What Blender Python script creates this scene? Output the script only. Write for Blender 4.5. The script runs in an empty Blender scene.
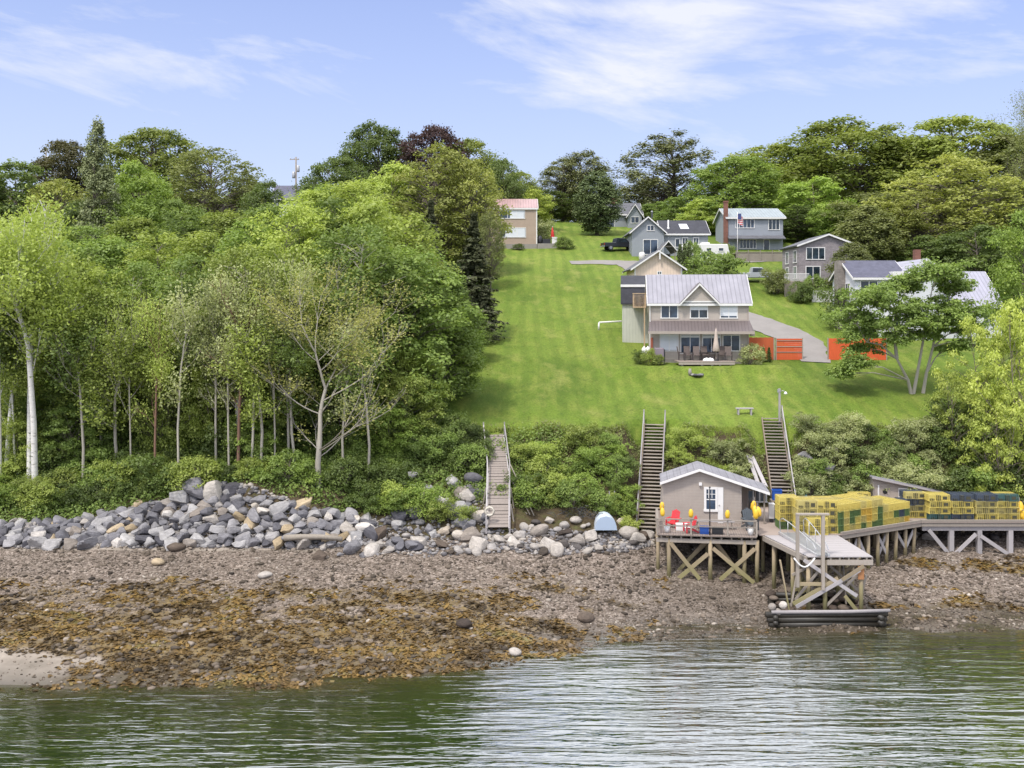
import bpy, math, random
import numpy as np
from mathutils import Vector, Matrix

R = math.radians
SC = bpy.context.scene
COL = SC.collection
CAMZ = 17.7          # camera height above low water
HOR = 310.0          # row of the level horizon in the photograph
F = 1000.0           # focal length in pixels of the 1024 wide frame

# ---------------------------------------------------------------- camera
cam_d = bpy.data.cameras.new('camera')
cam_d.sensor_width = 36.0
cam_d.lens = 36.0 * F / 1024.0
cam_d.shift_y = -(384.0 - HOR) / 1024.0
cam_d.clip_end = 5000
cam_d.clip_start = 0.5
cam = bpy.data.objects.new('camera', cam_d)
COL.objects.link(cam)
cam.location = (0, 0, CAMZ)
cam.rotation_euler = (R(90), 0, 0)
SC.camera = cam

# ---------------------------------------------------------------- world, sun, exposure
SUN_DIR = Vector((-0.40, -0.52, 1.05)).normalized()   # towards the sun
SUN_STRENGTH = 2.9
SUN_ANGLE = 8
SKY_STRENGTH = 0.15
EXPOSURE = 0.34

world = bpy.data.worlds.new('World')
SC.world = world
world.use_nodes = True
wn, wl = world.node_tree.nodes, world.node_tree.links
wn.clear()


def N(nodes, typ, **kw):
    n = nodes.new(typ)
    for k, v in kw.items():
        if k == 'inp':
            for a, b in v.items():
                n.inputs[a].default_value = b
        else:
            setattr(n, k, v)
    return n


def math_node(nodes, links, op, a, b=None, clamp=False):
    n = nodes.new('ShaderNodeMath')
    n.operation = op
    n.use_clamp = clamp
    for i, v in enumerate((a, b)):
        if v is None:
            continue
        if isinstance(v, (int, float)):
            n.inputs[i].default_value = v
        else:
            links.new(v, n.inputs[i])
    return n.outputs[0]


def build_world():
    M = lambda op, a, b=None, clamp=False: math_node(wn, wl, op, a, b, clamp)
    out = N(wn, 'ShaderNodeOutputWorld')
    bg = N(wn, 'ShaderNodeBackground')
    bg.inputs['Strength'].default_value = SKY_STRENGTH
    sky = N(wn, 'ShaderNodeTexSky')
    sky.sky_type = 'NISHITA'
    sky.sun_disc = False
    sky.sun_elevation = math.asin(SUN_DIR.z)
    sky.sun_rotation = math.atan2(SUN_DIR.x, SUN_DIR.y)
    sky.air_density = 1.0
    sky.dust_density = 1.6
    sky.ozone_density = 2.0
    tc = N(wn, 'ShaderNodeTexCoord')
    sep = N(wn, 'ShaderNodeSeparateXYZ')
    wl.new(tc.outputs['Generated'], sep.inputs[0])
    x, y, z = sep.outputs
    # direction on a sky dome: azimuth and height above the horizon
    hyp = M('POWER', M('ADD', M('MULTIPLY', x, x), M('MULTIPLY', y, y)), 0.5)
    u = M('ARCTAN2', x, y)
    v = M('DIVIDE', z, M('MAXIMUM', hyp, 0.02))
    comb = N(wn, 'ShaderNodeCombineXYZ')
    # clouds drift in from lower left to upper right: shear v by u
    wl.new(M('ADD', M('MULTIPLY', u, 2.6), M('MULTIPLY', v, 2.0)), comb.inputs[0])
    wl.new(M('ADD', M('MULTIPLY', v, 8.5), M('MULTIPLY', u, 0.9)), comb.inputs[1])
    no = N(wn, 'ShaderNodeTexNoise')
    no.inputs['Scale'].default_value = 1.9
    no.inputs['Detail'].default_value = 7
    no.inputs['Roughness'].default_value = 0.62
    no.inputs['Distortion'].default_value = 0.35
    wl.new(comb.outputs[0], no.inputs['Vector'])
    n1 = no.outputs['Fac']

    def blob(cx, cy, sx, sy, amp):
        a = M('DIVIDE', M('SUBTRACT', u, cx), sx)
        b = M('DIVIDE', M('SUBTRACT', v, cy), sy)
        r2 = M('ADD', M('MULTIPLY', a, a), M('MULTIPLY', b, b))
        return M('MULTIPLY', M('POWER', 2.718, M('MULTIPLY', r2, -1.0)), amp)
    tot = 0.0
    blobs = [(0.13, 0.262, 0.15, 0.05, 0.25), (0.39, 0.285, 0.085, 0.02, 0.36),
             (-0.36, 0.235, 0.22, 0.035, 0.20), (0.0, 0.305, 0.09, 0.02, 0.22),
             (0.33, 0.215, 0.16, 0.02, 0.22), (0.18, 0.30, 0.10, 0.02, 0.22), (0.06, 0.225, 0.09, 0.018, 0.2)]
    for bb in blobs:
        t = blob(*bb)
        tot = t if tot == 0.0 else M('ADD', tot, t)
    m = M('ADD', M('SUBTRACT', n1, 0.615), tot)
    mask = M('MULTIPLY', m, 4.0, True)
    # added broken cloud, unseen above the view, brightens the water and softens the light
    up = M('MULTIPLY', M('SUBTRACT', v, 0.315), 12.0, True)
    mask2 = M('MULTIPLY', M('MULTIPLY', M('SUBTRACT', n1, 0.30), 5.0, True), up)
    mask = M('MAXIMUM', mask, mask2)
    # pale veil towards the horizon
    veil = M('POWER', 2.718, M('MULTIPLY', M('MAXIMUM', v, 0.0), -3.0))
    tint = N(wn, 'ShaderNodeMix', data_type='RGBA', blend_type='MULTIPLY')
    tint.inputs[0].default_value = 1.0
    wl.new(sky.outputs[0], tint.inputs[6])
    tint.inputs[7].default_value = (0.52, 0.66, 1.16, 1)
    mv = N(wn, 'ShaderNodeMix', data_type='RGBA')
    wl.new(M('MULTIPLY', veil, 0.95), mv.inputs[0])
    wl.new(tint.outputs[2], mv.inputs[6])
    mv.inputs[7].default_value = (4.35, 4.75, 5.25, 1)
    mc = N(wn, 'ShaderNodeMix', data_type='RGBA')
    wl.new(M('MULTIPLY', mask, 0.88), mc.inputs[0])
    wl.new(mv.outputs[2], mc.inputs[6])
    # the unseen overhead cloud is made extra bright to lift the water's reflection
    cl = N(wn, 'ShaderNodeMix', data_type='RGBA')
    wl.new(up, cl.inputs[0])
    cl.inputs[6].default_value = (4.9, 5.0, 5.4, 1)
    cl.inputs[7].default_value = (12.0, 12.2, 12.9, 1)
    wl.new(cl.outputs[2], mc.inputs[7])
    wl.new(mc.outputs[2], bg.inputs['Color'])
    wl.new(bg.outputs[0], out.inputs[0])


build_world()
sun_d = bpy.data.lights.new('sun', 'SUN')
sun_d.energy = SUN_STRENGTH
sun_d.angle = R(SUN_ANGLE)
sun_d.color = (1.0, 0.95, 0.88)
sun = bpy.data.objects.new('sun', sun_d)
COL.objects.link(sun)
sun.location = SUN_DIR * 200
sun.rotation_euler = SUN_DIR.to_track_quat('Z', 'Y').to_euler()

SC.view_settings.view_transform = 'Standard'
SC.view_settings.look = 'None'
SC.view_settings.exposure = EXPOSURE
SC.view_settings.gamma = 1
SC.view_settings.use_curve_mapping = False
SC.render.engine = 'CYCLES'
SC.cycles.use_denoising = True
SC.cycles.max_bounces = 6
SC.cycles.transparent_max_bounces = 8
SC.cycles.diffuse_bounces = 3
SC.cycles.glossy_bounces = 3
SC.cycles.transmission_bounces = 3

# ---------------------------------------------------------------- helpers
rng = random.Random(7)
nrg = np.random.default_rng(11)


def X(px, D):
    return (px - 512.0) * D / F


def Z(py, D):
    return CAMZ + (HOR - py) * D / F


def P(px, py, D):
    return Vector((X(px, D), D, Z(py, D)))


ORG = {}


def link(o, parent=None):
    COL.objects.link(o)
    if parent is not None:
        o.parent = parent
    return o


def tag(o, label=None, cat=None, group=None, kind=None):
    if label:
        o['label'] = label
    if cat:
        o['category'] = cat
    if group:
        o['group'] = group
    if kind:
        o['kind'] = kind
    return o


def thing(name, label, cat, loc=(0, 0, 0), rz=0.0, group=None):
    o = bpy.data.objects.new(name, None)
    o.empty_display_size = 0.2
    link(o)
    o.location = loc
    o.rotation_euler = (0, 0, rz)
    ORG[o] = Vector(loc)
    return tag(o, label, cat, group)


def dup(root, loc=None, rz=None, scale=None, label=None, group=None, cat=None):
    c = root.copy()
    COL.objects.link(c)
    for k in list(c.keys()):
        pass
    if loc is not None:
        c.location = loc
    if rz is not None:
        c.rotation_euler = (0, 0, rz)
    if scale is not None:
        c.scale = scale if not isinstance(scale, (int, float)) else (scale,) * 3
    if label:
        c['label'] = label
    if group:
        c['group'] = group
    if cat:
        c['category'] = cat
    for ch in root.children:
        d = ch.copy()
        COL.objects.link(d)
        d.parent = c
        for g in ch.children:
            e = g.copy()
            COL.objects.link(e)
            e.parent = d
    return c


class MB:
    """collects shapes; build() links them as one mesh object"""

    def __init__(self):
        self.v = []
        self.f = []

    def add(self, vs, fs):
        o = len(self.v)
        self.v += [tuple(p) for p in vs]
        self.f += [tuple(i + o for i in f) for f in fs]
        return self

    def hexa(self, p):
        return self.add(p, [(0, 3, 2, 1), (4, 5, 6, 7), (0, 1, 5, 4), (1, 2, 6, 5), (2, 3, 7, 6), (3, 0, 4, 7)])

    def box(self, x0, x1, y0, y1, z0, z1):
        return self.hexa([(x0, y0, z0), (x1, y0, z0), (x1, y1, z0), (x0, y1, z0),
                          (x0, y0, z1), (x1, y0, z1), (x1, y1, z1), (x0, y1, z1)])

    def cbox(self, c, s, rz=0.0, rx=0.0):
        m = Matrix.Translation(c) @ Matrix.Rotation(rz, 4, 'Z') @ Matrix.Rotation(rx, 4, 'X')
        hx, hy, hz = s[0] / 2, s[1] / 2, s[2] / 2
        return self.hexa([m @ Vector(q) for q in ((-hx, -hy, -hz), (hx, -hy, -hz), (hx, hy, -hz), (-hx, hy, -hz),
                                                  (-hx, -hy, hz), (hx, -hy, hz), (hx, hy, hz), (-hx, hy, hz))])

    def beam(self, a, b, w, h=None, up=Vector((0, 0, 1))):
        a, b = Vector(a), Vector(b)
        h = h or w
        d = (b - a).normalized()
        u = Vector(up)
        if abs(d.dot(u)) > 0.98:
            u = Vector((0, 1, 0))
        s = d.cross(u).normalized()
        t = s.cross(d).normalized()
        s *= w / 2
        t *= h / 2
        return self.hexa([a - s - t, a + s - t, b + s - t, b - s - t, a - s + t, a + s + t, b + s + t, b - s + t])

    def tube(self, pts, rad, n=6, cap=True):
        pts = [Vector(p) for p in pts]
        if isinstance(rad, (int, float)):
            rad = [rad] * len(pts)
        rings = []
        for i, p in enumerate(pts):
            d = (pts[min(i + 1, len(pts) - 1)] - pts[max(i - 1, 0)]).normalized()
            u = Vector((0, 0, 1)) if abs(d.z) < 0.9 else Vector((0, 1, 0))
            s = d.cross(u).normalized()
            t = s.cross(d)
            rings.append([p + (s * math.cos(2 * math.pi * k / n) + t * math.sin(2 * math.pi * k / n)) * rad[i] for k in range(n)])
        vs = [q for r in rings for q in r]
        fs = []
        for i in range(len(pts) - 1):
            for k in range(n):
                a, b = i * n + k, i * n + (k + 1) % n
                fs.append((a, b, b + n, a + n))
        if cap:
            fs.append(tuple(range(n - 1, -1, -1)))
            fs.append(tuple(len(vs) - n + k for k in range(n)))
        return self.add(vs, fs)

    def prism(self, poly, y0, y1, axis='y'):
        """poly in (x,z) extruded along y, or in (y,z) along x, or in (x,y) along z"""
        n = len(poly)
        if axis == 'y':
            q = [(a, y0, b) for a, b in poly] + [(a, y1, b) for a, b in poly]
        elif axis == 'x':
            q = [(y0, a, b) for a, b in poly] + [(y1, a, b) for a, b in poly]
        else:
            q = [(a, b, y0) for a, b in poly] + [(a, b, y1) for a, b in poly]
        fs = [tuple(range(n)), tuple(range(2 * n - 1, n - 1, -1))]
        for i in range(n):
            j = (i + 1) % n
            fs.append((j, i, i + n, j + n))
        return self.add(q, fs)

    def slab(self, a, b, c, d, t):
        """thick sheet: corners a b c d (ccw from above), thickness t downwards along normal"""
        a, b, c, d = (Vector(q) for q in (a, b, c, d))
        n = (b - a).cross(d - a).normalized() * t
        return self.hexa([a - n, b - n, c - n, d - n, a, b, c, d])

    def lathe(self, prof, c=(0, 0, 0), n=12):
        c = Vector(c)
        vs, fs = [], []
        for r, z in prof:
            for k in range(n):
                a = 2 * math.pi * k / n
                vs.append(c + Vector((r * math.cos(a), r * math.sin(a), z)))
        for i in range(len(prof) - 1):
            for k in range(n):
                a, b = i * n + k, i * n + (k + 1) % n
                fs.append((a, b, b + n, a + n))
        fs.append(tuple(range(n - 1, -1, -1)))
        fs.append(tuple(len(vs) - n + k for k in range(n)))
        return self.add(vs, fs)

    def build(self, name, mat, parent=None, smooth=False, bevel=0.0):
        me = bpy.data.meshes.new(name)
        org = ORG.get(parent, Vector((0, 0, 0)))
        me.from_pydata([(p[0] - org.x, p[1] - org.y, p[2] - org.z) for p in self.v], [], self.f)
        me.update()
        if bevel or True:
            import bmesh
            bm = bmesh.new()
            bm.from_mesh(me)
            bmesh.ops.recalc_face_normals(bm, faces=bm.faces)
            if bevel:
                bmesh.ops.bevel(bm, geom=list(bm.edges), offset=bevel, segments=2, affect='EDGES', profile=0.6)
            bm.to_mesh(me)
            bm.free()
        if smooth:
            me.polygons.foreach_set('use_smooth', [True] * len(me.polygons))
        me.materials.append(mat)
        o = bpy.data.objects.new(name, me)
        link(o, parent)
        ORG[o] = org
        return o


# smooth value noise in numpy
_tab = np.random.default_rng(5).random((256, 256))


def vnoise(x, y):
    x = np.asarray(x, float)
    y = np.asarray(y, float)
    xi, yi = np.floor(x).astype(int), np.floor(y).astype(int)
    fx, fy = x - xi, y - yi
    fx = fx * fx * (3 - 2 * fx)
    fy = fy * fy * (3 - 2 * fy)
    g = lambda a, b: _tab[a & 255, b & 255]
    return (g(xi, yi) * (1 - fx) + g(xi + 1, yi) * fx) * (1 - fy) + (g(xi, yi + 1) * (1 - fx) + g(xi + 1, yi + 1) * fx) * fy


def fbm(x, y, o=4):
    s, a, t = 0, 1, 0
    for i in range(o):
        s = s + a * vnoise(x * 2 ** i + 17 * i, y * 2 ** i + 31 * i)
        t += a
        a *= 0.5
    return s / t


# ---------------------------------------------------------------- materials
class NT:
    def __init__(self, name):
        self.m = bpy.data.materials.new(name)
        self.m.use_nodes = True
        self.n = self.m.node_tree.nodes
        self.l = self.m.node_tree.links
        self.b = self.n['Principled BSDF']
        self.out = self.n['Material Output']

    def coord(self, kind='Object', scale=(1, 1, 1), rot=(0, 0, 0)):
        if kind == 'Position':
            g = self.n.new('ShaderNodeNewGeometry').outputs['Position']
        else:
            g = self.n.new('ShaderNodeTexCoord').outputs[kind]
        mp = self.n.new('ShaderNodeMapping')
        mp.inputs['Scale'].default_value = scale
        mp.inputs['Rotation'].default_value = rot
        self.l.new(g, mp.inputs[0])
        return mp.outputs[0]

    def noise(self, vec, scale, detail=4, rough=0.55, dist=0.0):
        t = self.n.new('ShaderNodeTexNoise')
        t.inputs['Scale'].default_value = scale
        t.inputs['Detail'].default_value = detail
        t.inputs['Roughness'].default_value = rough
        t.inputs['Distortion'].default_value = dist
        self.l.new(vec, t.inputs['Vector'])
        return t.outputs['Fac']

    def wave(self, vec, scale, axis='Z', prof='SAW', dist=0.0):
        t = self.n.new('ShaderNodeTexWave')
        t.bands_direction = axis
        t.wave_profile = prof
        t.inputs['Scale'].default_value = scale
        t.inputs['Distortion'].default_value = dist
        self.l.new(vec, t.inputs['Vector'])
        return t.outputs['Fac']

    def ramp(self, fac, stops, interp='LINEAR'):
        r = self.n.new('ShaderNodeValToRGB')
        r.color_ramp.interpolation = interp
        e = r.color_ramp.elements
        while len(e) < len(stops):
            e.new(0.5)
        for i, (p, c) in enumerate(stops):
            e[i].position = p
            e[i].color = (*c, 1) if len(c) == 3 else c
        self.l.new(fac, r.inputs[0])
        return r.outputs[0]

    def mix(self, fac, a, b, mode='MIX'):
        m = self.n.new('ShaderNodeMix')
        m.data_type = 'RGBA'
        m.blend_type = mode
        for sock, v in ((0, fac), (6, a), (7, b)):
            if isinstance(v, (int, float)):
                m.inputs[sock].default_value = v
            elif isinstance(v, tuple):
                m.inputs[sock].default_value = (*v, 1)
            else:
                self.l.new(v, m.inputs[sock])
        return m.outputs[2]

    def mth(self, op, a, b=None, clamp=False):
        return math_node(self.n, self.l, op, a, b, clamp)

    def attr(self, name):
        t = self.n.new('ShaderNodeAttribute')
        t.attribute_name = name
        return t.outputs['Fac']

    def bump(self, h, strength=0.5, dist=0.02, prev=None):
        t = self.n.new('ShaderNodeBump')
        t.inputs['Strength'].default_value = strength
        t.inputs['Distance'].default_value = dist
        self.l.new(h, t.inputs['Height'])
        if prev is not None:
            self.l.new(prev, t.inputs['Normal'])
        return t.outputs[0]

    def done(self, col=None, rough=None, normal=None, metallic=None, spec=None):
        for k, v in (('Base Color', col), ('Roughness', rough), ('Normal', normal), ('Metallic', metallic), ('Specular IOR Level', spec)):
            if v is None:
                continue
            if isinstance(v, (int, float)):
                self.b.inputs[k].default_value = v
            elif isinstance(v, tuple):
                self.b.inputs[k].default_value = (*v, 1)
            else:
                self.l.new(v, self.b.inputs[k])
        return self.m


def lin(r, g, b):
    f = lambda c: (c / 255 / 12.92) if c / 255 <= 0.04045 else ((c / 255 + 0.055) / 1.055) ** 2.4
    return (f(r), f(g), f(b))


def mul(c, k):
    return tuple(min(1, x * k) for x in c)


def mat_plain(name, c, rough=0.6, var=0.25, scale=3.0, bump=0.1, metallic=0.0, kind='Object', stretch=(1, 1, 1), spec=None):
    t = NT(name)
    v = t.coord(kind, stretch)
    n = t.noise(v, scale, 6, 0.6)
    n2 = t.noise(v, scale * 9, 3)
    col = t.ramp(n, [(0.25, mul(c, 1 - var)), (0.75, mul(c, 1 + var))])
    col = t.mix(0.25, col, t.ramp(n2, [(0.3, mul(c, 1 - var)), (0.7, mul(c, 1 + var))]))
    return t.done(col, rough, t.bump(n2, bump, 0.01) if bump else None, metallic, spec)


def mat_siding(name, c, pitch=0.15, axis='Z', var=0.08, rough=0.7, depth=0.012):
    t = NT(name)
    v = t.coord('Object')
    w = t.wave(v, 0.314 / pitch, axis, 'SAW')
    n = t.noise(v, 0.8, 6, 0.6)
    n2 = t.noise(t.coord('Object', (3, 3, 0.5)), 2.5, 4)
    col = t.ramp(n, [(0.3, mul(c, 1 - var)), (0.7, mul(c, 1 + var))])
    col = t.mix(0.12, col, t.ramp(n2, [(0.35, mul(c, 0.7)), (0.65, mul(c, 1.1))]))
    line = t.ramp(w, [(0.0, (0.62,) * 3), (0.10, (1, 1, 1)), (1.0, (1, 1, 1))])
    col = t.mix(1.0, col, line, 'MULTIPLY')
    return t.done(col, rough, t.bump(w, 0.6, depth))


def mat_metal_roof(name, c, pitch=0.3, axis='X', rough=0.4, metallic=0.2):
    t = NT(name)
    v = t.coord('Object')
    w = t.wave(v, 0.314 / pitch, axis, 'SIN')
    n = t.noise(t.coord('Object', (1, 0.25, 1)), 1.2, 6, 0.6)
    col = t.ramp(n, [(0.3, mul(c, 0.86)), (0.7, mul(c, 1.1))])
    seam = t.ramp(w, [(0.0, (1, 1, 1)), (0.85, (1, 1, 1)), (0.97, (0.72,) * 3)])
    col = t.mix(1.0, col, seam, 'MULTIPLY')
    return t.done(col, rough, t.bump(t.ramp(w, [(0.8, (0, 0, 0)), (0.95, (1, 1, 1))]), 0.6, 0.02), metallic)


def mat_shingle(name, c, sx=0.3, sz=0.14, var=0.35, rough=0.85, flat=False):
    t = NT(name)
    v = t.coord('Object', (1, 1, 1), (0, 0, 0) if flat else (R(90), 0, 0))
    b = t.n.new('ShaderNodeTexBrick')
    b.inputs['Scale'].default_value = 1.0
    b.inputs['Brick Width'].default_value = sx
    b.inputs['Row Height'].default_value = sz
    b.inputs['Mortar Size'].default_value = 0.008
    b.inputs['Color1'].default_value = (*mul(c, 1 - var), 1)
    b.inputs['Color2'].default_value = (*mul(c, 1 + var), 1)
    b.inputs['Mortar'].default_value = (*mul(c, 0.35), 1)
    t.l.new(v, b.inputs['Vector'])
    n = t.noise(t.coord('Object'), 1.1, 6, 0.65)
    col = t.mix(0.5, b.outputs['Color'], t.ramp(n, [(0.3, mul(c, 0.65)), (0.7, mul(c, 1.3))]))
    return t.done(col, rough, t.bump(b.outputs['Fac'], -0.4, 0.02))


def mat_wood(name, c, var=0.35, rough=0.85, algae=None, long=(8, 8, 0.8)):
    """weathered timber; algae=(z0,z1): greenish growth below z1 (world height), as on tidal piles"""
    t = NT(name)
    v = t.coord('Object', long)
    n = t.noise(v, 1.5, 6, 0.65, 0.4)
    n2 = t.noise(t.coord('Position'), 0.7, 4)
    col = t.ramp(n, [(0.25, mul(c, 1 - var)), (0.75, mul(c, 1 + var))])
    col = t.mix(t.mth('MULTIPLY', n2, 0.4), col, mul(c, 0.55))
    oi = t.n.new('ShaderNodeObjectInfo')
    col = t.mix(0.5, col, t.ramp(oi.outputs['Random'], [(0, mul(c, 0.6)), (0.5, c), (1, mul(c, 1.35))]))
    if algae:
        sp = t.n.new('ShaderNodeSeparateXYZ')
        t.l.new(t.coord('Position'), sp.inputs[0])
        k = t.mth('ADD', sp.outputs[2], t.mth('MULTIPLY', t.noise(t.coord('Position'), 2.0), 1.2))
        mr = t.n.new('ShaderNodeMapRange')
        t.l.new(k, mr.inputs[0])
        for i, q in enumerate((algae[0] + .5, algae[1] + .6, 1.0, 0.0)):
            mr.inputs[i + 1].default_value = q
        col = t.mix(mr.outputs[0], col, lin(136, 128, 88))
    return t.done(col, rough, t.bump(n, 0.5, 0.01))


def mat_glass(name, c=(0.02, 0.03, 0.04), rough=0.06):
    t = NT(name)
    n = t.noise(t.coord('Object'), 0.9, 2)
    col = t.ramp(n, [(0.35, mul(c, 0.4)), (0.65, mul(c, 1.8))])
    return t.done(col, rough, t.bump(t.noise(t.coord('Object'), 0.6, 1), 0.05, 0.02), 0.0, 0.8)


def leafc(c):
    l = .3 * c[0] + .6 * c[1] + .1 * c[2]
    r, g, b = (x * .84 + l * .16 for x in c)
    return (r * 1.18, g, b)


def mat_leaf(name, ca, cb, cc=None, trans=0.42, rvar=0.25):
    t = NT(name)
    cc = leafc(cc or mul(cb, 1.25))
    ca, cb = leafc(ca), leafc(cb)
    a = t.attr('tint')
    oi = t.n.new('ShaderNodeObjectInfo')
    col = t.ramp(a, [(0.0, ca), (0.55, cb), (1.0, cc or mul(cb, 1.25))])
    col = t.mix(0.5, col, t.ramp(oi.outputs['Random'], [(0, mul(ca, 1 - rvar)), (1, mul(cb, 1 + rvar))]))
    col = t.mix(1.0, col, (1.52, 1.50, 1.50), 'MULTIPLY')
    d = t.n.new('ShaderNodeBsdfDiffuse')
    tr = t.n.new('ShaderNodeBsdfTranslucent')
    gl = t.n.new('ShaderNodeBsdfGlossy')
    gl.inputs['Roughness'].default_value = 0.55
    gl.inputs['Color'].default_value = (0.5, 0.5, 0.5, 1)
    ms = t.n.new('ShaderNodeMixShader')
    ms.inputs[0].default_value = trans
    ms2 = t.n.new('ShaderNodeMixShader')
    ms2.inputs[0].default_value = 0.04
    t.l.new(col, d.inputs['Color'])
    t.l.new(t.mix(1.0, col, (1.05, 1.1, 0.7), 'MULTIPLY'), tr.inputs['Color'])
    t.l.new(d.outputs[0], ms.inputs[1])
    t.l.new(tr.outputs[0], ms.inputs[2])
    t.l.new(ms.outputs[0], ms2.inputs[1])
    t.l.new(gl.outputs[0], ms2.inputs[2])
    t.l.new(ms2.outputs[0], t.out.inputs[0])
    t.n.remove(t.b)
    return t.m


def mat_birch(name):
    t = NT(name)
    n = t.noise(t.coord('Object', (1.5, 1.5, 5)), 1.6, 5, 0.6)
    col = t.ramp(n, [(0.30, lin(60, 55, 50)), (0.40, lin(205, 200, 190)), (1, lin(235, 232, 225))])
    return t.done(col, 0.8, t.bump(n, 0.3, 0.01))
# ---------------------------------------------------------------- terrain
def dw(x):      # waterline
    return np.interp(x, [-60, -26, -19, -8, -1.6, 1, 7, 15, 31, 60], [45.5, 46.4, 46.8, 47.8, 49.6, 51.3, 53.6, 54.8, 56, 57.5])


def df(x):      # foot of the bank
    return np.interp(x, [-60, -12, -4, 6, 10, 16, 60], [64, 64, 64.6, 66, 69, 70, 70])


def dt(x):      # top of the rock slope
    return np.interp(x, [-60, -12, -4, 6, 10, 16, 60], [67.3, 67.3, 70.5, 69.5, 71, 72, 72])


def zt(x):
    return np.interp(x, [-60, -31, -24, -18, -14, -10, -4, 2, 6, 10, 60], [3.9, 4.1, 5.2, 6.1, 5.9, 4.8, 5.2, 4.6, 4.4, 4.0, 4.2])


def dl(x):      # edge of the lawn
    return np.interp(x, [-60, -12, -5, 60], [80, 79, 75.3, 75.6])


ZF = 2.7
STAIR_LINES = []      # foot and head of each flight: x, depth, height
for (p0, p1, hw_) in (((648.5, 530, 69.0), (654.5, 424, 77.0), 1.3), ((784, 509, 70.3), (771.5, 418, 77.3), 1.3), ((498, 529, 66.2), (498.5, 474, 70.6), .9), ((498.5, 474, 70.6), (494, 436, 75.2), .9)):
    STAIR_LINES.append((X(p0[0], p0[2]), p0[2], Z(p0[1], p0[2]), X(p1[0], p1[2]), p1[2], Z(p1[1], p1[2]), hw_))


def plane(y):
    return np.interp(y, [60, 150, 185, 260, 420, 1700], [12.8 + .245 * (60 - 92), 27.0, 34.0, 38.0, 38.0, 15.0])


def terrain(x, y, rough=True):
    x = np.asarray(x, float)
    y = np.asarray(y, float)
    w, f, t, l, zz = dw(x), df(x), dt(x), dl(x), zt(x)
    ex = np.interp(x, [-60, 0, 8, 60], [1.0, 1.15, 1.9, 1.6])
    tb = (y - w) / (f - w)
    z = np.where(tb < 0, np.maximum(-5, (y - w) * 0.13), ZF * np.clip(tb, 0, 1) ** ex)
    k = np.clip((y - f) / (t - f), 0, 1)
    z = np.where(y > f, ZF + (zz - ZF) * k, z)
    k = np.clip((y - t) / (l - t), 0, 1)
    z = np.where(y > t, zz + (plane(l) - zz) * k, z)
    z = np.where(y > l, plane(y), z)
    # level pad under the main house and its deck
    pad = np.clip(1 - np.abs(x - 17.3) / 8.5, 0, 1) * 6
    pad = np.clip(pad, 0, 1) * np.clip((y - 87.4) / 1.6, 0, 1) * np.clip((97 - y) / 4, 0, 1)
    z = z * (1 - pad) + np.maximum(z, 12.72) * pad
    if rough:
        land = np.clip((y - l) / 6, 0, 1)
        z = z + land * (fbm(x / 14.0, y / 14.0, 2) - 0.5) * 0.9 * np.clip((120 - np.abs(y - 105)) / 40, 0, 1) * np.clip(np.abs(y - 92) / 8, 0.1, 1)
        bk = np.clip((y - f) / 1.5, 0, 1) * (1 - land)
        z = z + bk * (fbm(x / 1.5, y / 1.5, 3) - 0.5) * 0.7
        be = np.clip((y - w + 3) / 3, 0, 1) * (1 - np.clip((y - f) / 1.5, 0, 1))
        z = z + be * ((fbm(x / 2.6 + 9, y / 1.6, 4) - 0.5) * 0.42 + (fbm(x * 1.6, y * 1.6, 2) - .5) * 0.1)
    # the bank is dug away under the flights of stairs
    for (xb, yb, zb, xt, yt, zt_, hw) in STAIR_LINES:
        k = np.clip((y - yb) / (yt - yb), 0, 1)
        cut = zb + (zt_ - zb) * k - 0.45
        wgt = np.clip((hw + .9 - np.abs(x - (xb + (xt - xb) * k))) / .9, 0, 1) * np.clip((y - yb + 1.5) / 1.0, 0, 1) * np.clip((yt + .3 - y) / .5, 0, 1)
        z = np.where(cut < z, z + (cut - z) * wgt, z)
    return z


def TZ(x, y):
    return float(terrain(x, y))


def ground_at(px, D):
    x = X(px, D)
    return Vector((x, D, TZ(x, D)))


def D_of(px, py, d0=46, d1=250):
    """depth of the ground point seen at a pixel"""
    ds = np.arange(d0, d1, 0.1)
    zz = terrain((px - 512) * ds / F, ds)
    yy = HOR - (zz - CAMZ) / ds * F
    i = np.where(yy <= py)[0]
    return float(ds[i[0]]) if len(i) else d1


ys = np.concatenate([np.arange(-80, 44, 6.0), np.arange(44, 82, 0.28), np.arange(82, 190, 1.0), np.geomspace(190, 1700, 34)])
xs = np.concatenate([-np.geomspace(1200, 50, 24), np.arange(-48, 48.1, 0.34), np.geomspace(50, 1200, 24)])
GX, GY = np.meshgrid(xs, ys)
GZ = terrain(GX, GY)
nx, ny = len(xs), len(ys)

weed_n = fbm(GX / 2.2 + 40, GY / 1.1, 4)
rel = (GY - dw(GX)) / np.maximum(1, df(GX) - dw(GX))
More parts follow.
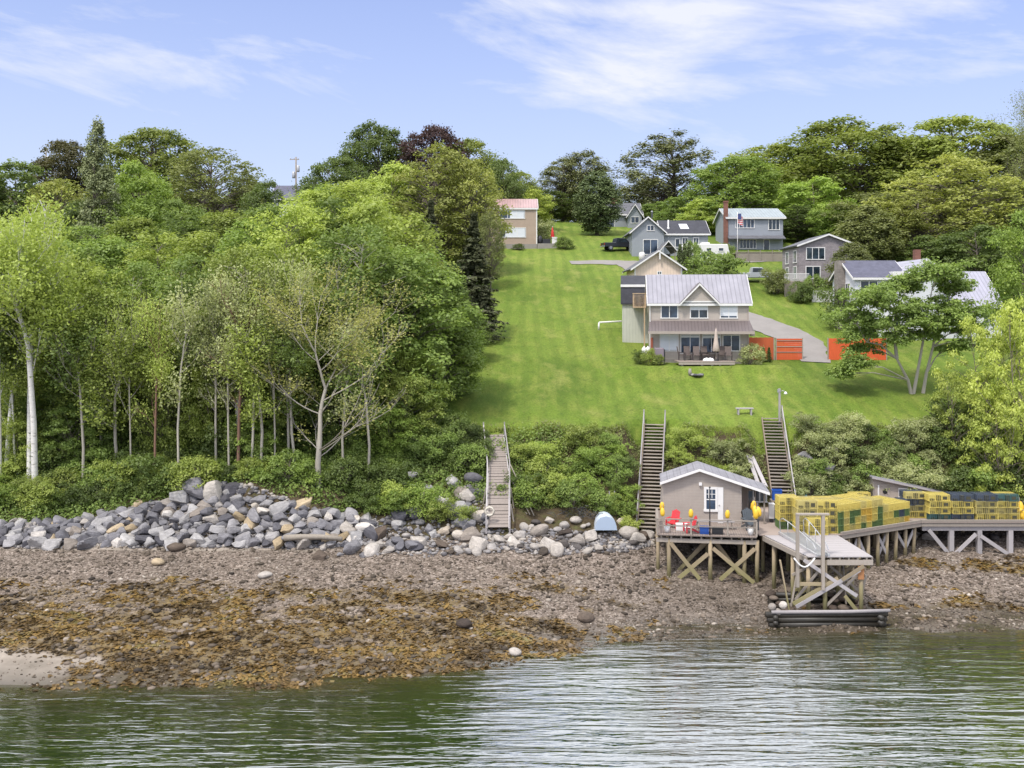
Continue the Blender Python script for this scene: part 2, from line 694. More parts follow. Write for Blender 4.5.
# seaweed: a band over the lower half of the beach, thick to the left of the dock, patches right of it
band_l = np.clip((rel + 0.15) / 0.12, 0, 1) * np.clip((0.82 - rel) / 0.5, 0, 1)
gxp = GX / np.maximum(GY, 30) * 1000 + 512
left = np.clip((700 - gxp) / 240, 0, 1)
patch_r = np.exp(-((GX - 27) / 7) ** 2 - ((GY - 59.2) / 0.9) ** 2) + np.exp(-((GX - 31) / 6) ** 2 - ((GY - 64.6) / 1.2) ** 2)
WEED = np.clip(left * band_l * 1.25 + patch_r * 1.1 + (weed_n - 0.53) * 2.6 * np.clip(band_l + patch_r, 0, 1), 0, 1)
SAND = np.clip(1.5 - np.sqrt(((GX + 28) / 8.2) ** 2 + ((GY - 48.0) / 3.4) ** 2) * 1.25 + (weed_n - 0.5) * 1.5, 0, 1)
SAND = np.maximum(SAND, np.exp(-((GY - 63.4) / 0.45) ** 2) * np.clip((-9 - GX) / 4, 0, 1) * 0.8)
WEED = WEED * (1 - SAND)
WET_DARK = np.maximum(np.clip(1 - (GZ - 0.05) / 0.35, 0, 1), 0.45 * np.clip(1.2 - np.abs(GX - 12) / 9 + (weed_n - .5), 0, 1) * np.clip((1.4 - GZ) / .8, 0, 1))  # wet along the waterline; low ground around the pier darker and smoother too


def weed_at(x, y):
    w = fbm(x / 2.2 + 40, y / 1.1, 4)
    r = (y - dw(x)) / np.maximum(1, df(x) - dw(x))
    b = np.clip((r + 0.15) / 0.12, 0, 1) * np.clip((0.82 - r) / 0.5, 0, 1)
    g = x / np.maximum(y, 30) * 1000 + 512
    lf = np.clip((700 - g) / 240, 0, 1)
    p = np.exp(-((x - 27) / 7) ** 2 - ((y - 59.2) / 0.9) ** 2) + np.exp(-((x - 31) / 6) ** 2 - ((y - 64.6) / 1.2) ** 2)
    s = np.clip(1.5 - np.sqrt(((x + 28) / 8.2) ** 2 + ((y - 48.0) / 3.4) ** 2) * 1.25 + (w - 0.5) * 1.5, 0, 1)
    return np.clip(lf * b * 1.25 + p * 1.1 + (w - 0.53) * 2.6 * np.clip(b + p, 0, 1), 0, 1) * (1 - s), s


def forest_x(y):
    return np.interp(y, [70, 76, 84, 92, 120, 150, 190], [-5.2, -6.4, -4.6, -3.4, -3.0, -2.6, -3.0])


# ---- materials of the ground
def make_lawn():
    t = NT('lawn_grass')
    v = t.coord('Position')
    big = t.noise(v, 0.09, 4, 0.55)
    mid = t.noise(t.coord('Position', (1, 0.22, 1)), 0.9, 5, 0.6)
    mow = t.wave(t.coord('Position', (1, 0.05, 1), (0, 0, R(4))), 0.314 / 1.5, 'X', 'SIN', 2.8)
    fine = t.noise(v, 6.5, 4, 0.75)
    g1, g2, g3 = lin(72, 92, 32), lin(97, 117, 42), lin(128, 134, 62)
    col = t.ramp(big, [(0.25, g1), (0.5, g2), (0.78, lin(119, 134, 56))])
    col = t.mix(t.ramp(mid, [(0.45, (0, 0, 0)), (0.75, (.65, .65, .65))]), col, g3)
    col = t.mix(t.ramp(mow, [(0.3, (0, 0, 0)), (0.8, (0.28,) * 3)]), col, mul(g1, 1.0))
    patch = t.noise(t.coord('Position', (0.8, 0.4, 1)), 0.5, 5, 0.6)
    col = t.mix(t.ramp(patch, [(0.56, (0, 0, 0)), (0.72, (0.8,) * 3)]), col, lin(128, 132, 68))
    pat2 = t.noise(t.coord('Position', (1, 0.7, 1)), 1.4, 4, 0.7)
    col = t.mix(t.ramp(pat2, [(0.55, (0, 0, 0)), (0.75, (0.75,) * 3)]), col, lin(66, 88, 32))
    dark = t.ramp(fine, [(0.3, (0.58,) * 3), (0.7, (1.22,) * 3)])
    col = t.mix(0.85, col, dark, 'MULTIPLY')
    nb = t.noise(v, 14, 3, 0.7)
    return t.done(col, 0.95, t.bump(nb, 0.7, 0.05, t.bump(mid, 0.25, 0.2)), spec=0.15)


def make_beach():
    t = NT('beach_shingle')
    v = t.coord('Position')
    vo = t.n.new('ShaderNodeTexVoronoi')
    vo.inputs['Scale'].default_value = 9
    t.l.new(v, vo.inputs['Vector'])
    vo2 = t.n.new('ShaderNodeTexVoronoi')
    vo2.inputs['Scale'].default_value = 3.2
    t.l.new(v, vo2.inputs['Vector'])
    n = t.noise(v, 0.5, 6, 0.65)
    sepc = t.n.new('ShaderNodeSeparateColor')
    t.l.new(vo.outputs['Color'], sepc.inputs[0])
    stones = t.ramp(sepc.outputs[0], [(0, lin(58, 50, 43)), (0.4, lin(98, 86, 75)), (0.75, lin(128, 115, 103)), (1, lin(172, 159, 147))])
    base = t.ramp(n, [(0.3, lin(64, 54, 44)), (0.7, lin(128, 113, 99))])
    col = t.mix(0.55, base, stones)
    wn_ = t.noise(v, 1.4, 6, 0.7)
    weedcol = t.ramp(wn_, [(0.28, lin(58, 48, 28)), (0.5, lin(92, 76, 42)), (0.62, lin(114, 95, 50)), (0.8, lin(86, 79, 46))])
    k = t.mth('ADD', t.attr('weed'), t.mth('MULTIPLY', t.mth('SUBTRACT', t.noise(v, 2.4, 5, 0.7), 0.5), 1.5))
    col = t.mix(t.ramp(k, [(0.30, (0, 0, 0)), (0.75, (0.8,) * 3)]), col, weedcol)
    sandcol = t.ramp(t.noise(v, 0.8, 5, 0.6), [(0.3, lin(122, 112, 99)), (0.7, lin(150, 139, 126))])
    col = t.mix(t.ramp(t.attr('sand'), [(0.25, (0, 0, 0)), (0.6, (1, 1, 1))]), col, sandcol)
    wet_dark = t.attr('wet_dark')
    col = t.mix(t.mth('MULTIPLY', wet_dark, 0.75), col, mul(lin(70, 62, 48), 0.8))
    rough = t.ramp(wet_dark, [(0, (0.9,) * 3), (1, (0.35,) * 3)])
    b1 = t.bump(vo.outputs['Distance'], -0.9, 0.06)
    b2 = t.bump(vo2.outputs['Distance'], -0.5, 0.1, b1)
    return t.done(col, rough, b2)


def make_soil(name, a, b, c):
    t = NT(name)
    v = t.coord('Position')
    n = t.noise(v, 1.1, 6, 0.7)
    n2 = t.noise(v, 7, 4, 0.7)
    col = t.ramp(n, [(0.28, a), (0.5, b), (0.75, c)])
    col = t.mix(0.8, col, t.ramp(n2, [(0.3, (0.5,) * 3), (0.7, (1.3,) * 3)]), 'MULTIPLY')
    return t.done(col, 0.95, t.bump(n2, 0.9, 0.08), spec=0.1)


M_LAWN = make_lawn()
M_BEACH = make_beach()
M_BANK = make_soil('bank_soil', lin(64, 54, 44), lin(82, 72, 54), lin(84, 90, 50))
M_FOREST = make_soil('forest_soil', lin(38, 46, 22), lin(54, 68, 28), lin(78, 98, 38))
M_FAR = make_soil('far_grass', lin(58, 74, 32), lin(78, 98, 40), lin(96, 116, 50))

fi = np.arange((ny - 1) * (nx - 1))
fr, fc = fi // (nx - 1), fi % (nx - 1)
quads = np.stack([fr * nx + fc, fr * nx + fc + 1, (fr + 1) * nx + fc + 1, (fr + 1) * nx + fc], 1)
cx = (GX.ravel()[quads]).mean(1)
cy = (GY.ravel()[quads]).mean(1)
cls = np.full(len(quads), 3)
cls[cy < dl(cx) - 0.1 + 1.7 * (fbm(cx / 1.6, cy / 1.6, 3) - .5)] = 1
cls[cy < df(cx) + 0.3] = 0
cls[(cx < forest_x(cy)) & (cy > dt(cx) + 0.6)] = 2
cls[(cy > 200) | (np.abs(cx) > 60) & (cy > 80)] = 4
for k, (nm, m) in enumerate((('beach', M_BEACH), ('bank', M_BANK), ('forest_floor', M_FOREST), ('lawn', M_LAWN), ('hillside', M_FAR))):
    q = quads[cls == k]
    used, inv = np.unique(q.ravel(), return_inverse=True)
    co = np.stack([GX.ravel()[used], GY.ravel()[used], GZ.ravel()[used]], 1)
    me = bpy.data.meshes.new(nm)
    me.from_pydata(co.tolist(), [], inv.reshape(-1, 4).tolist())
    me.polygons.foreach_set('use_smooth', [True] * len(me.polygons))
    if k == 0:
        for an, arr in (('weed', WEED), ('sand', SAND), ('wet_dark', WET_DARK)):
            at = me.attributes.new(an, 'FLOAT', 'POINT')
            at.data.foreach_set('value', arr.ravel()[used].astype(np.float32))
    me.materials.append(m)
    o = link(bpy.data.objects.new(nm, me))
    o['kind'] = 'structure'

# ---- water: one sheet, thinner (more see-through) over the shallows
wx = np.concatenate([-np.geomspace(1500, 60, 14), np.arange(-55, 56, 1.0), np.geomspace(60, 1500, 14)])
wy = np.concatenate([[-1500, -400, -100, -20, 20], np.arange(30, 44, 1.0), np.arange(44, 59.1, 0.25)])
WX, WY = np.meshgrid(wx, wy)
DEPTH = np.clip(-terrain(WX, WY), 0, 6)
me = bpy.data.meshes.new('water')
n_ = len(wx)
fs = [(r * n_ + c, r * n_ + c + 1, (r + 1) * n_ + c + 1, (r + 1) * n_ + c) for r in range(len(wy) - 1) for c in range(n_ - 1)]
me.from_pydata(np.stack([WX.ravel(), WY.ravel(), np.zeros(WX.size)], 1).tolist(), [], fs)
me.polygons.foreach_set('use_smooth', [True] * len(me.polygons))
at = me.attributes.new('depth', 'FLOAT', 'POINT')
at.data.foreach_set('value', DEPTH.ravel().astype(np.float32))


def make_water():
    t = NT('sea_water')
    v1 = t.coord('Position', (0.30, 2.3, 1))
    v2 = t.coord('Position', (0.10, 0.75, 1), (0, 0, R(3)))
    v3 = t.coord('Position', (1.1, 4.6, 1), (0, 0, R(-4)))
    n1 = t.noise(v1, 1.0, 3, 0.5, 0.6)
    n2 = t.noise(v2, 1.0, 3, 0.5, 0.8)
    n3 = t.noise(v3, 1.0, 2, 0.5)
    calm = t.ramp(t.noise(t.coord('Position', (0.05, 0.12, 1)), 1.0, 3), [(0.35, (0.55,) * 3), (0.65, (1, 1, 1))])
    h = t.mth('ADD', t.mth('MULTIPLY', n1, 0.085), t.mth('ADD', t.mth('MULTIPLY', n2, 0.105), t.mth('MULTIPLY', n3, 0.026)))
    h = t.mth('MULTIPLY', h, calm)
    bp = t.bump(h, 1.0, 1.0)
    d = t.attr('depth')
    col = t.ramp(d, [(0.0, lin(70, 66, 40)), (0.25, lin(44, 48, 26)), (0.9, lin(30, 42, 20))])
    t.done(col, 0.04, bp)
    t.b.inputs['IOR'].default_value = 4.5
    t.l.new(t.ramp(d, [(0.0, (0.25,) * 3), (0.12, (0.72,) * 3), (0.5, (1, 1, 1))]), t.b.inputs['Alpha'])
    return t.m


me.materials.append(make_water())
link(bpy.data.objects.new('water', me))['kind'] = 'structure'

# ---- driveway and upper road: strip laid just above the turf
def strip(name, pts, widths, mat, lift=0.05, step=0.5, cross=7):
    pts = [Vector((a, b, 0)) for a, b in pts]
    ds = [0]
    for a, b in zip(pts, pts[1:]):
        ds.append(ds[-1] + (b - a).length)
    s = np.arange(0, ds[-1], step)
    w_ = np.interp(s, ds, widths)
    cx_, cy_ = (np.interp(s, ds, [p[i] for p in pts]) for i in (0, 1))
    ker = np.ones(9) / 9
    pad = lambda a: np.convolve(np.pad(a, 4, mode='edge'), ker, 'valid')
    cx_, cy_ = pad(cx_), pad(cy_)
    tx, ty = np.gradient(cx_), np.gradient(cy_)
    ln = np.hypot(tx, ty)
    nx_, ny_ = -ty / ln, tx / ln
    vs, fs = [], []
    for i in range(len(s)):
        for j in range(cross):
            o = (j / (cross - 1) - 0.5) * w_[i]
            jit = (vnoise(cx_[i] * 1.3 + j * 50, cy_[i] * 1.3) - .5) * (0.35 if j in (0, cross - 1) else 0)
            x, y = cx_[i] + nx_[i] * (o + jit), cy_[i] + ny_[i] * (o + jit)
            vs.append((x, y, TZ(x, y) + lift))
    for i in range(len(s) - 1):
        for j in range(cross - 1):
            a = i * cross + j
            fs.append((a, a + 1, a + cross + 1, a + cross))
    o = MB().add(vs, fs).build(name, mat, None, True)
    o['kind'] = 'structure'
    return o


M_GRAVEL = mat_plain('driveway_gravel', lin(126, 121, 116), .95, .14, .5, .2, kind='Position')
strip('driveway', [(27.9, 91.6), (28.5, 95), (29.0, 98.6), (27.3, 104), (24.8, 109), (21.5, 115), (18.5, 124), (17, 134), (15.5, 138.6)],
      [2.6, 2.8, 3.8, 4.6, 4.8, 4.2, 3.5, 3.2, 3.2], M_GRAVEL, 0.07)
strip('road', [(7.5, 138.2), (12, 138.6), (18, 137.8), (26, 139.5), (36, 142)], [2.2, 2.5, 3.2, 3.2, 3.0], M_GRAVEL, 0.07)
# ---------------------------------------------------------------- rocks
import bmesh


def rock_mesh(seed, angular=True, flat=1.0):
    r = np.random.default_rng(seed)
    bm = bmesh.new()
    if angular:
        bmesh.ops.create_cube(bm, size=1.0)
        bmesh.ops.subdivide_edges(bm, edges=bm.edges, cuts=5, use_grid_fill=True)
        for v in bm.verts:      # between a box and a ball
            v.co = v.co.lerp(v.co.normalized() * 0.62, 0.45)
        k = 12
    else:
        bmesh.ops.create_icosphere(bm, subdivisions=3, radius=0.55)
        k = 5
    for i in range(k):          # planar breaks
        n = Vector(r.normal(size=3)).normalized()
        d = r.uniform(0.29, 0.46) if angular else r.uniform(0.42, 0.53)
        for v in bm.verts:
            e = v.co.dot(n) - d
            if e > 0:
                v.co -= n * e * (0.94 if angular else 0.8)
    off = r.uniform(0, 90)
    for v in bm.verts:
        c = v.co
        q = float(fbm(c.x * 2.6 + off, c.y * 2.6 + c.z * 2.1 + off, 3)) - 0.5
        v.co = c * (1 + q * (0.12 if angular else 0.14))
        v.co.z *= flat
    me = bpy.data.meshes.new('boulder')
    bm.to_mesh(me)
    bm.free()
    me.polygons.foreach_set('use_smooth', [not angular] * len(me.polygons))
    if angular:
        me.polygons.foreach_set('use_smooth', [True] * len(me.polygons))
        try:
            me.set_sharp_from_angle(angle=R(26))
        except Exception:
            pass
    return me


def mat_rock(name, stops, by_attr=False):
    t = NT(name)
    v = t.coord('Object')
    oi = t.n.new('ShaderNodeObjectInfo')
    n = t.noise(v, 1.7, 7, 0.7)
    n2 = t.noise(t.coord('Object', (1, 1, 4), (R(20), R(30), 0)), 3.0, 6, 0.65)
    n3 = t.noise(v, 22, 3, 0.7)
    col = t.ramp(t.attr('tint') if by_attr else oi.outputs['Random'], stops, 'LINEAR')
    col = t.mix(0.75, col, t.ramp(n, [(0.28, (0.60,) * 3), (0.72, (1.28,) * 3)]), 'MULTIPLY')
    col = t.mix(0.5, col, t.ramp(n2, [(0.35, (0.62,) * 3), (0.65, (1.25,) * 3)]), 'MULTIPLY')
    col = t.mix(0.6, col, t.ramp(n3, [(0.3, (0.7,) * 3), (0.7, (1.2,) * 3)]), 'MULTIPLY')
    h = t.mth('ADD', n2, t.mth('MULTIPLY', n3, 0.35))
    return t.done(col, 0.85, t.bump(h, 0.9, 0.05), spec=0.25)


M_ROCKGREY = mat_rock('grey_granite', [(0, lin(76, 74, 78)), (0.3, lin(108, 106, 109)), (0.6, lin(132, 129, 130)), (0.85, lin(166, 162, 158)), (1, lin(142, 139, 137))])
M_ROCKPALE = mat_rock('pale_granite', [(0, lin(134, 124, 114)), (0.25, lin(146, 137, 127)), (0.6, lin(174, 166, 156)), (0.85, lin(200, 193, 184)), (1, lin(172, 158, 140))])
M_ROCKDARK = mat_rock('dark_wet_stone', [(0, lin(58, 50, 44)), (0.5, lin(84, 72, 62)), (1, lin(110, 98, 86))])
M_ROCKTAN = mat_rock('tan_sandstone', [(0, lin(150, 132, 102)), (1, lin(176, 158, 130))])

M_RUBBLE = mat_rock('mixed_rubble', [(0, lin(70, 62, 54)), (0.3, lin(116, 114, 116)), (0.7, lin(150, 144, 138)), (1, lin(176, 166, 152))], True)
M_ROCKLIGHT = mat_rock('light_granite', [(0, lin(186, 178, 166)), (1, lin(198, 190, 178))])
ANG = [rock_mesh(100 + i, True, 0.85) for i in range(12)]
RND = [rock_mesh(200 + i, False, 0.78) for i in range(8)]
for m_ in ANG + RND:
    m_.materials.append(M_ROCKGREY)


def raw_mesh(name, co, fa, mat, tint=None, parent=None, smooth=False, linkit=True):
    me = bpy.data.meshes.new(name)
    k = fa.shape[1]
    me.vertices.add(len(co))
    me.vertices.foreach_set('co', co.astype(np.float32).ravel())
    me.loops.add(fa.size)
    me.loops.foreach_set('vertex_index', fa.astype(np.int32).ravel())
    me.polygons.add(len(fa))
    me.polygons.foreach_set('loop_start', np.arange(0, fa.size, k, dtype=np.int32))
    me.polygons.foreach_set('loop_total', np.full(len(fa), k, dtype=np.int32))
    if smooth:
        me.polygons.foreach_set('use_smooth', [True] * len(fa))
    me.update(calc_edges=True)
    if tint is not None:
        at = me.attributes.new('tint', 'FLOAT', 'POINT')
        at.data.foreach_set('value', tint.astype(np.float32))
    me.materials.append(mat)
    if not linkit:
        return me
    return link(bpy.data.objects.new(name, me), parent)


ROCKS = []


def rock(mesh, mat, loc, s, rot, label, group, name='boulder', cat='boulder'):
    ROCKS.append((mesh, mat, Vector(loc), Vector(s), rot, label, group, name, cat))


def place_rocks(most=296):
    """the rocks that show largest become objects, the rest of the small ones one mesh"""
    order = sorted(range(len(ROCKS)), key=lambda i: -(1e6 if ROCKS[i][6] is None else ROCKS[i][3].x * ROCKS[i][3].z / ROCKS[i][2].y ** 2 * (.35 if 'under the' in ROCKS[i][5] else 1)))
    co, fa, ti, n = [], [], [], 0
    for k, i in enumerate(order):
        mesh, mat, loc, s, rot, label, group, name, cat = ROCKS[i]
        if k < most:
            o = bpy.data.objects.new(name, mesh)
            link(o)
            o.location, o.scale, o.rotation_euler = loc, s, rot
            o.material_slots[0].link = 'OBJECT'
            o.material_slots[0].material = mat
            tag(o, label, cat, group)
        else:
            from mathutils import Euler
            m = Matrix.Translation(loc) @ Euler(rot).to_matrix().to_4x4() @ Matrix.Diagonal((*s, 1))
            co += [m @ v.co for v in mesh.vertices]
            for p in mesh.polygons:
                vv = [q + n for q in p.vertices]
                for a in range(1, len(vv) - 1):
                    fa.append((vv[0], vv[a], vv[a + 1]))
            t = {'grey_granite': .3, 'pale_granite': .75, 'dark_wet_stone': .05}.get(mat.name, .9) + rng.uniform(-.12, .12)
            ti += [t] * len(mesh.vertices)
            n += len(mesh.vertices)
    if n:
        o = raw_mesh('small_boulders', np.array([c[:] for c in co]), np.array(fa), M_RUBBLE, np.clip(np.array(ti), 0, 1))
        tag(o, 'smaller stones filling in between the boulders of the shore', 'stones', None, 'stuff')


G_WALL = 'grey boulders of the rock wall'
L_WALL = 'grey angular boulder in the long rock wall below the wood'
n_wall = 0
# piled wall left of the bare tree
for row in range(11):
    x = -34.5 + rng.random()
    while x < -9.2:
        f0, t0 = float(df(x)) - 0.35, float(dt(x)) + .1
        k = (row + 0.35 * rng.random()) / 10.0
        rmax = np.interp(x, [-34, -28, -23, -19.5, -16, -11, -9], [0.62, 0.72, 0.9, 1.04, .66, 0.62, .6])
        s = rng.uniform(0.56, 0.98) * (1.12 if row < 2 else 1.0)
        if k < rmax and n_wall < 290:
            y = f0 + (t0 - f0) * k
            z = ZF + (float(zt(x)) - ZF) * k + 0.05
            big = 1.35 if rng.random() < 0.12 else 1.0
            pale = rng.random()
            m = M_ROCKGREY if pale < 0.86 else (M_ROCKPALE if pale < 0.96 else M_ROCKTAN)
            lab = L_WALL if m is M_ROCKGREY else ('pale weathered boulder among the grey rocks of the wall below the wood' if m is M_ROCKPALE
                                                    else 'tan boulder among the grey rocks of the wall below the wood')
            rock(rng.choice(ANG), m, (x, y + rng.uniform(-.12, .12), z + rng.uniform(-.08, .1)),
                 (s * 1.28 * big, s * 0.95, s * 0.92 * big), (rng.uniform(-.4, .4), rng.uniform(-.5, .5), rng.uniform(-3, 3)), lab, G_WALL)
            n_wall += 1
        x += s * rng.uniform(0.92, 1.2)
# the named big ones on the crest
for (px, py, D, s, mat, lab) in [(196, 487, 66.6, (1.7, 1.2, 1.45), M_ROCKGREY, 'large grey block standing highest on the rock wall'),
                                 (213, 492, 66.4, (1.5, 1.0, 1.9), M_ROCKLIGHT, 'pale leaning slab beside the highest block on the rock wall'),
                                 (300, 505, 66.4, (2.4, 1.3, 0.95), M_ROCKTAN, 'long flat tan slab lying on the wall just left of the bare tree'),
                                 (182, 497, 66.5, (1.3, 1.1, 1.6), M_ROCKGREY, 'upright grey boulder just left of the highest block'),
                                 (313, 541, 63.6, (.1, .1, .1), M_ROCKPALE, None)]:
    if lab:
        rock(rng.choice(ANG), mat, P(px, py, D), s, (0.2, rng.uniform(-.5, .5), rng.uniform(-.5, .5)), lab, None)
# rounded stones at the foot of the bank, px 320-655
G_FOOT = 'pale rounded boulders along the foot of the bank'
n_foot = 0
for row in range(5):
    x = X(325, 64)
    while x < 9.6:
        s = 0.34 + 0.85 * rng.random() ** 1.6 * (1.2 if row in (1, 2) else 0.8)
        y = float(df(x)) - 1.4 + row * 0.7 + rng.uniform(-.5, .5)
        ang = x < -4.5 and rng.random() < 0.6
        q = rng.random()
        m = (M_ROCKGREY if ang else (M_ROCKDARK if (row == 0 and q < .3) or q < 0.1 else M_ROCKPALE))
        if rng.random() < 0.8 and not (x > 5.2 and x < 7.5 and row > 0) and not (-2.2 < x < .2 and row > 2):
            rock(rng.choice(ANG if ang or rng.random() < .45 else RND), m, (x, y, TZ(x, y) + s * 0.2), (s * rng.uniform(1.0, 1.5), s, s * rng.uniform(.7, 1.05)),
                 (rng.uniform(-.5, .5), rng.uniform(-.5, .5), rng.uniform(-3, 3)),
                 {'grey_granite': 'grey angular boulder among pale rounded ones right of the bare tree',
                  'dark_wet_stone': 'dark brown boulder among the pale ones at the foot of the bank'}.get(m.name, 'pale rounded boulder in the row at the foot of the grassy bank'), G_FOOT)
            n_foot += 1
        x += s * rng.uniform(1.0, 1.5)
# rock slope left of the gangplank
for i in range(44):
    px, py = rng.uniform(395, 487), 0
    D = rng.uniform(66.3, 71.0)
    g = ground_at(px, D)
    s = rng.uniform(0.45, 1.15)
    rock(rng.choice(ANG + RND), M_ROCKPALE if rng.random() < .45 else M_ROCKGREY, (g.x, g.y, g.z + s * .2), (s * 1.3, s, s), (rng.uniform(-.4, .4), rng.uniform(-.4, .4), rng.uniform(-3, 3)),
         'tumbled grey boulder on the slope just left of the wooden gangplank', 'boulders left of the gangplank')
# rocks behind the right stairs and under the wharf
for i in range(26):
    px, D = rng.uniform(800, 838), rng.uniform(70.5, 74.5)
    g = ground_at(px, D)
    s = rng.uniform(0.5, 1.2)
    rock(rng.choice(ANG), M_ROCKPALE if rng.random() < .3 else M_ROCKGREY, (g.x, g.y, g.z + s * .2), (s * 1.3, s, s), (rng.uniform(-.4, .4), rng.uniform(-.4, .4), rng.uniform(-3, 3)),
         'grey boulder on the steep bank beside the right hand stairs', 'boulders beside the right hand stairs')
for i in range(16):
    px, D = rng.uniform(660, 1050), rng.uniform(67, 70.5)
    g = ground_at(px, D)
    s = rng.uniform(0.4, 0.95)
    rock(rng.choice(ANG + RND), M_ROCKDARK if rng.random() < .6 else M_ROCKPALE, (g.x, g.y, g.z + s * .15), (s * 1.3, s, s), (rng.uniform(-.4, .4), rng.uniform(-.4, .4), rng.uniform(-3, 3)),
         'brown stone lying in the shade under the lobster trap wharf', 'stones under the wharf')
# lone stones of the beach
for (px, py, s, m, lab) in [(176, 550, 0.85, M_ROCKDARK, 'dark brown block alone on the beach below the rock wall'),
                            (158, 564, 0.7, M_ROCKTAN, 'tan stone on the shingle left of the dark brown block'),
                            (265, 577, 0.65, M_ROCKPALE, 'pale stone lying on the shingle right of the dark brown block'),
                            (464, 626, 0.75, M_ROCKDARK, 'dark boulder at the seaweed edge near the middle of the beach'),
                            (586, 620, 0.8, M_ROCKDARK, 'weed covered boulder near the water left of the dock'),
                            (515, 655, 0.6, M_ROCKPALE, 'stone standing in the shallows in the middle of the shore'),
                            (857, 604, 0.42, M_ROCKPALE, 'white stone beside the right end of the timber crib')]:
    D = D_of(px, py)
    g = ground_at(px, D)
    rock(rng.choice(RND), m, (g.x, g.y, g.z + s * .15), (s * 1.25, s, s * .8), (rng.uniform(-.2, .2), 0, rng.uniform(-3, 3)), lab, None, 'beach_stone', 'stone')

place_rocks()
# ---- shingle: thousands of small stones, one object
ico = bmesh.new()
bmesh.ops.create_icosphere(ico, subdivisions=1, radius=1)
IV = np.array([v.co[:] for v in ico.verts])
IF = np.array([[v.index for v in f.verts] for f in ico.faces])
ico.free()


def scatter_stones(name, pts, size, mat, flat=0.6, sink=0.2):
    n = len(pts)
    a = nrg.uniform(0, 6.28, n)
    jit = 1 + nrg.uniform(-.28, .28, (n, len(IV), 1))
    v = IV[None] * jit
    sx = size[:, None] * nrg.uniform(0.8, 1.5, (n, 1))
    sy = size[:, None] * nrg.uniform(0.7, 1.1, (n, 1))
    sz = size[:, None] * flat * nrg.uniform(0.6, 1.2, (n, 1))
    x, y, z = v[..., 0] * sx, v[..., 1] * sy, v[..., 2] * sz
    c, s = np.cos(a)[:, None], np.sin(a)[:, None]
    co = np.stack([x * c - y * s + pts[:, :1], x * s + y * c + pts[:, 1:2], z + pts[:, 2:3] + sink * sz], -1).reshape(-1, 3)
    fa = (IF[None] + (np.arange(n) * len(IV))[:, None, None]).reshape(-1, 3)
    return raw_mesh(name, co, fa, mat, np.repeat(np.clip(nrg.random(n) * .8 + (fbm(pts[:, 0] / 1.8, pts[:, 1] / 1.0, 3) - .4) * .7, 0, 1), len(IV)))


def mat_pebble():
    t = NT('pebbles')
    a = t.attr('tint')
    col = t.ramp(a, [(0, lin(50, 44, 37)), (0.35, lin(88, 78, 66)), (0.65, lin(118, 106, 93)), (0.92, lin(144, 133, 120)), (1, lin(176, 166, 152))])
    n = t.noise(t.coord('Position'), 9, 4, 0.7)
    col = t.mix(0.7, col, t.ramp(n, [(0.3, (0.7,) * 3), (0.7, (1.2,) * 3)]), 'MULTIPLY')
    return t.done(col, 0.85, t.bump(n, 0.5, 0.02), spec=0.25)


M_PEBBLE = mat_pebble()
n0 = 60000
bx = nrg.uniform(-36, 38, n0)
k = nrg.random(n0) ** 0.9
by = dw(bx) - 0.6 + k * (df(bx) + 0.6 - dw(bx) + 0.6)
wd, sd = weed_at(bx, by)
keep = nrg.random(n0) < np.clip(1.0 - 0.55 * wd, 0, 1) * (1 - sd * 0.9)
bx, by = bx[keep], by[keep]
wd, sd = weed_at(bx, by)
sz = 0.03 + 0.04 * nrg.random(len(bx)) ** 2 + (0.15 + .06 * wd) * nrg.random(len(bx)) ** (22 - 6 * wd)
pz = terrain(bx, by)
o = scatter_stones('shingle', np.stack([bx, by, pz], 1), sz, M_PEBBLE)
tag(o, 'grey and pink shingle and small stones covering the beach', 'shingle', None, 'stuff')
# rubble filling the joints of the rock wall and the slope beside the gangplank
rx = nrg.uniform(-35, 9.5, 9000)
rt = nrg.random(9000)
rmx = np.interp(rx, [-34, -28, -23, -19, -14, -11, -9, -2, -1, 9], [0.6, 0.68, 0.82, 1.0, .75, 0.65, .6, 1.0, .5, .4])
ry = df(rx) - .5 - np.where(rx > -9, 1.4, 0) + (dt(rx) - df(rx) + .5 + np.where(rx > -9, 1.4, 0)) * rt * rmx
keep = (nrg.random(9000) < np.where(rx < -9, 1, .55))
rx, ry = rx[keep], ry[keep]
o = scatter_stones('rubble', np.stack([rx, ry, terrain(rx, ry)], 1), 0.06 + .16 * nrg.random(len(rx)) ** 2, M_RUBBLE, .7)
tag(o, 'small grey rubble between the boulders of the wall', 'rubble', None, 'stuff')
# ---- seaweed: clumps of short wet fronds
n0 = 30000
bx = nrg.uniform(-36, 38, n0)
by = dw(bx) - 1.4 + nrg.random(n0) * (df(bx) - dw(bx) + 1)
wd, sd = weed_at(bx, by)
keep = nrg.random(n0) < np.clip(wd * 1.0 - 0.26, 0, .65)
bx, by = bx[keep], by[keep]
nf = 6
cn = len(bx)
cl_s = nrg.uniform(0.07, 0.22, cn) * (0.7 + 0.9 * fbm(bx, by, 2))
ang = nrg.uniform(0, 6.28, (cn, nf))
rad = cl_s[:, None] * nrg.uniform(0.1, 0.9, (cn, nf))
px_ = bx[:, None] + np.cos(ang) * rad
py_ = by[:, None] + np.sin(ang) * rad
base = terrain(px_.ravel(), py_.ravel()).reshape(px_.shape)
hz = cl_s[:, None] * 0.38 * (1 - (rad / cl_s[:, None]) ** 2) * nrg.uniform(0.5, 1.3, (cn, nf))
ln_, wd_ = cl_s[:, None] * nrg.uniform(.5, 1.0, (cn, nf)), cl_s[:, None] * nrg.uniform(.25, .5, (cn, nf))
dx, dy = np.cos(ang), np.sin(ang)
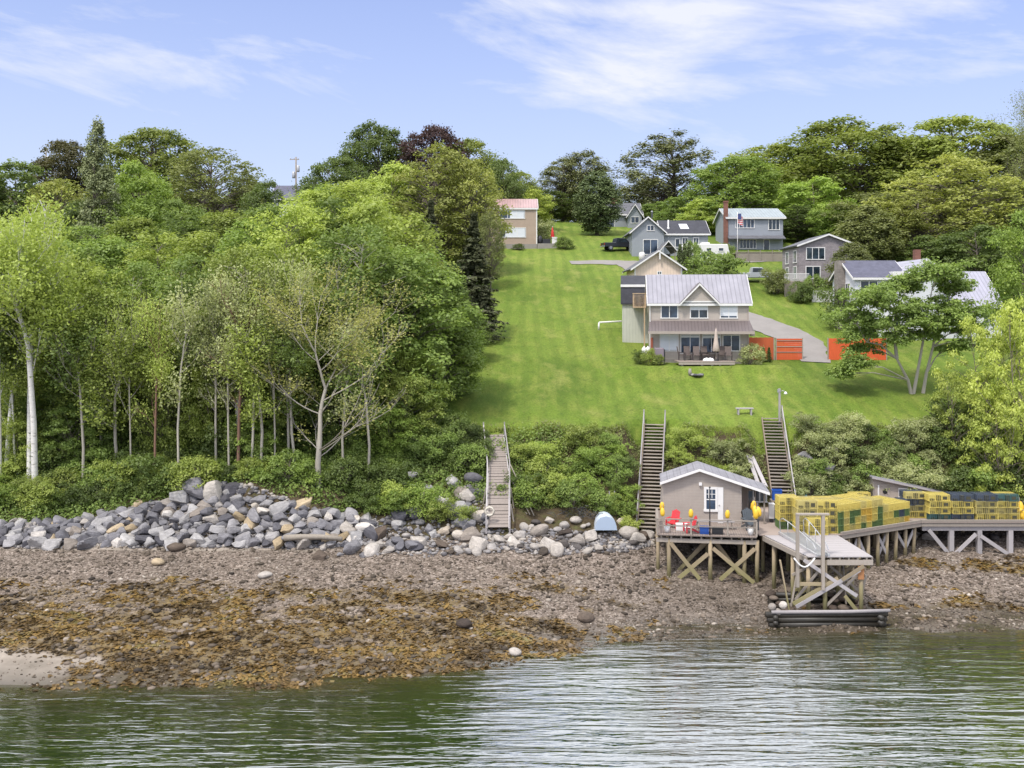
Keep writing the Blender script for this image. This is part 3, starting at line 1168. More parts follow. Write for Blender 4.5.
c0 = np.stack([px_ - dx * ln_ * .5 - dy * wd_, py_ - dy * ln_ * .5 + dx * wd_, base + hz + .03], -1)
c1 = np.stack([px_ - dx * ln_ * .5 + dy * wd_, py_ - dy * ln_ * .5 - dx * wd_, base + hz + .02], -1)
c2 = np.stack([px_ + dx * ln_ + dy * wd_ * .6, py_ + dy * ln_ - dx * wd_ * .6, base + hz * .3], -1)
c3 = np.stack([px_ + dx * ln_ - dy * wd_ * .6, py_ + dy * ln_ + dx * wd_ * .6, base + hz * .4], -1)
co = np.stack([c0, c1, c2, c3], 2).reshape(-1, 3)
fa = np.arange(len(co)).reshape(-1, 4)


def mat_weed():
    t = NT('rockweed')
    a = t.attr('tint')
    col = t.ramp(a, [(0, lin(60, 47, 27)), (0.4, lin(94, 74, 40)), (0.75, lin(124, 98, 50)), (1, lin(104, 94, 54))])
    n = t.noise(t.coord('Position'), 6, 4, 0.7)
    col = t.mix(0.8, col, t.ramp(n, [(0.3, (0.55,) * 3), (0.7, (1.3,) * 3)]), 'MULTIPLY')
    return t.done(col, 0.5, t.bump(n, 0.8, 0.04), spec=0.35)


o = raw_mesh('seaweed', co, fa, mat_weed(), np.repeat(np.clip(np.repeat(fbm(bx / 1.7, by, 3), nf) * 1.6 - .35 + nrg.uniform(-.2, .2, cn * nf), 0, 1), 4))
tag(o, 'olive brown rockweed lying in clumps over the lower beach', 'seaweed', None, 'stuff')
# ---- drift log
g = P(312, 538, 63.4)
m = MB()
m.tube([P(284, 538, 63.3), P(300, 537, 63.3), P(322, 537, 63.4), P(342, 539, 63.3)], [0.2, 0.19, 0.17, 0.14], 8)
tag(m.build('drift_log', mat_wood('drift_wood', lin(150, 140, 126)), None, True), 'long pale drift log lying against the foot of the rock wall', 'log')
# ---------------------------------------------------------------- vegetation
def leaf_quads(c, nrm, size, aspect=0.6, curl=0.0):
    """c (n,3) centres, nrm (n,3) normals -> diamond leaf sprays, 4 verts each"""
    n = len(c)
    nrm = nrm / np.maximum(1e-6, np.linalg.norm(nrm, axis=1, keepdims=True))
    t = nrg.normal(size=(n, 3))
    a = np.cross(nrm, t)
    a /= np.maximum(1e-6, np.linalg.norm(a, axis=1, keepdims=True))
    b = np.cross(nrm, a)
    s = size[:, None]
    q = np.stack([c - a * s, c + b * s * aspect, c + a * s, c - b * s * aspect], 1)
    return q.reshape(-1, 3), np.arange(4 * n).reshape(-1, 4)


def clump_leaves(centres, radii, per, leaf, up=0.35, squash=0.7, fill=0.45):
    cs, ns, ts = [], [], []
    for (c, r) in zip(centres, radii):
        n = max(6, int(per * (0.6 + 0.8 * nrg.random())))
        d = nrg.normal(size=(n, 3))
        d /= np.linalg.norm(d, axis=1, keepdims=True)
        d[:, 2] = np.where(d[:, 2] < -0.3, -d[:, 2] * 0.6, d[:, 2])
        rr = r * (fill + (1 - fill) * nrg.random(n) ** 0.6)
        rr *= 1 + 0.35 * (nrg.random(n) - 0.4) + 0.5 * nrg.random(n) ** 8
        p = d * rr[:, None]
        p[:, 2] *= squash
        cs.append(c + p)
        ns.append(d * 0.9 + np.array([0, 0, up]) + nrg.normal(size=(n, 3)) * 0.55)
        ts.append(np.clip(nrg.random() * 0.6 + nrg.random(n) * 0.4, 0, 1))
    c, nn, t = np.concatenate(cs), np.concatenate(ns), np.concatenate(ts)
    s = leaf * nrg.uniform(0.6, 1.35, len(c))
    q, f = leaf_quads(c, nn, s)
    return q, f, np.repeat(t, 4)


def envelope(shape, t):
    if shape == 'round':
        return math.sqrt(max(0.02, 1 - (2 * t - 0.9) ** 2 / 1.25))
    if shape == 'oval':
        return max(0.12, (math.sin(math.pi * min(1, (t * 0.86 + 0.10)))) ** 0.75)
    if shape == 'dome':
        return math.sqrt(max(0.03, 1 - max(0, (t - 0.25) / 0.78) ** 2)) * (0.75 + 0.25 * min(1, t / 0.25))
    if shape == 'cone':
        return max(0.06, 1 - t) ** 0.85
    if shape == 'column':
        return max(0.1, min(1, (1 - t) * 2.2) ** 0.7 * (0.7 + .3 * min(1, t * 4)))
    if shape == 'vase':
        return 0.35 + 0.65 * math.sin(min(1, t * 1.05 + 0.12) * math.pi * 0.72)
    return 1


TREE = {}


def tree_proto(key, h=12.0, crown0=0.3, rad=3.5, nclump=60, crad=1.0, per=110, leaf=0.17, shape='round', trunk_r=0.16,
               stems=1, lean=0.0, squash=0.7, limb_share=0.7, up=0.35, spread=0.0, fill=0.45, bare=0, seed=0, irregular=0.3, mound=False, hole=0.0):
    """meshes of one kind of tree: trunk with limbs, and a crown of leaf clumps; unit scale, base at the origin"""
    global nrg
    nrg = np.random.default_rng(1000 + seed)
    rr = random.Random(50 + seed)
    wood = MB()
    stem_paths = []
    for s in range(stems):
        a = rr.uniform(0, 6.28)
        sp = spread * (s - (stems - 1) / 2) if stems > 1 else lean
        pts, rads = [], []
        n = 7
        wob = rr.uniform(0, 6)
        for i in range(n):
            t = i / (n - 1)
            pts.append(Vector((sp * t + 0.12 * math.sin(wob + t * 5) * (h / 12) + (0.22 * s - 0.1 * (stems - 1)), 0.3 * math.sin(a + t * 3) * (h / 14) + (0.15 * (s % 2)), h * 0.93 * t * (1 - 0.08 * s) - 0.35 * (i == 0))))
            rads.append(trunk_r * (1 - 0.88 * t) * (1.25 if i == 0 else 1) * (1 - 0.12 * s))
        wood.tube(pts, rads, 7)
        stem_paths.append((pts, rads))
    cen, rds = [], []
    tries = 0
    ph = [rr.uniform(0, 6.28) for _ in range(4)]
    while len(cen) < nclump and tries < nclump * 6:
        tries += 1
        t = rr.random()
        e = envelope(shape, t)
        if rr.random() > e + 0.15:
            continue
        a = rr.uniform(0, 6.28)
        irr = 1 + irregular * (0.6 * math.sin(2 * a + ph[0] + 3 * t) + 0.5 * math.sin(3 * a + ph[1] - 4 * t))
        if hole and math.sin(2 * a + ph[2]) * math.sin(7 * t + ph[3]) > 1 - hole:
            continue
        r = rad * e * irr * (0.25 + 0.75 * rr.random() ** 0.5)
        z = h * (crown0 + (1 - crown0) * t)
        sx = 0
        if stems > 1:
            sx = spread * (rr.randrange(stems) - (stems - 1) / 2) * (z / h)
        else:
            sx = lean * z / h
        cen.append(np.array([r * math.cos(a) + sx, r * math.sin(a), z]))
        rds.append(crad * rr.uniform(0.65, 1.3) * (0.75 + 0.35 * e))
    # limbs
    for i, c in enumerate(cen):
        if rr.random() > limb_share:
            continue
        pts, rads = stem_paths[i % stems]
        zc = max(0.12 * h, c[2] - (0.35 + 0.35 * rr.random()) * math.hypot(c[0], c[1]) - 0.3)
        t = min(0.97, max(0.1, zc / (h * 0.93)))
        j = min(len(pts) - 2, int(t * (len(pts) - 1)))
        fr = t * (len(pts) - 1) - j
        st = pts[j].lerp(pts[j + 1], fr)
        r0 = max(0.02, (rads[j] + (rads[j + 1] - rads[j]) * fr) * 0.55)
        e = Vector(c)
        mid = st.lerp(e, 0.5) + Vector((rr.uniform(-.2, .2), rr.uniform(-.2, .2), 0.12 * (e - st).length)) * (h / 12)
        wood.tube([st, mid, e], [r0, r0 * 0.6, max(0.012, r0 * 0.2)], 5, False)
        for b in range(bare):
            d = Vector((rr.uniform(-1, 1), rr.uniform(-1, 1), rr.uniform(0.1, 1))).normalized() * rr.uniform(0.5, 1.3) * crad
            q = mid.lerp(e, rr.uniform(0.2, 1))
            wood.tube([q, q + d * 0.5 + Vector((0, 0, .05)), q + d], [max(0.012, r0 * 0.3), 0.012, 0.006], 4, False)
    q, f, ti = clump_leaves(cen, rds, per, leaf, up, squash, fill)
    if mound:
        q[:, 2] = np.maximum(q[:, 2], -0.3)
    me_w = wood.build('trunk', M_BARK)
    wm = me_w.data
    bpy.data.objects.remove(me_w)
    wm.polygons.foreach_set('use_smooth', [True] * len(wm.polygons))
    cm = raw_mesh('crown', q, f, M_LEAF['mid'], ti, linkit=False)
    co = q
    TREE[key] = (wm, cm, float(np.percentile(co[:, 2], 99.6)), float(np.percentile(co[:, 0], 98.5) - np.percentile(co[:, 0], 1.5)))


def conifer_proto(key, h=12, rad=2.6, levels=34, per=9, leaf=0.2, droop=0.25, trunk_r=0.16, crown0=0.06, gap=0.0, power=0.9, seed=0, cards=16):
    global nrg
    nrg = np.random.default_rng(2000 + seed)
    rr = random.Random(seed)
    wood = MB()
    wood.tube([(0, 0, -.3), (0.05, 0, h * .5), (0, 0, h * .99)], [trunk_r, trunk_r * .6, 0.01], 7)
    C, NN, T = [], [], []
    for i in range(levels):
        t = (i + rr.random() * .6) / levels
        z = h * (crown0 + (1 - crown0) * t)
        L = rad * max(0.05, (1 - t)) ** power * rr.uniform(0.78, 1.12)
        for b in range(per):
            if rr.random() < gap:
                continue
            a = rr.uniform(0, 6.28)
            l = L * rr.uniform(0.6, 1.1)
            tip = Vector((math.cos(a) * l, math.sin(a) * l, z - droop * l + 0.12 * l * rr.random()))
            wood.tube([(0, 0, z), tip], [max(.012, trunk_r * .22 * (1 - t)), 0.006], 3, False)
            k = nrg.random(cards) ** 0.7
            base = np.outer(k, np.array(tip)) + np.outer(1 - k, np.array([0, 0, z]))
            w = 0.16 * l * (1.15 - k)
            side = np.array([-math.sin(a), math.cos(a), 0])
            base += side * (nrg.uniform(-1, 1, cards) * (w + .12))[:, None]
            base[:, 2] -= np.abs(nrg.normal(size=cards)) * 0.10 + 0.02
            C.append(base)
            NN.append(np.array([math.cos(a) * 0.5, math.sin(a) * 0.5, 0.9]) + nrg.normal(size=(cards, 3)) * 0.45)
            T.append(np.clip(nrg.random() * .5 + nrg.random(cards) * .3 + k * .25, 0, 1))
    c, nn, ti = np.concatenate(C), np.concatenate(NN), np.concatenate(T)
    q, f = leaf_quads(c, nn, leaf * nrg.uniform(.6, 1.3, len(c)), 0.4)
    me_w = wood.build('trunk', M_BARK)
    wm = me_w.data
    bpy.data.objects.remove(me_w)
    cm = raw_mesh('crown', q, f, M_LEAF['mid'], np.repeat(ti, 4), linkit=False)
    TREE[key] = (wm, cm, h, 2 * rad * 0.95)


M_BARK = mat_wood('grey_bark', lin(112, 102, 92), 0.35, 0.9)
M_BARKRED = mat_wood('reddish_bark', lin(122, 92, 76), 0.35, 0.9)
M_BARKPALE = mat_wood('pale_bark', lin(172, 164, 150), 0.25, 0.9)
M_BIRCH = mat_birch('white_birch_bark')
M_LEAF = {
    'mid': mat_leaf('leaf_mid_green', lin(64, 90, 30), lin(96, 126, 44), lin(124, 150, 58), rvar=.42),
    'fresh': mat_leaf('leaf_fresh_green', lin(88, 112, 34), lin(122, 148, 48), lin(150, 172, 66), rvar=.4),
    'bright': mat_leaf('leaf_bright_green', lin(80, 112, 30), lin(110, 142, 40), lin(134, 162, 54)),
    'lime': mat_leaf('leaf_lime', lin(106, 132, 38), lin(140, 164, 50), lin(168, 188, 72)),
    'dark': mat_leaf('leaf_dark_green', lin(52, 74, 28), lin(78, 102, 38), lin(100, 124, 48)),
    'oak': mat_leaf('leaf_oak', lin(72, 94, 28), lin(108, 130, 40), lin(136, 152, 54)),
    'yellow': mat_leaf('leaf_yellow_green', lin(94, 112, 40), lin(122, 138, 52), lin(146, 160, 70)),
    'olive': mat_leaf('leaf_olive', lin(72, 88, 40), lin(98, 114, 54), lin(120, 134, 70)),
    'purple': mat_leaf('leaf_purple', lin(48, 38, 38), lin(66, 52, 50), lin(82, 66, 58)),
    'spruce': mat_leaf('needle_spruce', lin(40, 52, 32), lin(62, 74, 44), lin(84, 92, 58), trans=0.1),
    'cedar': mat_leaf('needle_cedar', lin(54, 74, 38), lin(74, 96, 48), lin(92, 112, 60), trans=0.1),
    'columnar': mat_leaf('needle_columnar', lin(66, 82, 46), lin(88, 104, 62), lin(108, 122, 78), trans=0.1),
    'pine': mat_leaf('needle_pine', lin(78, 94, 54), lin(104, 118, 68), lin(126, 138, 86), trans=0.1),
    'dry': mat_leaf('leaf_sparse', lin(104, 118, 50), lin(130, 142, 64), lin(152, 160, 84)),
    'sage': mat_leaf('leaf_sage', lin(96, 116, 64), lin(128, 146, 88), lin(160, 174, 120)),
    'grass': mat_leaf('grass_blades', lin(70, 90, 30), lin(98, 118, 42), lin(122, 134, 58), rvar=0),
    'brown': mat_leaf('leaf_brown', lin(58, 64, 34), lin(76, 80, 44), lin(92, 94, 54)),
}

# kinds
tree_proto('aspen1', h=13, crown0=.30, rad=2.7, nclump=125, crad=.68, per=105, leaf=.105, shape='oval', trunk_r=.12, seed=1, irregular=.4, squash=1.15, up=.6)
tree_proto('aspen2', h=14, crown0=.28, rad=3.1, nclump=140, crad=.75, per=105, leaf=.11, shape='oval', trunk_r=.12, seed=2, irregular=.45, stems=2, spread=1.2, squash=1.15, up=.6)
tree_proto('aspen3', h=12, crown0=.06, rad=3.0, nclump=150, crad=.75, per=115, leaf=.115, shape='round', trunk_r=.13, seed=3, irregular=.4, squash=1.05, up=.6)
tree_proto('oak1', h=17, crown0=.07, rad=7.4, nclump=270, crad=1.3, per=105, leaf=.20, shape='dome', trunk_r=.4, seed=5, irregular=.2, squash=.95, up=.6)
tree_proto('oak2', h=16, crown0=.07, rad=6.6, nclump=230, crad=1.25, per=105, leaf=.20, shape='round', trunk_r=.38, seed=6, irregular=.26, squash=.95, up=.6)
tree_proto('maple', h=11, crown0=.10, rad=4.0, nclump=130, crad=.95, per=140, leaf=.16, shape='round', trunk_r=.22, seed=7, irregular=.25, squash=.9, up=.6)
tree_proto('spring', h=13, crown0=.10, rad=4.6, nclump=230, crad=.8, per=60, leaf=.14, shape='round', trunk_r=.22, seed=8, irregular=.22, bare=2, limb_share=.9, fill=.2, squash=1.0, up=.6)
tree_proto('pine', h=17, crown0=.08, rad=4.2, nclump=230, crad=.8, per=80, leaf=.15, shape='oval', trunk_r=.24, seed=11, irregular=.4, squash=1.15, limb_share=.9, up=.7)
tree_proto('cedar', h=10, crown0=.05, rad=3.0, nclump=260, crad=.7, per=90, leaf=.13, shape='oval', trunk_r=.25, seed=12, irregular=.04, squash=1.1, up=.6)
tree_proto('columnar', h=17, crown0=.05, rad=2.1, nclump=170, crad=.7, per=120, leaf=.14, shape='column', trunk_r=.25, seed=13, irregular=.2, squash=1.4, up=.5)
tree_proto('young', h=7, crown0=.03, rad=3.2, nclump=150, crad=.62, per=120, leaf=.10, shape='round', trunk_r=.09, seed=14, irregular=.4, stems=3, spread=1.4, squash=.95, up=.6)
tree_proto('shrub1', h=1.9, crown0=.0, rad=1.35, nclump=40, crad=.45, per=100, leaf=.075, shape='dome', trunk_r=.04, seed=16, stems=3, spread=.5, irregular=.3, mound=True, squash=.95, up=.6)
tree_proto('shrub2', h=2.4, crown0=.0, rad=1.6, nclump=48, crad=.5, per=100, leaf=.08, shape='round', trunk_r=.05, seed=17, stems=3, spread=.6, irregular=.4, mound=True, squash=.95, up=.6)
tree_proto('shrub3', h=1.5, crown0=.0, rad=1.5, nclump=36, crad=.42, per=90, leaf=.07, shape='dome', trunk_r=.03, seed=18, stems=2, spread=.5, irregular=.45, mound=True, squash=.95, up=.6)
tree_proto('clipped', h=1.6, crown0=.0, rad=1.5, nclump=70, crad=.36, per=110, leaf=.06, shape='dome', trunk_r=.05, seed=19, irregular=.03, mound=True, squash=.9)


def branchy_proto(key, h, trunk_r, fork0, spread, depth=4, kids=(2, 3), leaf=.1, per=6, clump=.5, stems=1, stem_gap=.8, taper=.68, seed=0, side=3, gnarl=.12, ratio=.72, lean=0.0, upturn=.25, reach=None, squash=1.0, tlimbs=3, tl=.17):
    """a tree grown by forking limbs; leaves sit along the last twigs"""
    global nrg
    nrg = np.random.default_rng(3000 + seed)
    rr = random.Random(300 + seed)
    wood = MB()
    tips = []

    def grow(p, d, L, r, lev):
        n = 4
        pts, rads = [p], [r]
        for i in range(n):
            d = (d + Vector((rr.uniform(-1, 1), rr.uniform(-1, 1), rr.uniform(-.6, 1) + upturn)) * gnarl).normalized()
            p = p + d * (L / n)
            pts.append(p)
            rads.append(r * (1 - (1 - taper) * (i + 1) / n))
        wood.tube(pts, rads, 7 if lev == 0 else (5 if lev < 3 else 3), False)
        if lev >= depth - 1:
            for q in pts[1:]:
                tips.append(np.array(q))
        if lev >= depth:
            return
        r2 = rads[-1]
        for k in range(rr.randint(*kids)):
            a = rr.uniform(0, 6.28)
            s = d.cross(Vector((math.cos(a), math.sin(a), .3))).normalized()
            dd = (d + s * spread * rr.uniform(.5, 1.15)).normalized()
            grow(pts[-1], dd, L * ratio * rr.uniform(.8, 1.15), r2 * (.92 if k == 0 else .68), lev + 1)
        for k in range(side if lev < 2 else max(1, side - 2)):
            j = rr.randint(1, n - 1)
            a = rr.uniform(0, 6.28)
            dd = (Vector((math.cos(a), math.sin(a), rr.uniform(.1, .8)))).normalized()
            grow(pts[j], (dd + d * .35).normalized(), L * ratio * rr.uniform(.55, 1.0), rads[j] * .5, max(lev + 1, depth - 3))
    for s in range(stems):
        o = (s - (stems - 1) / 2) * stem_gap
        L0 = h * fork0 * (1 - .12 * s)
        a = rr.uniform(-.05, .05)
        d0 = Vector((lean + o * .09 + a, rr.uniform(-.05, .05), 1)).normalized()
        base = Vector((o, .3 * (s % 2), -.3))
        m1 = base + d0 * L0 * .5 + Vector((rr.uniform(-.1, .1), rr.uniform(-.1, .1), 0))
        top = base + d0 * L0
        wood.tube([base, base + d0 * .7, m1, top], [trunk_r * 1.35, trunk_r * 1.05, trunk_r * .93, trunk_r * .82], 9, False)
        for k in range(tlimbs):
            q = m1.lerp(top, rr.uniform(.25, 1))
            a = rr.uniform(0, 6.28)
            grow(q, Vector((math.cos(a), math.sin(a), rr.uniform(.35, .9))).normalized(), h * tl * rr.uniform(.7, 1.3), trunk_r * .3, max(1, depth - 2))
        grow(top, d0, h * (1 - fork0) * .36, trunk_r * .8, 0)
    tips = np.array(tips)
    if reach:
        pass
    n = len(tips) * per
    src = np.repeat(tips, per, 0) + nrg.normal(size=(n, 3)) * clump * np.array([1, 1, squash])
    q, f = leaf_quads(src, nrg.normal(size=(n, 3)) * .7 + np.array([0, 0, .6]), leaf * nrg.uniform(.6, 1.35, n))
    ti = np.repeat(np.clip(np.repeat(nrg.random(len(tips)) * .6, per) + nrg.random(n) * .4, 0, 1), 4)
    me_w = wood.build('trunk', M_BARK)
    wm = me_w.data
    bpy.data.objects.remove(me_w)
    wm.polygons.foreach_set('use_smooth', [True] * len(wm.polygons))
    cm = raw_mesh('crown', q, f, M_LEAF['mid'], ti, linkit=False)
    TREE[key] = (wm, cm, float(np.percentile(tips[:, 2], 99)), float(np.percentile(tips[:, 0], 98) - np.percentile(tips[:, 0], 2)) + .5)


branchy_proto('sparse', 15.5, .17, .26, .40, depth=5, kids=(2, 3), leaf=.08, per=3, clump=.32, seed=4, side=3, ratio=.78, upturn=.8, gnarl=.1, tlimbs=5, tl=.18)
branchy_proto('birch', 17, .19, .60, .5, depth=4, kids=(2, 3), leaf=.105, per=6, clump=.5, stems=2, stem_gap=1.3, seed=2, side=3, ratio=.78, tlimbs=1, tl=.12, upturn=.3)
branchy_proto('thin', 12, .10, .52, .55, depth=3, kids=(2, 3), leaf=.1, per=8, clump=.42, seed=3, side=3, ratio=.74, tlimbs=2, tl=.1)
branchy_proto('pole', 12, .075, .55, .5, depth=3, kids=(2, 3), leaf=.095, per=4, clump=.4, seed=12, side=2, ratio=.74, tlimbs=2, tl=.1, upturn=.35)
branchy_proto('twiggy', 12, .11, .50, .6, depth=4, kids=(2, 3), leaf=.085, per=2, clump=.35, seed=5, side=3, ratio=.74, tlimbs=3, tl=.12, upturn=.4)


def leaning_proto(key, lobes, stems, leaf, per, crad, seed):
    """open tree on leaning stems; lobes and stems are given in metres from the foot (x, depth, height)"""
    global nrg
    nrg = np.random.default_rng(4000 + seed)
    rr = random.Random(seed)
    wood = MB()
    for pts in stems:
        n = len(pts)
        wood.tube([Vector(p) for p in pts], [.15 * (1 - .75 * i / (n - 1)) for i in range(n)], 8, False)
    allp = [Vector(p) for pts in stems for p in pts[1:]]
    cen, rds = [], []
    for (x, z, w, h, k) in lobes:
        dy = rr.uniform(-1.6, 1.6)
        hub = Vector((x, dy, z))
        near = min(allp, key=lambda p: (p - hub).length + (3 if p.z > z else 0))
        mid = near.lerp(hub, .5) + Vector((0, 0, .35))
        wood.tube([near, mid, hub], [.07, .045, .02], 6, False)
        for _ in range(int(k * 2.6)):
            a, b, c = rr.gauss(0, .5), rr.gauss(0, .5), rr.gauss(0, .45)
            q = hub + Vector((a * w, b * max(w, 1.3), c * h))
            wood.tube([mid.lerp(hub, rr.random()), q], [.025, .008], 4, False)
            cen.append(np.array(q))
            rds.append(crad * rr.uniform(.6, 1.2))
    q, f, ti = clump_leaves(cen, rds, per, leaf, .6, .85, .3)
    me_w = wood.build('trunk', M_BARK)
    wm = me_w.data
    bpy.data.objects.remove(me_w)
    wm.polygons.foreach_set('use_smooth', [True] * len(wm.polygons))
    cm = raw_mesh('crown', q, f, M_LEAF['mid'], ti, linkit=False)
    TREE[key] = (wm, cm, float(np.percentile(q[:, 2], 99.6)), float(np.percentile(q[:, 0], 98.5) - np.percentile(q[:, 0], 1.5)))


_m = lambda px, py: ((px - 912) / 12.05, (397 - py) / 12.05)
leaning_proto('leaner', [(*_m(*a), w, h, k) for a, w, h, k in [((935, 274), 1.6, .9, 16), ((915, 284), 1.5, .8, 14), ((955, 288), 1.2, 1.0, 12), ((893, 294), 1.5, .8, 14), ((872, 302), 1.5, .8, 14), ((855, 318), 1.2, .7, 10),
                                                              ((905, 312), 1.6, .9, 12), ((940, 308), 1.5, .8, 12), ((968, 314), 1.3, .7, 10), ((880, 328), 1.3, .6, 8), ((925, 334), 1.4, .7, 9), ((957, 332), 1.0, .5, 6),
                                                              ((858, 364), 1.0, .7, 9), ((872, 352), 1.0, .5, 6), ((866, 338), 1.2, .6, 7), ((897, 342), 1.0, .6, 6), ((912, 324), 1.4, .8, 9), ((938, 322), 1.3, .8, 8), ((955, 346), .9, .6, 5), ((848, 376), .7, .5, 5), ((945, 352), .7, .5, 4)]],
              [[(0, 0, -.3), (-.3, 0, 1.2), (-1.1, .1, 3.0), (-2.3, .2, 4.2), (-3.3, .2, 4.4)], [(.1, .1, -.3), (.45, .1, 1.8), (.9, .2, 4.4), (1.2, .2, 6.6), (1.6, .2, 8.9)],
               [(.9, .3, -.3), (1.2, .3, 1.7), (1.7, .3, 4.0), (2.0, .3, 6.2), (2.8, .3, 7.8)], [(-1.1, .1, 3.0), (-1.2, .3, 4.8), (-1.0, .4, 7.0), (-.4, .4, 8.6)]], .115, 105, .66, 3)
tree_proto('sapling', h=7, crown0=.05, rad=3.0, nclump=100, crad=.58, per=105, leaf=.10, shape='oval', trunk_r=.08, seed=24, irregular=.55, hole=.3, squash=.85, stems=3, spread=1.6, fill=.3, up=.6)
conifer_proto('spruce', h=13, rad=2.9, seed=1, per=13, cards=26, leaf=.22, levels=38)
conifer_proto('arbor', h=2.6, rad=.6, levels=20, per=10, leaf=.09, droop=-.5, trunk_r=.05, crown0=.02, power=.6, seed=3, cards=10)
tree_proto('loose_pine', h=17, crown0=.06, rad=4.2, nclump=240, crad=.72, per=85, leaf=.13, shape='oval', trunk_r=.24, seed=31, irregular=.42, squash=1.7, limb_share=.9, up=.8, fill=.2, bare=1)
nrg = np.random.default_rng(77)
N_TREES = 0


def tree(kind, leaf, px, D, top, width, label, name, cat='tree', group=None, bark=None, rz=None, base=None):
    """a tree standing on the ground at column px, depth D; its top reaches row top, its crown is width pixels wide"""
    global N_TREES
    N_TREES += 1
    wm, cm, h0, w0 = TREE[kind]
    g = ground_at(px, D) if base is None else Vector(base)
    zt_ = Z(top, D)
    sz = max(0.3, (zt_ - g.z)) / h0
    sx = width * D / F / w0
    root = thing(name, label, cat, g - Vector((0, 0, 0.05)), rng.uniform(0, 6.28) if rz is None else rz, group)
    root.scale = (sx, sx, sz)
    stem = name_part = 'stems' if cat == 'shrub' else 'trunk'
    t = link(bpy.data.objects.new(stem, wm), root)
    if bark:
        t.material_slots[0].link = 'OBJECT'
        t.material_slots[0].material = bark
    c = link(bpy.data.objects.new('foliage' if cat == 'shrub' else 'crown', cm), root)
    c.material_slots[0].link = 'OBJECT'
    c.material_slots[0].material = M_LEAF[leaf]
    return root
# ---------------------------------------------------------------- trees, one by one
# (kind, leaf, column, depth, top row, width px, label, name, group, bark)
G_ASP = 'young aspens of the wood on the left'
L_ASP = 'light green young aspen standing among many alike in the wood on the left'
L_ASPF = 'slender pale trunked aspen in the front row of the wood above the rock wall'
G_ASPF = 'aspens in the front row above the rock wall'
G_SKY = 'broad oaks on the right hand skyline'
T = [
    ('birch', 'fresh', 30, 69.6, 208, 118, 'tall white birch with two stems at the left edge above the rock wall', 'birch_tree', None, M_BIRCH),
    ('birch', 'mid', 4, 70.2, 262, 90, 'thinner white birch cut by the left border', 'birch_tree', None, M_BIRCH),
    ('thin', 'fresh', 17, 70.8, 345, 30, 'short white birch pole between the two big birches', 'birch_tree', None, M_BIRCH),
    ('aspen3', 'fresh', 70, 76, 258, 92, L_ASPF, 'aspen_tree', G_ASPF, M_BARKPALE),
    ('aspen1', 'fresh', 104, 73, 270, 76, L_ASPF, 'aspen_tree', G_ASPF, M_BARKPALE),
    ('thin', 'fresh', 119, 70.2, 330, 44, 'thin bare stemmed tree left of the reddish trunk', 'aspen_tree', None, M_BARKPALE),
    ('twiggy', 'fresh', 155, 69.0, 300, 56, 'thin tree with a reddish bare trunk above the rock wall', 'pine_tree', None, M_BARKRED),
    ('aspen2', 'mid', 140, 76, 262, 84, L_ASPF, 'aspen_tree', G_ASPF, M_BARKPALE),
    ('aspen1', 'mid', 186, 73.5, 255, 78, L_ASPF, 'aspen_tree', G_ASPF, M_BARKPALE),
    ('twiggy', 'sage', 216, 69.8, 285, 56, 'grey tree with a fan of bare twigs under its crown in front of the wood', 'aspen_tree', None, M_BARKPALE),
    ('aspen2', 'fresh', 238, 71.5, 248, 92, 'aspen with two pale stems above the highest rocks of the wall', 'aspen_tree', None, M_BARKPALE),
    ('thin', 'fresh', 251, 69.0, 322, 34, 'short pale sapling above the wall right of the highest rocks', 'aspen_tree', None, M_BARKPALE),
    ('twiggy', 'sage', 229, 69.2, 282, 50, 'thin grey stem left of the rusty trunk above the wall', 'aspen_tree', None, M_BARKPALE),
    ('twiggy', 'sage', 238, 69.0, 272, 74, 'rusty stained trunk with a wide fan of bare twigs above the wall', 'aspen_tree', None, M_BARKRED),
    ('twiggy', 'fresh', 275, 69.4, 290, 44, 'thin straight pale stem left of the bent grey stem', 'aspen_tree', None, M_BARKPALE),
    ('twiggy', 'sage', 289, 69.8, 262, 62, 'tall twiggy stem behind the bent grey stem', 'aspen_tree', None, M_BARKPALE),
    ('twiggy', 'fresh', 131, 69.6, 300, 40, 'grey twiggy stem between the thin bare tree and the reddish trunk', 'aspen_tree', None, M_BARKPALE),
    ('aspen1', 'fresh', 281, 72.5, 243, 80, L_ASPF, 'aspen_tree', G_ASPF, M_BARKPALE),
    ('thin', 'mid', 296, 69.5, 320, 40, 'bent grey stem just left of the almost leafless tree', 'aspen_tree', None, M_BARKPALE),
    ('sparse', 'dry', 318, 67.6, 268, 140, 'almost leafless tree with pale spreading branches above the drift log', 'bare_tree', None, M_BARKPALE),
    ('aspen2', 'mid', 352, 75.5, 225, 110, L_ASPF, 'aspen_tree', G_ASPF, M_BARKPALE),
    ('aspen3', 'mid', 402, 76.5, 248, 104, 'full green tree at the corner of the wood beside the lower lawn', 'aspen_tree', None, None),
    ('aspen3', 'mid', 437, 80, 268, 84, 'bushy tree with foliage to the ground at the edge of the lawn', 'aspen_tree', None, None),
    ('aspen3', 'bright', 456, 82.5, 300, 58, 'low rounded tree standing out furthest onto the lower lawn', 'aspen_tree', None, None),
    ('aspen3', 'mid', 470, 93, 318, 40, 'small dark green tree below the nearer spruce on the lawn edge', 'aspen_tree', None, None),
]
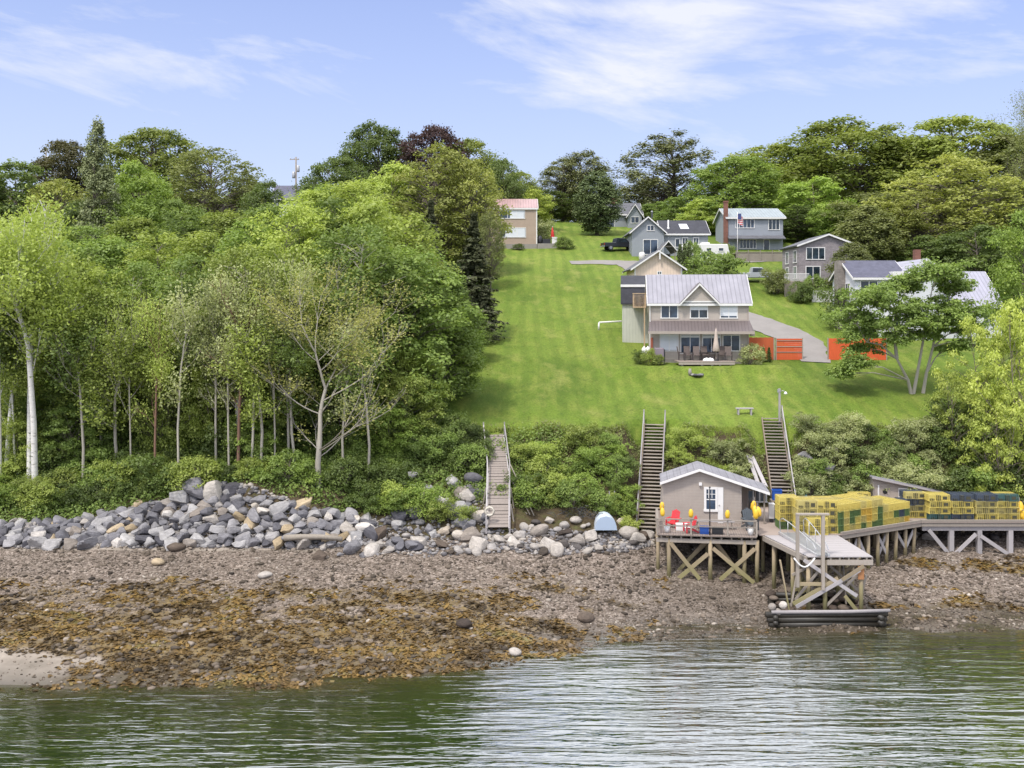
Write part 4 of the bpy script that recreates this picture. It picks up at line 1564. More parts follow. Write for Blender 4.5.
for px, D, top, w, kd, lf in [(12, 84, 238, 92, 'aspen1', 'fresh'), (58, 86, 240, 88, 'aspen2', 'mid'), (112, 88, 238, 92, 'aspen3', 'mid'), (160, 86, 233, 84, 'aspen1', 'fresh'),
                              (206, 84, 232, 92, 'aspen2', 'fresh'), (250, 82, 222, 88, 'aspen1', 'mid'), (296, 82, 206, 90, 'aspen2', 'fresh'), (335, 86, 198, 92, 'aspen1', 'mid'),
                              (372, 84, 200, 92, 'aspen3', 'fresh'), (408, 88, 214, 86, 'aspen1', 'fresh'), (-14, 92, 214, 84, 'aspen3', 'fresh'), (36, 100, 216, 80, 'aspen1', 'fresh'),
                              (84, 102, 226, 80, 'aspen2', 'mid'), (138, 104, 219, 84, 'aspen3', 'fresh'), (186, 102, 216, 80, 'aspen1', 'mid'), (228, 104, 212, 76, 'aspen3', 'fresh'),
                              (270, 106, 206, 74, 'aspen3', 'mid'), (312, 108, 192, 84, 'aspen3', 'fresh'), (356, 110, 182, 90, 'aspen2', 'fresh'), (420, 98, 244, 50, 'aspen3', 'mid'), (326, 118, 186, 70, 'aspen3', 'mid')]:
    T.append((kd, lf, px, D, top, w, L_ASP, 'aspen_tree', G_ASP, None))
T += [
    # skyline of the left wood
    ('maple', 'dark', 16, 140, 164, 84, 'dark green round tree at the far left of the skyline', 'maple_tree', None, None),
    ('maple', 'dark', -22, 138, 172, 60, 'dark round tree cut by the left border on the skyline', 'maple_tree', None, None),
    ('oak2', 'brown', 68, 172, 142, 66, 'brownish oak behind the columnar conifer', 'oak_tree', None, None),
    ('spring', 'yellow', 62, 140, 180, 64, 'yellowish tree left of the columnar conifer', 'maple_tree', None, None),
    ('columnar', 'columnar', 97, 122, 122, 34, 'tall columnar grey green conifer piercing the left skyline', 'columnar_conifer', None, None),
    ('maple', 'dark', 78, 128, 200, 50, 'dark tree at the foot of the columnar conifer', 'maple_tree', None, None),
    ('oak1', 'oak', 152, 168, 130, 112, 'broad oak with sky showing through right of the columnar conifer', 'oak_tree', None, None),
    ('maple', 'bright', 140, 132, 164, 72, 'bright green maple below the broad left oak', 'maple_tree', None, None),
    ('maple', 'bright', 128, 124, 196, 60, 'lower bright green maple right beside the columnar conifer', 'maple_tree', None, None),
    ('spring', 'olive', 212, 150, 149, 88, 'olive tree right of the broad left oak', 'maple_tree', None, None),
    ('pine', 'olive', 245, 156, 172, 40, 'ragged small tree on the skyline left of the far dark roof', 'pine_tree', None, None),
    ('maple', 'dark', 265, 138, 181, 48, 'round dark green tree below the far dark roof', 'maple_tree', None, None),
    ('maple', 'mid', 182, 128, 200, 62, 'mid green maple below the olive tree on the left', 'maple_tree', None, None),
    ('oak2', 'dark', 338, 150, 158, 62, 'dark oak right of the utility pole', 'oak_tree', None, None),
    ('oak1', 'dark', 378, 168, 125, 84, 'dark green oak highest on the middle skyline', 'oak_tree', None, None),
    ('oak1', 'purple', 432, 165, 127, 80, 'purple leaved beech on the middle skyline', 'beech_tree', None, None),
    ('oak2', 'oak', 470, 168, 140, 64, 'oak right of the purple beech', 'oak_tree', None, None),
    ('maple', 'fresh', 392, 132, 166, 80, 'light green maple in front of the dark skyline oak', 'maple_tree', None, None),
    ('spring', 'yellow', 437, 130, 146, 84, 'yellow green tree below the purple beech', 'maple_tree', None, None),
    ('spring', 'yellow', 472, 130, 160, 60, 'thin leaved yellowish tree at the edge of the upper lawn', 'maple_tree', None, None),
    ('spring', 'olive', 490, 122, 212, 26, 'airy olive tree behind the nearer spruce', 'maple_tree', None, None),
    ('oak2', 'dark', 503, 160, 160, 40, 'dark oak standing over the tan house', 'oak_tree', None, None),
    ('spruce', 'spruce', 474, 101, 212, 66, 'dark spruce at the edge of the lawn below the tan house', 'spruce_tree', None, None),
    ('spruce', 'spruce', 431, 108, 199, 50, 'dark spruce rising out of the wood left of the lawn spruce', 'spruce_tree', None, None),
    ('spruce', 'spruce', 486, 100, 270, 30, 'short spruce beside the lawn spruce', 'spruce_tree', None, None),
    # top of the lawn
    ('maple', 'lime', 533, 172, 190, 36, 'small yellow green maple right of the tan house', 'maple_tree', None, None),
    ('oak2', 'oak', 520, 190, 172, 40, 'oak behind the tan house', 'oak_tree', None, None),
    ('loose_pine', 'pine', 562, 192, 160, 50, 'loose grey green pine left of the clipped cedar', 'pine_tree', None, None),
    ('loose_pine', 'pine', 582, 196, 152, 62, 'taller loose pine behind the clipped cedar', 'pine_tree', None, None),
    ('pine', 'dark', 548, 185, 190, 46, 'dark low pine at the top of the lawn', 'pine_tree', None, None),
    ('cedar', 'cedar', 597, 166, 172, 42, 'dense egg shaped cedar standing on the upper lawn', 'cedar_tree', None, None),
    ('loose_pine', 'pine', 670, 192, 134, 80, 'tall loose pine on the skyline above the grey cottage', 'pine_tree', None, None),
    ('loose_pine', 'pine', 640, 205, 178, 44, 'small pine behind the far grey roof', 'pine_tree', None, None),
    ('maple', 'mid', 656, 180, 202, 34, 'green tree behind the grey cottage', 'maple_tree', None, None),
    ('maple', 'mid', 676, 172, 198, 40, 'green tree right behind the grey cottage roof', 'maple_tree', None, None),
    ('oak1', 'bright', 735, 172, 158, 100, 'broad yellow green oak behind the house with the brick chimney', 'oak_tree', None, None),
    ('maple', 'fresh', 702, 166, 200, 46, 'yellow green tree left of the brick chimney', 'maple_tree', None, None),
    # right skyline
    ('oak2', 'oak', 768, 202, 146, 92, 'flat topped oak left of the high oaks on the right skyline', 'oak_tree', None, None),
    ('oak1', 'oak', 850, 192, 122, 156, 'widest oak of the right skyline', 'oak_tree', None, None),
    ('oak2', 'oak', 950, 190, 120, 118, 'high oak right of the widest oak on the skyline', 'oak_tree', None, None),
    ('oak2', 'olive', 1012, 180, 136, 96, 'olive oak at the right end of the skyline', 'oak_tree', None, None),
    ('oak2', 'dark', 908, 204, 140, 100, 'dark oak between the two high oaks of the skyline', 'oak_tree', None, None),
    ('oak2', 'oak', 806, 200, 152, 80, 'oak left of the widest oak on the skyline', 'oak_tree', None, None),
    ('sparse', 'olive', 1040, 150, 92, 70, 'nearly bare tree reaching in over the right border', 'bare_tree', None, None),
    ('maple', 'bright', 812, 164, 178, 74, 'bright green maple right of the blue grey house', 'maple_tree', None, None),
    ('maple', 'bright', 841, 150, 203, 54, 'bright green round maple behind the shingled house', 'maple_tree', None, None),
    ('pine', 'dark', 797, 156, 205, 50, 'dark loose tree in front of the bright maple', 'pine_tree', None, None),
    ('maple', 'olive', 880, 146, 192, 84, 'olive tree above the white house', 'maple_tree', None, None),
    ('cedar', 'olive', 868, 132, 206, 58, 'dull olive cedar right of the shingled house', 'cedar_tree', None, None),
    ('cedar', 'olive', 852, 116, 243, 42, 'narrow olive cedar between the shingled and the white house', 'cedar_tree', None, None),
    ('spring', 'yellow', 946, 140, 158, 112, 'large yellow green tree behind the white house', 'maple_tree', None, None),
    ('spring', 'yellow', 918, 136, 192, 78, 'smaller yellow green tree left of the large one behind the white house', 'maple_tree', None, None),
    ('spring', 'olive', 1000, 144, 178, 90, 'olive tree right of the large yellow green one', 'maple_tree', None, None),
    ('maple', 'dark', 975, 122, 226, 70, 'dark green tree above the long metal roof', 'maple_tree', None, None),
    ('maple', 'dark', 930, 128, 236, 60, 'dark green tree above the chimney of the white house', 'maple_tree', None, None),
    ('maple', 'mid', 1024, 126, 228, 70, 'mid green tree beyond the right end of the metal roof', 'maple_tree', None, None),
    ('aspen3', 'bright', 1024, 88, 212, 62, 'tall bright green tree at the right border above the lime saplings', 'maple_tree', None, None),
    ('leaner', 'mid', 912, 83, 264, 142, 'spreading open tree with pale leaning stems on the lawn before the white house', 'maple_tree', None, M_BARKPALE),
    ('sapling', 'lime', 988, 75, 316, 84, 'largest lime green young tree on the bank at the right', 'young_tree', None, None),
    ('sapling', 'lime', 1022, 73, 300, 100, 'lime green young tree cut by the right border', 'young_tree', None, None),
    ('sapling', 'lime', 950, 74, 372, 66, 'smaller lime green young tree left of the largest one', 'young_tree', None, None),
    ('sapling', 'lime', 996, 71.5, 392, 92, 'lowest lime green young tree behind the right traps', 'young_tree', None, None),
]
for i, px in enumerate((-60, 1085, 1130, -110, 1060, 1160)):
    pass
for (kd, lf, px, D, top, w, lab, nm, gr, bk) in T:
    tree(kd, lf, px, D, top, w, lab, nm, 'tree', gr, bk, 0.0 if kd == 'leaner' else None)
# understorey: young leafy trees that close the wood down to the ground
for i in range(34):
    px = 2 + i * 12.6 + rng.uniform(-8, 8)
    D = rng.uniform(71.5, 80)
    g = ground_at(px, D)
    hh = rng.uniform(3.8, 7.0)
    tree('young', rng.choice(['mid', 'fresh', 'fresh', 'bright', 'mid']), px, D, HOR - (g.z + hh - CAMZ) / D * F, rng.uniform(44, 74),
         'bushy young tree filling the space under the aspens of the wood', 'young_tree', 'tree', 'young trees under the aspens')
# slender pale stems at the front edge of the wood
for px in (84, 177, 262, 345, 372):
    tree('pole', rng.choice(['fresh', 'sage', 'mid']), px + rng.uniform(-4, 4), rng.uniform(68.6, 71.0), rng.uniform(280, 345), rng.uniform(40, 60),
         'slender pale stem with a thin crown at the front edge of the wood', 'aspen_tree', 'tree', 'slender stems at the edge of the wood', M_BARKPALE)
# a far belt of woods closing the ridge
for i in range(46):
    px = -330 + i * 38 + rng.uniform(-12, 12)
    D = rng.uniform(225, 300)
    x = X(px, D)
    top = rng.uniform(186, 200) if not 480 < px < 720 else rng.uniform(196, 206)
    tree(rng.choice(['oak1', 'oak2', 'maple']), rng.choice(['oak', 'dark', 'mid']), px, D, top, rng.uniform(44, 66),
         'distant tree of the wood closing the ridge', 'ridge_tree', 'tree', 'distant trees on the ridge')


# ---------------------------------------------------------------- shrubs
def shrub(kind, leaf, x, y, s, label, group=None, name='shrub', sz=None, base=None):
    wm, cm, h0, w0 = TREE[kind]
    root = thing(name, label, 'shrub', (x, y, (TZ(x, y) if base is None else base) - 0.05), rng.uniform(0, 6.28), group)
    root.scale = (s, s, sz or s)
    link(bpy.data.objects.new('stems', wm), root)
    c = link(bpy.data.objects.new('foliage', cm), root)
    c.material_slots[0].link = 'OBJECT'
    c.material_slots[0].material = M_LEAF[leaf]
    return root


placed = []


def scatter_shrubs(n, pxr, Dr, leaves, sizes, label, group, gap=0.9, avoid=()):
    k = 0
    for _ in range(n * 14):
        if k >= n:
            break
        px, D = rng.uniform(*pxr), rng.uniform(*Dr)
        x = X(px, D)
        if any(a < px < b for a, b in avoid):
            continue
        s = rng.uniform(*sizes)
        if any((x - a) ** 2 + (D - b) ** 2 < (gap * (s + c) * 0.75) ** 2 for a, b, c in placed[-160:]):
            continue
        placed.append((x, D, s))
        lf = rng.choice(leaves)
        shrub(rng.choice(['shrub1', 'shrub2', 'shrub3']), lf, x, D, s, label, group)
        k += 1


STAIRS = [(466, 518), (632, 671), (753, 801)]
scatter_shrubs(36, (506, 640), (68.4, 73.8), ['mid', 'fresh', 'fresh', 'mid', 'bright'], (0.3, .95), 'leafy green shrub on the bank between the gangplank and the tall stairs', 'shrubs between gangplank and stairs', 0.75, STAIRS)
scatter_shrubs(26, (666, 758), (70.6, 75.0), ['mid', 'sage', 'fresh', 'fresh', 'brown'], (0.3, 0.75), 'shrub on the bank behind the fishing shack', 'shrubs behind the shack', .8, STAIRS)
scatter_shrubs(34, (798, 935), (71.8, 75.2), ['sage', 'mid', 'dark', 'sage'], (0.6, 1.0), 'greyish green shrub on the bank right of the right hand stairs', 'shrubs right of the stairs', 0.75, STAIRS)
scatter_shrubs(26, (925, 1060), (71.6, 75.5), ['dark', 'mid', 'dark'], (0.8, 1.3), 'dark shrub in the thicket behind the traps on the right', 'thicket behind the traps', 0.75)
scatter_shrubs(24, (395, 484), (71.5, 75.6), ['mid', 'dark', 'mid'], (0.6, 1.0), 'shrub on the bank left of the gangplank', 'shrubs left of the gangplank', 0.8)
scatter_shrubs(110, (-20, 400), (67.4, 74.5), ['mid', 'fresh', 'bright', 'mid', 'dark'], (0.4, 1.2), 'leafy shrub under the trees above the rock wall', 'undergrowth shrubs above the rock wall', .72)
scatter_shrubs(34, (0, 430), (74.5, 82), ['mid', 'mid', 'dark'], (1.0, 1.7), 'dark shrub deep under the trees of the wood', 'shrubs inside the wood', .8)
for px, D, s, lf in [(384, 67.2, .55, 'bright'), (402, 67.0, .75, 'bright'), (421, 67.2, .85, 'bright'), (440, 66.8, .6, 'fresh'), (462, 66.6, .5, 'fresh'), (372, 67.0, .5, 'mid')]:
    x = X(px, D)
    shrub('shrub2', lf, x, D, s, 'bright green bush growing between the rocks right of the bare tree', 'bushes between the rocks')
x = X(630, 67.5)
shrub('shrub1', 'lime', x, 67.6, .55, 'yellow green bush beside the foot of the tall left stairs')
# garden shrubs
for (kd, lf, px, D, s, sz, lab) in [
    ('shrub1', 'fresh', 648, 90.6, .55, .75, 'yellow green garden bush at the left corner of the main house'),
    ('shrub1', 'fresh', 658.5, 90.4, .38, .5, 'smaller yellow green bush right of the left corner bush'),
    ('shrub1', 'sage', 751, 90.6, .75, .95, 'hydrangea bush at the right corner of the main house'),
    ('shrub2', 'mid', 640, 91.5, .4, .6, 'dark green bush left of the white tank at the main house'),
    ('clipped', 'mid', 713, 124, 2.75, 2.45, 'big clipped dome of hedge behind the main house'),
    ('clipped', 'mid', 691, 134, 1.0, 2.2, 'green rounded shrub in front of the white camper'),
    ('clipped', 'mid', 801, 116, 1.0, 1.4, 'clipped square hedge left before the shingled house'),
    ('clipped', 'mid', 813, 117, .9, 1.7, 'taller hedge before the deck of the shingled house'),
    ('shrub1', 'mid', 822, 117.5, .9, 1.2, 'hedge right before the shingled house behind the white gate'),
    ('shrub2', 'olive', 776, 120, 1.1, 1.3, 'dark shrub left of the shingled house'),
    ('shrub1', 'mid', 565, 149, .95, .9, 'round bush on the grass beside the patio of the tan house'),
    ('shrub1', 'dark', 518, 148.6, .6, .5, 'low dark bush under the wall of the tan house'),
    ('shrub2', 'sage', 543, 153, 1.2, 1.7, 'flowering bush behind the patio of the tan house'),
    ('shrub1', 'mid', 728, 145, .8, .8, 'shrub beside the brick chimney'),
    ('shrub2', 'mid', 846, 104, 1.4, 1.9, 'shrub left of the white house'),
    ('shrub2', 'mid', 858, 97, 1.3, 1.6, 'shrub before the corner of the white house'),
]:
    x = X(px, D)
    shrub(kd, lf, x, D, s, lab, None, 'shrub', sz)
for px, D in ((680, 131), (684.5, 131.4), (689, 131.8)):
    x = X(px, D)
    shrub('arbor', 'cedar', x, D, 1.35, 'narrow arborvitae in the row of three behind the peach garage', 'row of arborvitae', 'arborvitae', 1.55)
for px in (763.5, 769):
    x = X(px, 92.4)
    shrub('arbor', 'dark', x, 92.4, .6, 'small dark cone shaped conifer against the orange fence', 'small conifers at the fence', 'arborvitae', .55)

# ---- low undergrowth and long grass: stuff
def ground_leaves(n, xr, yr, test, leaf, hmax, mat, name, label, cat, tall=False):
    x = nrg.uniform(*xr, n)
    y = nrg.uniform(*yr, n)
    ok = test(x, y)
    x, y = x[ok], y[ok]
    dens = fbm(x / 1.3, y / 1.3, 3)
    z = terrain(x, y) + hmax * nrg.random(len(x)) ** 1.5 * (0.4 + 1.2 * dens)
    c = np.stack([x, y, z], 1)
    nn = nrg.normal(size=(len(x), 3)) * 0.6 + np.array([0, -0.3, 0.8])
    if tall:
        w = leaf * nrg.uniform(.12, .3, len(x))
        hh = hmax * nrg.uniform(.4, 1.1, len(x)) * (0.4 + 1.1 * dens)
        a = nrg.uniform(0, 3.14, len(x))
        lx, ly = nrg.normal(size=len(x)) * .12, nrg.normal(size=len(x)) * .12
        z0 = terrain(x, y) - 0.03
        q = np.stack([np.stack([x - w * np.cos(a), y - w * np.sin(a), z0], 1), np.stack([x + w * np.cos(a), y + w * np.sin(a), z0], 1),
                      np.stack([x + lx + w * .2, y + ly, z0 + hh], 1), np.stack([x + lx - w * .2, y + ly, z0 + hh], 1)], 1).reshape(-1, 3)
        f = np.arange(len(q)).reshape(-1, 4)
    else:
        q, f = leaf_quads(c, nn, leaf * nrg.uniform(.6, 1.4, len(x)))
    ti = np.repeat(np.clip(dens * 1.5 - .4 + nrg.uniform(-.25, .25, len(x)), 0, 1), 4)
    o = raw_mesh(name, q, f, mat, ti)
    tag(o, label, cat, None, 'stuff')


def on_stairs(x, y):
    hit = np.zeros(np.shape(x), bool)
    for (xb, yb, zb, xt, yt, zt_, hw) in STAIR_LINES:
        k = (y - yb) / (yt - yb)
        hit |= (np.abs(x - (xb + (xt - xb) * k)) < np.where(hw > 1, .85, .8)) & (k > -.2) & (k < 1.05)
    return hit


ground_leaves(130000, (-40, 4), (65.4, 82), lambda x, y: (y > df(x) + (dt(x) - df(x)) * np.interp(x, [-34, -28, -23, -19, -14, -11, -9], [0.55, 0.66, 0.82, 1.0, .72, .62, .7])) & (x < np.where(y > 75, forest_x(y) + .3, 4)), .10, .7, M_LEAF['mid'],
              'undergrowth', 'low green undergrowth covering the ground of the wood', 'undergrowth')
ground_leaves(60000, (-9, 45), (68.5, 76.2), lambda x, y: (y > df(x) + .9 + 2.4 * fbm(x / 2, y / 2, 2)) & (y < dl(x) + .3) & ~on_stairs(x, y) & (fbm(x / 1.1 + 5, y / 1.1, 3) > .42), .09, .42, M_LEAF['olive'],
              'bank_cover', 'low leafy growth covering the bank below the lawn', 'ground cover')
ground_leaves(30000, (-7, 45), (74.6, 76.4), lambda x, y: (np.abs(y - dl(x) - 1.7 * (fbm(x / 1.6, y / 1.6, 3) - .5)) < .5) & ~on_stairs(x, y), .1, .36, M_LEAF['fresh'],
              'long_grass', 'fringe of long uncut grass along the lower edge of the lawn', 'grass', True)

ground_leaves(110000, (-8, 45), (75.4, 128), lambda x, y: (y > dl(x)) & (x > forest_x(y)) & ~((np.abs(x - 17.3) < 6) & (y > 89)) & (x < y * .42) & ~((np.abs(x - np.interp(y, [91, 99, 104, 109, 115, 124], [27.9, 29, 27.3, 24.8, 21.5, 18.5])) < 2.6) & (y > 91)),
              .07, .10, M_LEAF['grass'], 'lawn_tufts', 'short mown tufts giving the lawn its grain', 'grass', True)
# ---------------------------------------------------------------- building kit
M_GLASS = mat_glass('window_glass')
M_GLASSB = mat_glass('window_glass_blue', (0.03, 0.045, 0.07))
M_BLIND = mat_plain('white_blind', lin(206, 208, 210), 0.35, .06, 2, .02)
M_WHITE = mat_plain('white_trim', lin(214, 211, 206), 0.5, .06, 2, .03)
M_TAUPE = mat_siding('taupe_siding', lin(172, 161, 150), .15)
M_TAUPE2 = mat_plain('taupe_trim', lin(156, 144, 134), 0.7, .08)
M_MROOF = mat_metal_roof('mauve_grey_metal_roof', lin(142, 139, 144), .4, 'X')
M_SKIRT = mat_metal_roof('brown_grey_metal_roof', lin(104, 94, 92), .3, 'X', .45)
M_BLACKROOF = mat_shingle('black_shingle_roof', lin(54, 54, 60), .35, .16, .25)
M_GREYROOF = mat_shingle('grey_shingle_roof', lin(92, 92, 96), .35, .16, .22)
M_SLATE = mat_shingle('slate_blue_roof', lin(82, 82, 96), .35, .16, .2)
M_BRICK = mat_shingle('red_brick', lin(124, 84, 70), .24, .08, .25)
M_STONE = mat_rock('chimney_stone', [(0, lin(130, 122, 114)), (1, lin(150, 142, 134))])
M_CONC = mat_plain('concrete', lin(138, 132, 124), .9, .15, 2, .2)
M_DECK = mat_wood('deck_boards', lin(142, 128, 118), .22, .85)
M_GREYWOOD = mat_wood('weathered_wood', lin(148, 138, 126), .3, .88)
M_NEWWOOD = mat_wood('new_lumber', lin(186, 160, 130), .18, .8)
M_BLACK = mat_plain('black_metal', lin(38, 38, 40), .5, .2, 4, .05)
M_STEEL = mat_plain('galvanised_steel', lin(168, 168, 168), .4, .1, 4, .05, .5)
M_ORANGE = mat_wood('orange_stained_board', lin(182, 88, 48), .3, .75, None, (10, 10, 0.8))
M_ORANGE2 = mat_wood('bright_orange_board', lin(200, 86, 46), .28, .75, None, (10, 10, 0.8))
M_RUST = mat_plain('red_brown_paint', lin(150, 84, 62), .7)


def gable_block(root, x0, x1, y0, y1, z0, ze, zr, axis, wall, roof, over=0.35, th=0.16, trim=M_WHITE, ridge=None, ze2=None, wname='wall', rname='roof', eave=True):
    """solid house block with a gable roof; axis = direction of the ridge"""
    if axis == 'x':
        ym = (y0 + y1) / 2 if ridge is None else ridge
        zb = ze if ze2 is None else ze2
        MB().prism([(y0, z0), (y1, z0), (y1, zb - .02), (ym, zr - .03), (y0, ze - .02)], x0, x1, 'x').build(wname, wall, root)
        k1, k2 = (zr - ze) / (ym - y0), (zr - zb) / (y1 - ym)
        a, b = x0 - over, x1 + over
        m = MB()
        m.slab((a, y0 - over, ze - k1 * over + th), (b, y0 - over, ze - k1 * over + th), (b, ym, zr + th), (a, ym, zr + th), th)
        m.slab((b, y1 + over, zb - k2 * over + th), (a, y1 + over, zb - k2 * over + th), (a, ym + .002, zr + th), (b, ym + .002, zr + th), th)
        r = m.build(rname, roof, root)
        if eave:
            MB().box(a - .02, b + .02, y0 - over - .06, y0 - over - .004, ze - k1 * over - .1, ze - k1 * over + th - .03).build('fascia', trim, root)
        for xx in (a - .05, b + .01):
            MB().prism([(y0 - over, ze - k1 * over - .08), (ym, zr - .08), (y1 + over, zb - k2 * over - .08), (y1 + over, zb - k2 * over + th - .02), (ym, zr + th - .02), (y0 - over, ze - k1 * over + th - .02)], xx, xx + .045, 'x').build('rake_board', trim, root)
    else:
        xm = (x0 + x1) / 2 if ridge is None else ridge
        zb = ze if ze2 is None else ze2
        MB().prism([(x0, z0), (x1, z0), (x1, zb - .02), (xm, zr - .03), (x0, ze - .02)], y0, y1, 'y').build(wname, wall, root)
        k1, k2 = (zr - ze) / (xm - x0), (zr - zb) / (x1 - xm)
        a, b = y0 - over, y1 + over
        m = MB()
        m.slab((x0 - over, b, ze - k1 * over + th), (x0 - over, a, ze - k1 * over + th), (xm, a, zr + th), (xm, b, zr + th), th)
        m.slab((x1 + over, a, zb - k2 * over + th), (x1 + over, b, zb - k2 * over + th), (xm + .002, b, zr + th), (xm + .002, a, zr + th), th)
        r = m.build(rname, roof, root)
        for yy in (a - .05, b + .01):
            MB().prism([(x0 - over, ze - k1 * over - .06), (xm, zr - .06), (x1 + over, zb - k2 * over - .06), (x1 + over, zb - k2 * over + th - .02), (xm, zr + th - .02), (x0 - over, ze - k1 * over + th - .02)], yy, yy + .045, 'y').build('rake_board', trim, root)
    return r


def window(root, face, at, c, z, w, h, panes=2, glass=None, name='window', fw=.09, rows=1, trim=None, depth=.05):
    """framed window on a wall. face 'front' (y = at, c along x) or 'left' (x = at, c along y)"""
    glass = glass or M_GLASS
    f = MB()
    g = MB()

    def bar(u0, u1, z0, z1, d0, d1, m):
        if face == 'front':
            m.box(u0, u1, at - d1, at - d0, z0, z1)
        else:
            m.box(at - d1, at - d0, u0, u1, z0, z1)
    u0, u1, z0, z1 = c - w / 2, c + w / 2, z - h / 2, z + h / 2
    bar(u0, u1, z1 - fw, z1, -.03, depth, f)
    bar(u0 - .03, u1 + .03, z0, z0 + fw, -.03, depth + .03, f)
    bar(u0, u0 + fw, z0 + fw, z1 - fw, -.03, depth, f)
    bar(u1 - fw, u1, z0 + fw, z1 - fw, -.03, depth, f)
    for i in range(1, panes):
        u = u0 + w * i / panes
        bar(u - fw * .38, u + fw * .38, z0 + fw, z1 - fw, -.03, depth - .012, f)
    for i in range(1, rows):
        zz = z0 + h * i / rows
        bar(u0 + fw, u1 - fw, zz - .025, zz + .025, -.03, depth - .02, f)
    fo = f.build(name, trim or M_WHITE, root)
    bar(u0 + fw * .5, u1 - fw * .5, z0 + fw * .5, z1 - fw * .5, -.02, .012, g)
    g.build('pane', glass, fo)
    return fo


def blind(fo, face, at, c, z, w, h):
    m = MB()
    if face == 'front':
        m.box(c - w / 2, c + w / 2, at - .022, at - .014, z - h / 2, z + h / 2)
    m.build('blind', M_BLIND, fo)


def gz(px, D):
    return TZ(X(px, D), D)


# ================================================================ main house
hx0, hx1, hy0, hy1 = X(651, 92), X(747.5, 92), 92.0, 99.5
hz0 = 12.6
ez = Z(302.5, 92)
main = thing('house', 'taupe two storey house with mauve grey metal roof and small centre gable, mid lawn', 'house', ((hx0 + hx1) / 2, 92, hz0))
gable_block(main, hx0, hx1, hy0, hy1, hz0, ez, Z(276, 95.75), 'x', M_TAUPE, M_MROOF, .3, .14)
# centre gable
ga = X(699.5, 91.9)
gw, gb, gt = 1.62, ez + .02, Z(284, 91.9)
MB().prism([(ga - gw, gb), (ga + gw, gb), (ga, gt)], hy0 - .32, hy0 + 2.5, 'y').build('gable', M_TAUPE, main)
m = MB()
k = (gt - gb) / gw
for s in (-1, 1):
    e0 = Vector((ga + s * (gw + .22), 0, gb - k * .22 + .12))
    p0 = Vector((ga, 0, gt + .14))
    a, b = (e0, p0) if s < 0 else (p0, e0)
    y0_, y1_ = hy0 - .6, hy0 + 3.2
    m.slab((a.x, y0_, a.z), (b.x, y0_, b.z), (b.x, y1_, b.z), (a.x, y1_, a.z), .1)
m.build('gable_roof', M_SKIRT, main)
m = MB()
for s in (-1, 1):
    m.prism([(ga + s * (gw + .22), gb - k * .22 - .12), (ga, gt - .13), (ga, gt + .07), (ga + s * (gw + .22), gb - k * .22 + .06)], hy0 - .66, hy0 - .61, 'y')
m.box(ga - gw, ga + gw, hy0 - .36, hy0 - .325, gb - .02, gb + .12)
m.build('gable_trim', M_WHITE, main)
# skirt roof between the storeys
m = MB()
m.slab((hx0 - .25, hy0 - 1.25, Z(331.5, 90.8)), (hx1 + .35, hy0 - 1.25, Z(331.5, 90.8)), (hx1 + .1, hy0, Z(320.5, 92)), (hx0 - .1, hy0, Z(320.5, 92)), .1)
sk = m.build('skirt_roof', M_SKIRT, main)
MB().box(hx0 - .27, hx1 + .37, hy0 - 1.32, hy0 - 1.262, Z(334, 90.8), Z(331.3, 90.8)).build('gutter', M_TAUPE2, main)
m = MB()
for zz in (Z(303.8, 92), Z(320.0, 92)):
    m.box(hx0 - .02, hx1 + .02, hy0 - .04, hy0 + .01, zz - .09, zz + .05)
m.build('belt_trim', M_TAUPE2, main)
m = MB()
for xx in (hx0 - .03, hx1 - .12):
    m.box(xx, xx + .15, hy0 - .045, hy0 + .1, hz0, Z(304, 92))
m.build('corner_board', M_TAUPE2, main)
for i, (a, b, gl, bl) in enumerate([(661, 678.5, M_GLASSB, 0), (690, 708, M_GLASS, .35), (719.5, 737, M_GLASSB, .85)]):
    c, w = X((a + b) / 2, 92), (b - a) * .092
    z, h = Z(311.8, 92), 13.6 * .092
    wn_ = window(main, 'front', hy0, c, z, w, h, 2, gl)
    if bl:
        blind(wn_, 'front', hy0, c, z + h * (1 - bl) / 2 * .85, w * .9, h * bl * .86)
for i, (a, b, t, bt, gl, bl, nm) in enumerate([(660, 679, 333.5, 351.5, M_GLASSB, .98, 'patio_door'), (680.5, 700, 334, 354, M_GLASSB, .12, 'patio_door'),
                                               (702, 720.5, 334, 354, M_GLASSB, .15, 'patio_door'), (722, 739.5, 334.5, 351.3, M_GLASS, 0, 'window')]):
    c, w = X((a + b) / 2, 92), (b - a) * .092
    z, h = Z((t + bt) / 2, 92), (bt - t) * .092
    wn_ = window(main, 'front', hy0, c, z, w, h, 2, gl, nm)
    if bl:
        blind(wn_, 'front', hy0, c, z + h * (1 - bl) / 2 * .85, w * .9, h * bl * .88)
MB().box(hx0 + .02, hx1 - .02, hy0 - .03, hy0 + .3, hz0 - .6, hz0 + .55).build('foundation', M_CONC, main)
m = MB()
m.tube([(hx0 - .05, hy0 - .1, hz0 + .1), (hx0 - .05, hy0 - .1, ez - .2)], .05, 6)
m.build('downspout', M_WHITE, main)
MB().box(hx0 - .02, hx0 + .22, hy0 - .13, hy0 - .05, hz0 + .3, hz0 + 2.55).build('corner_post', M_RUST, main)
main.rotation_euler = (0, 0, R(-6))
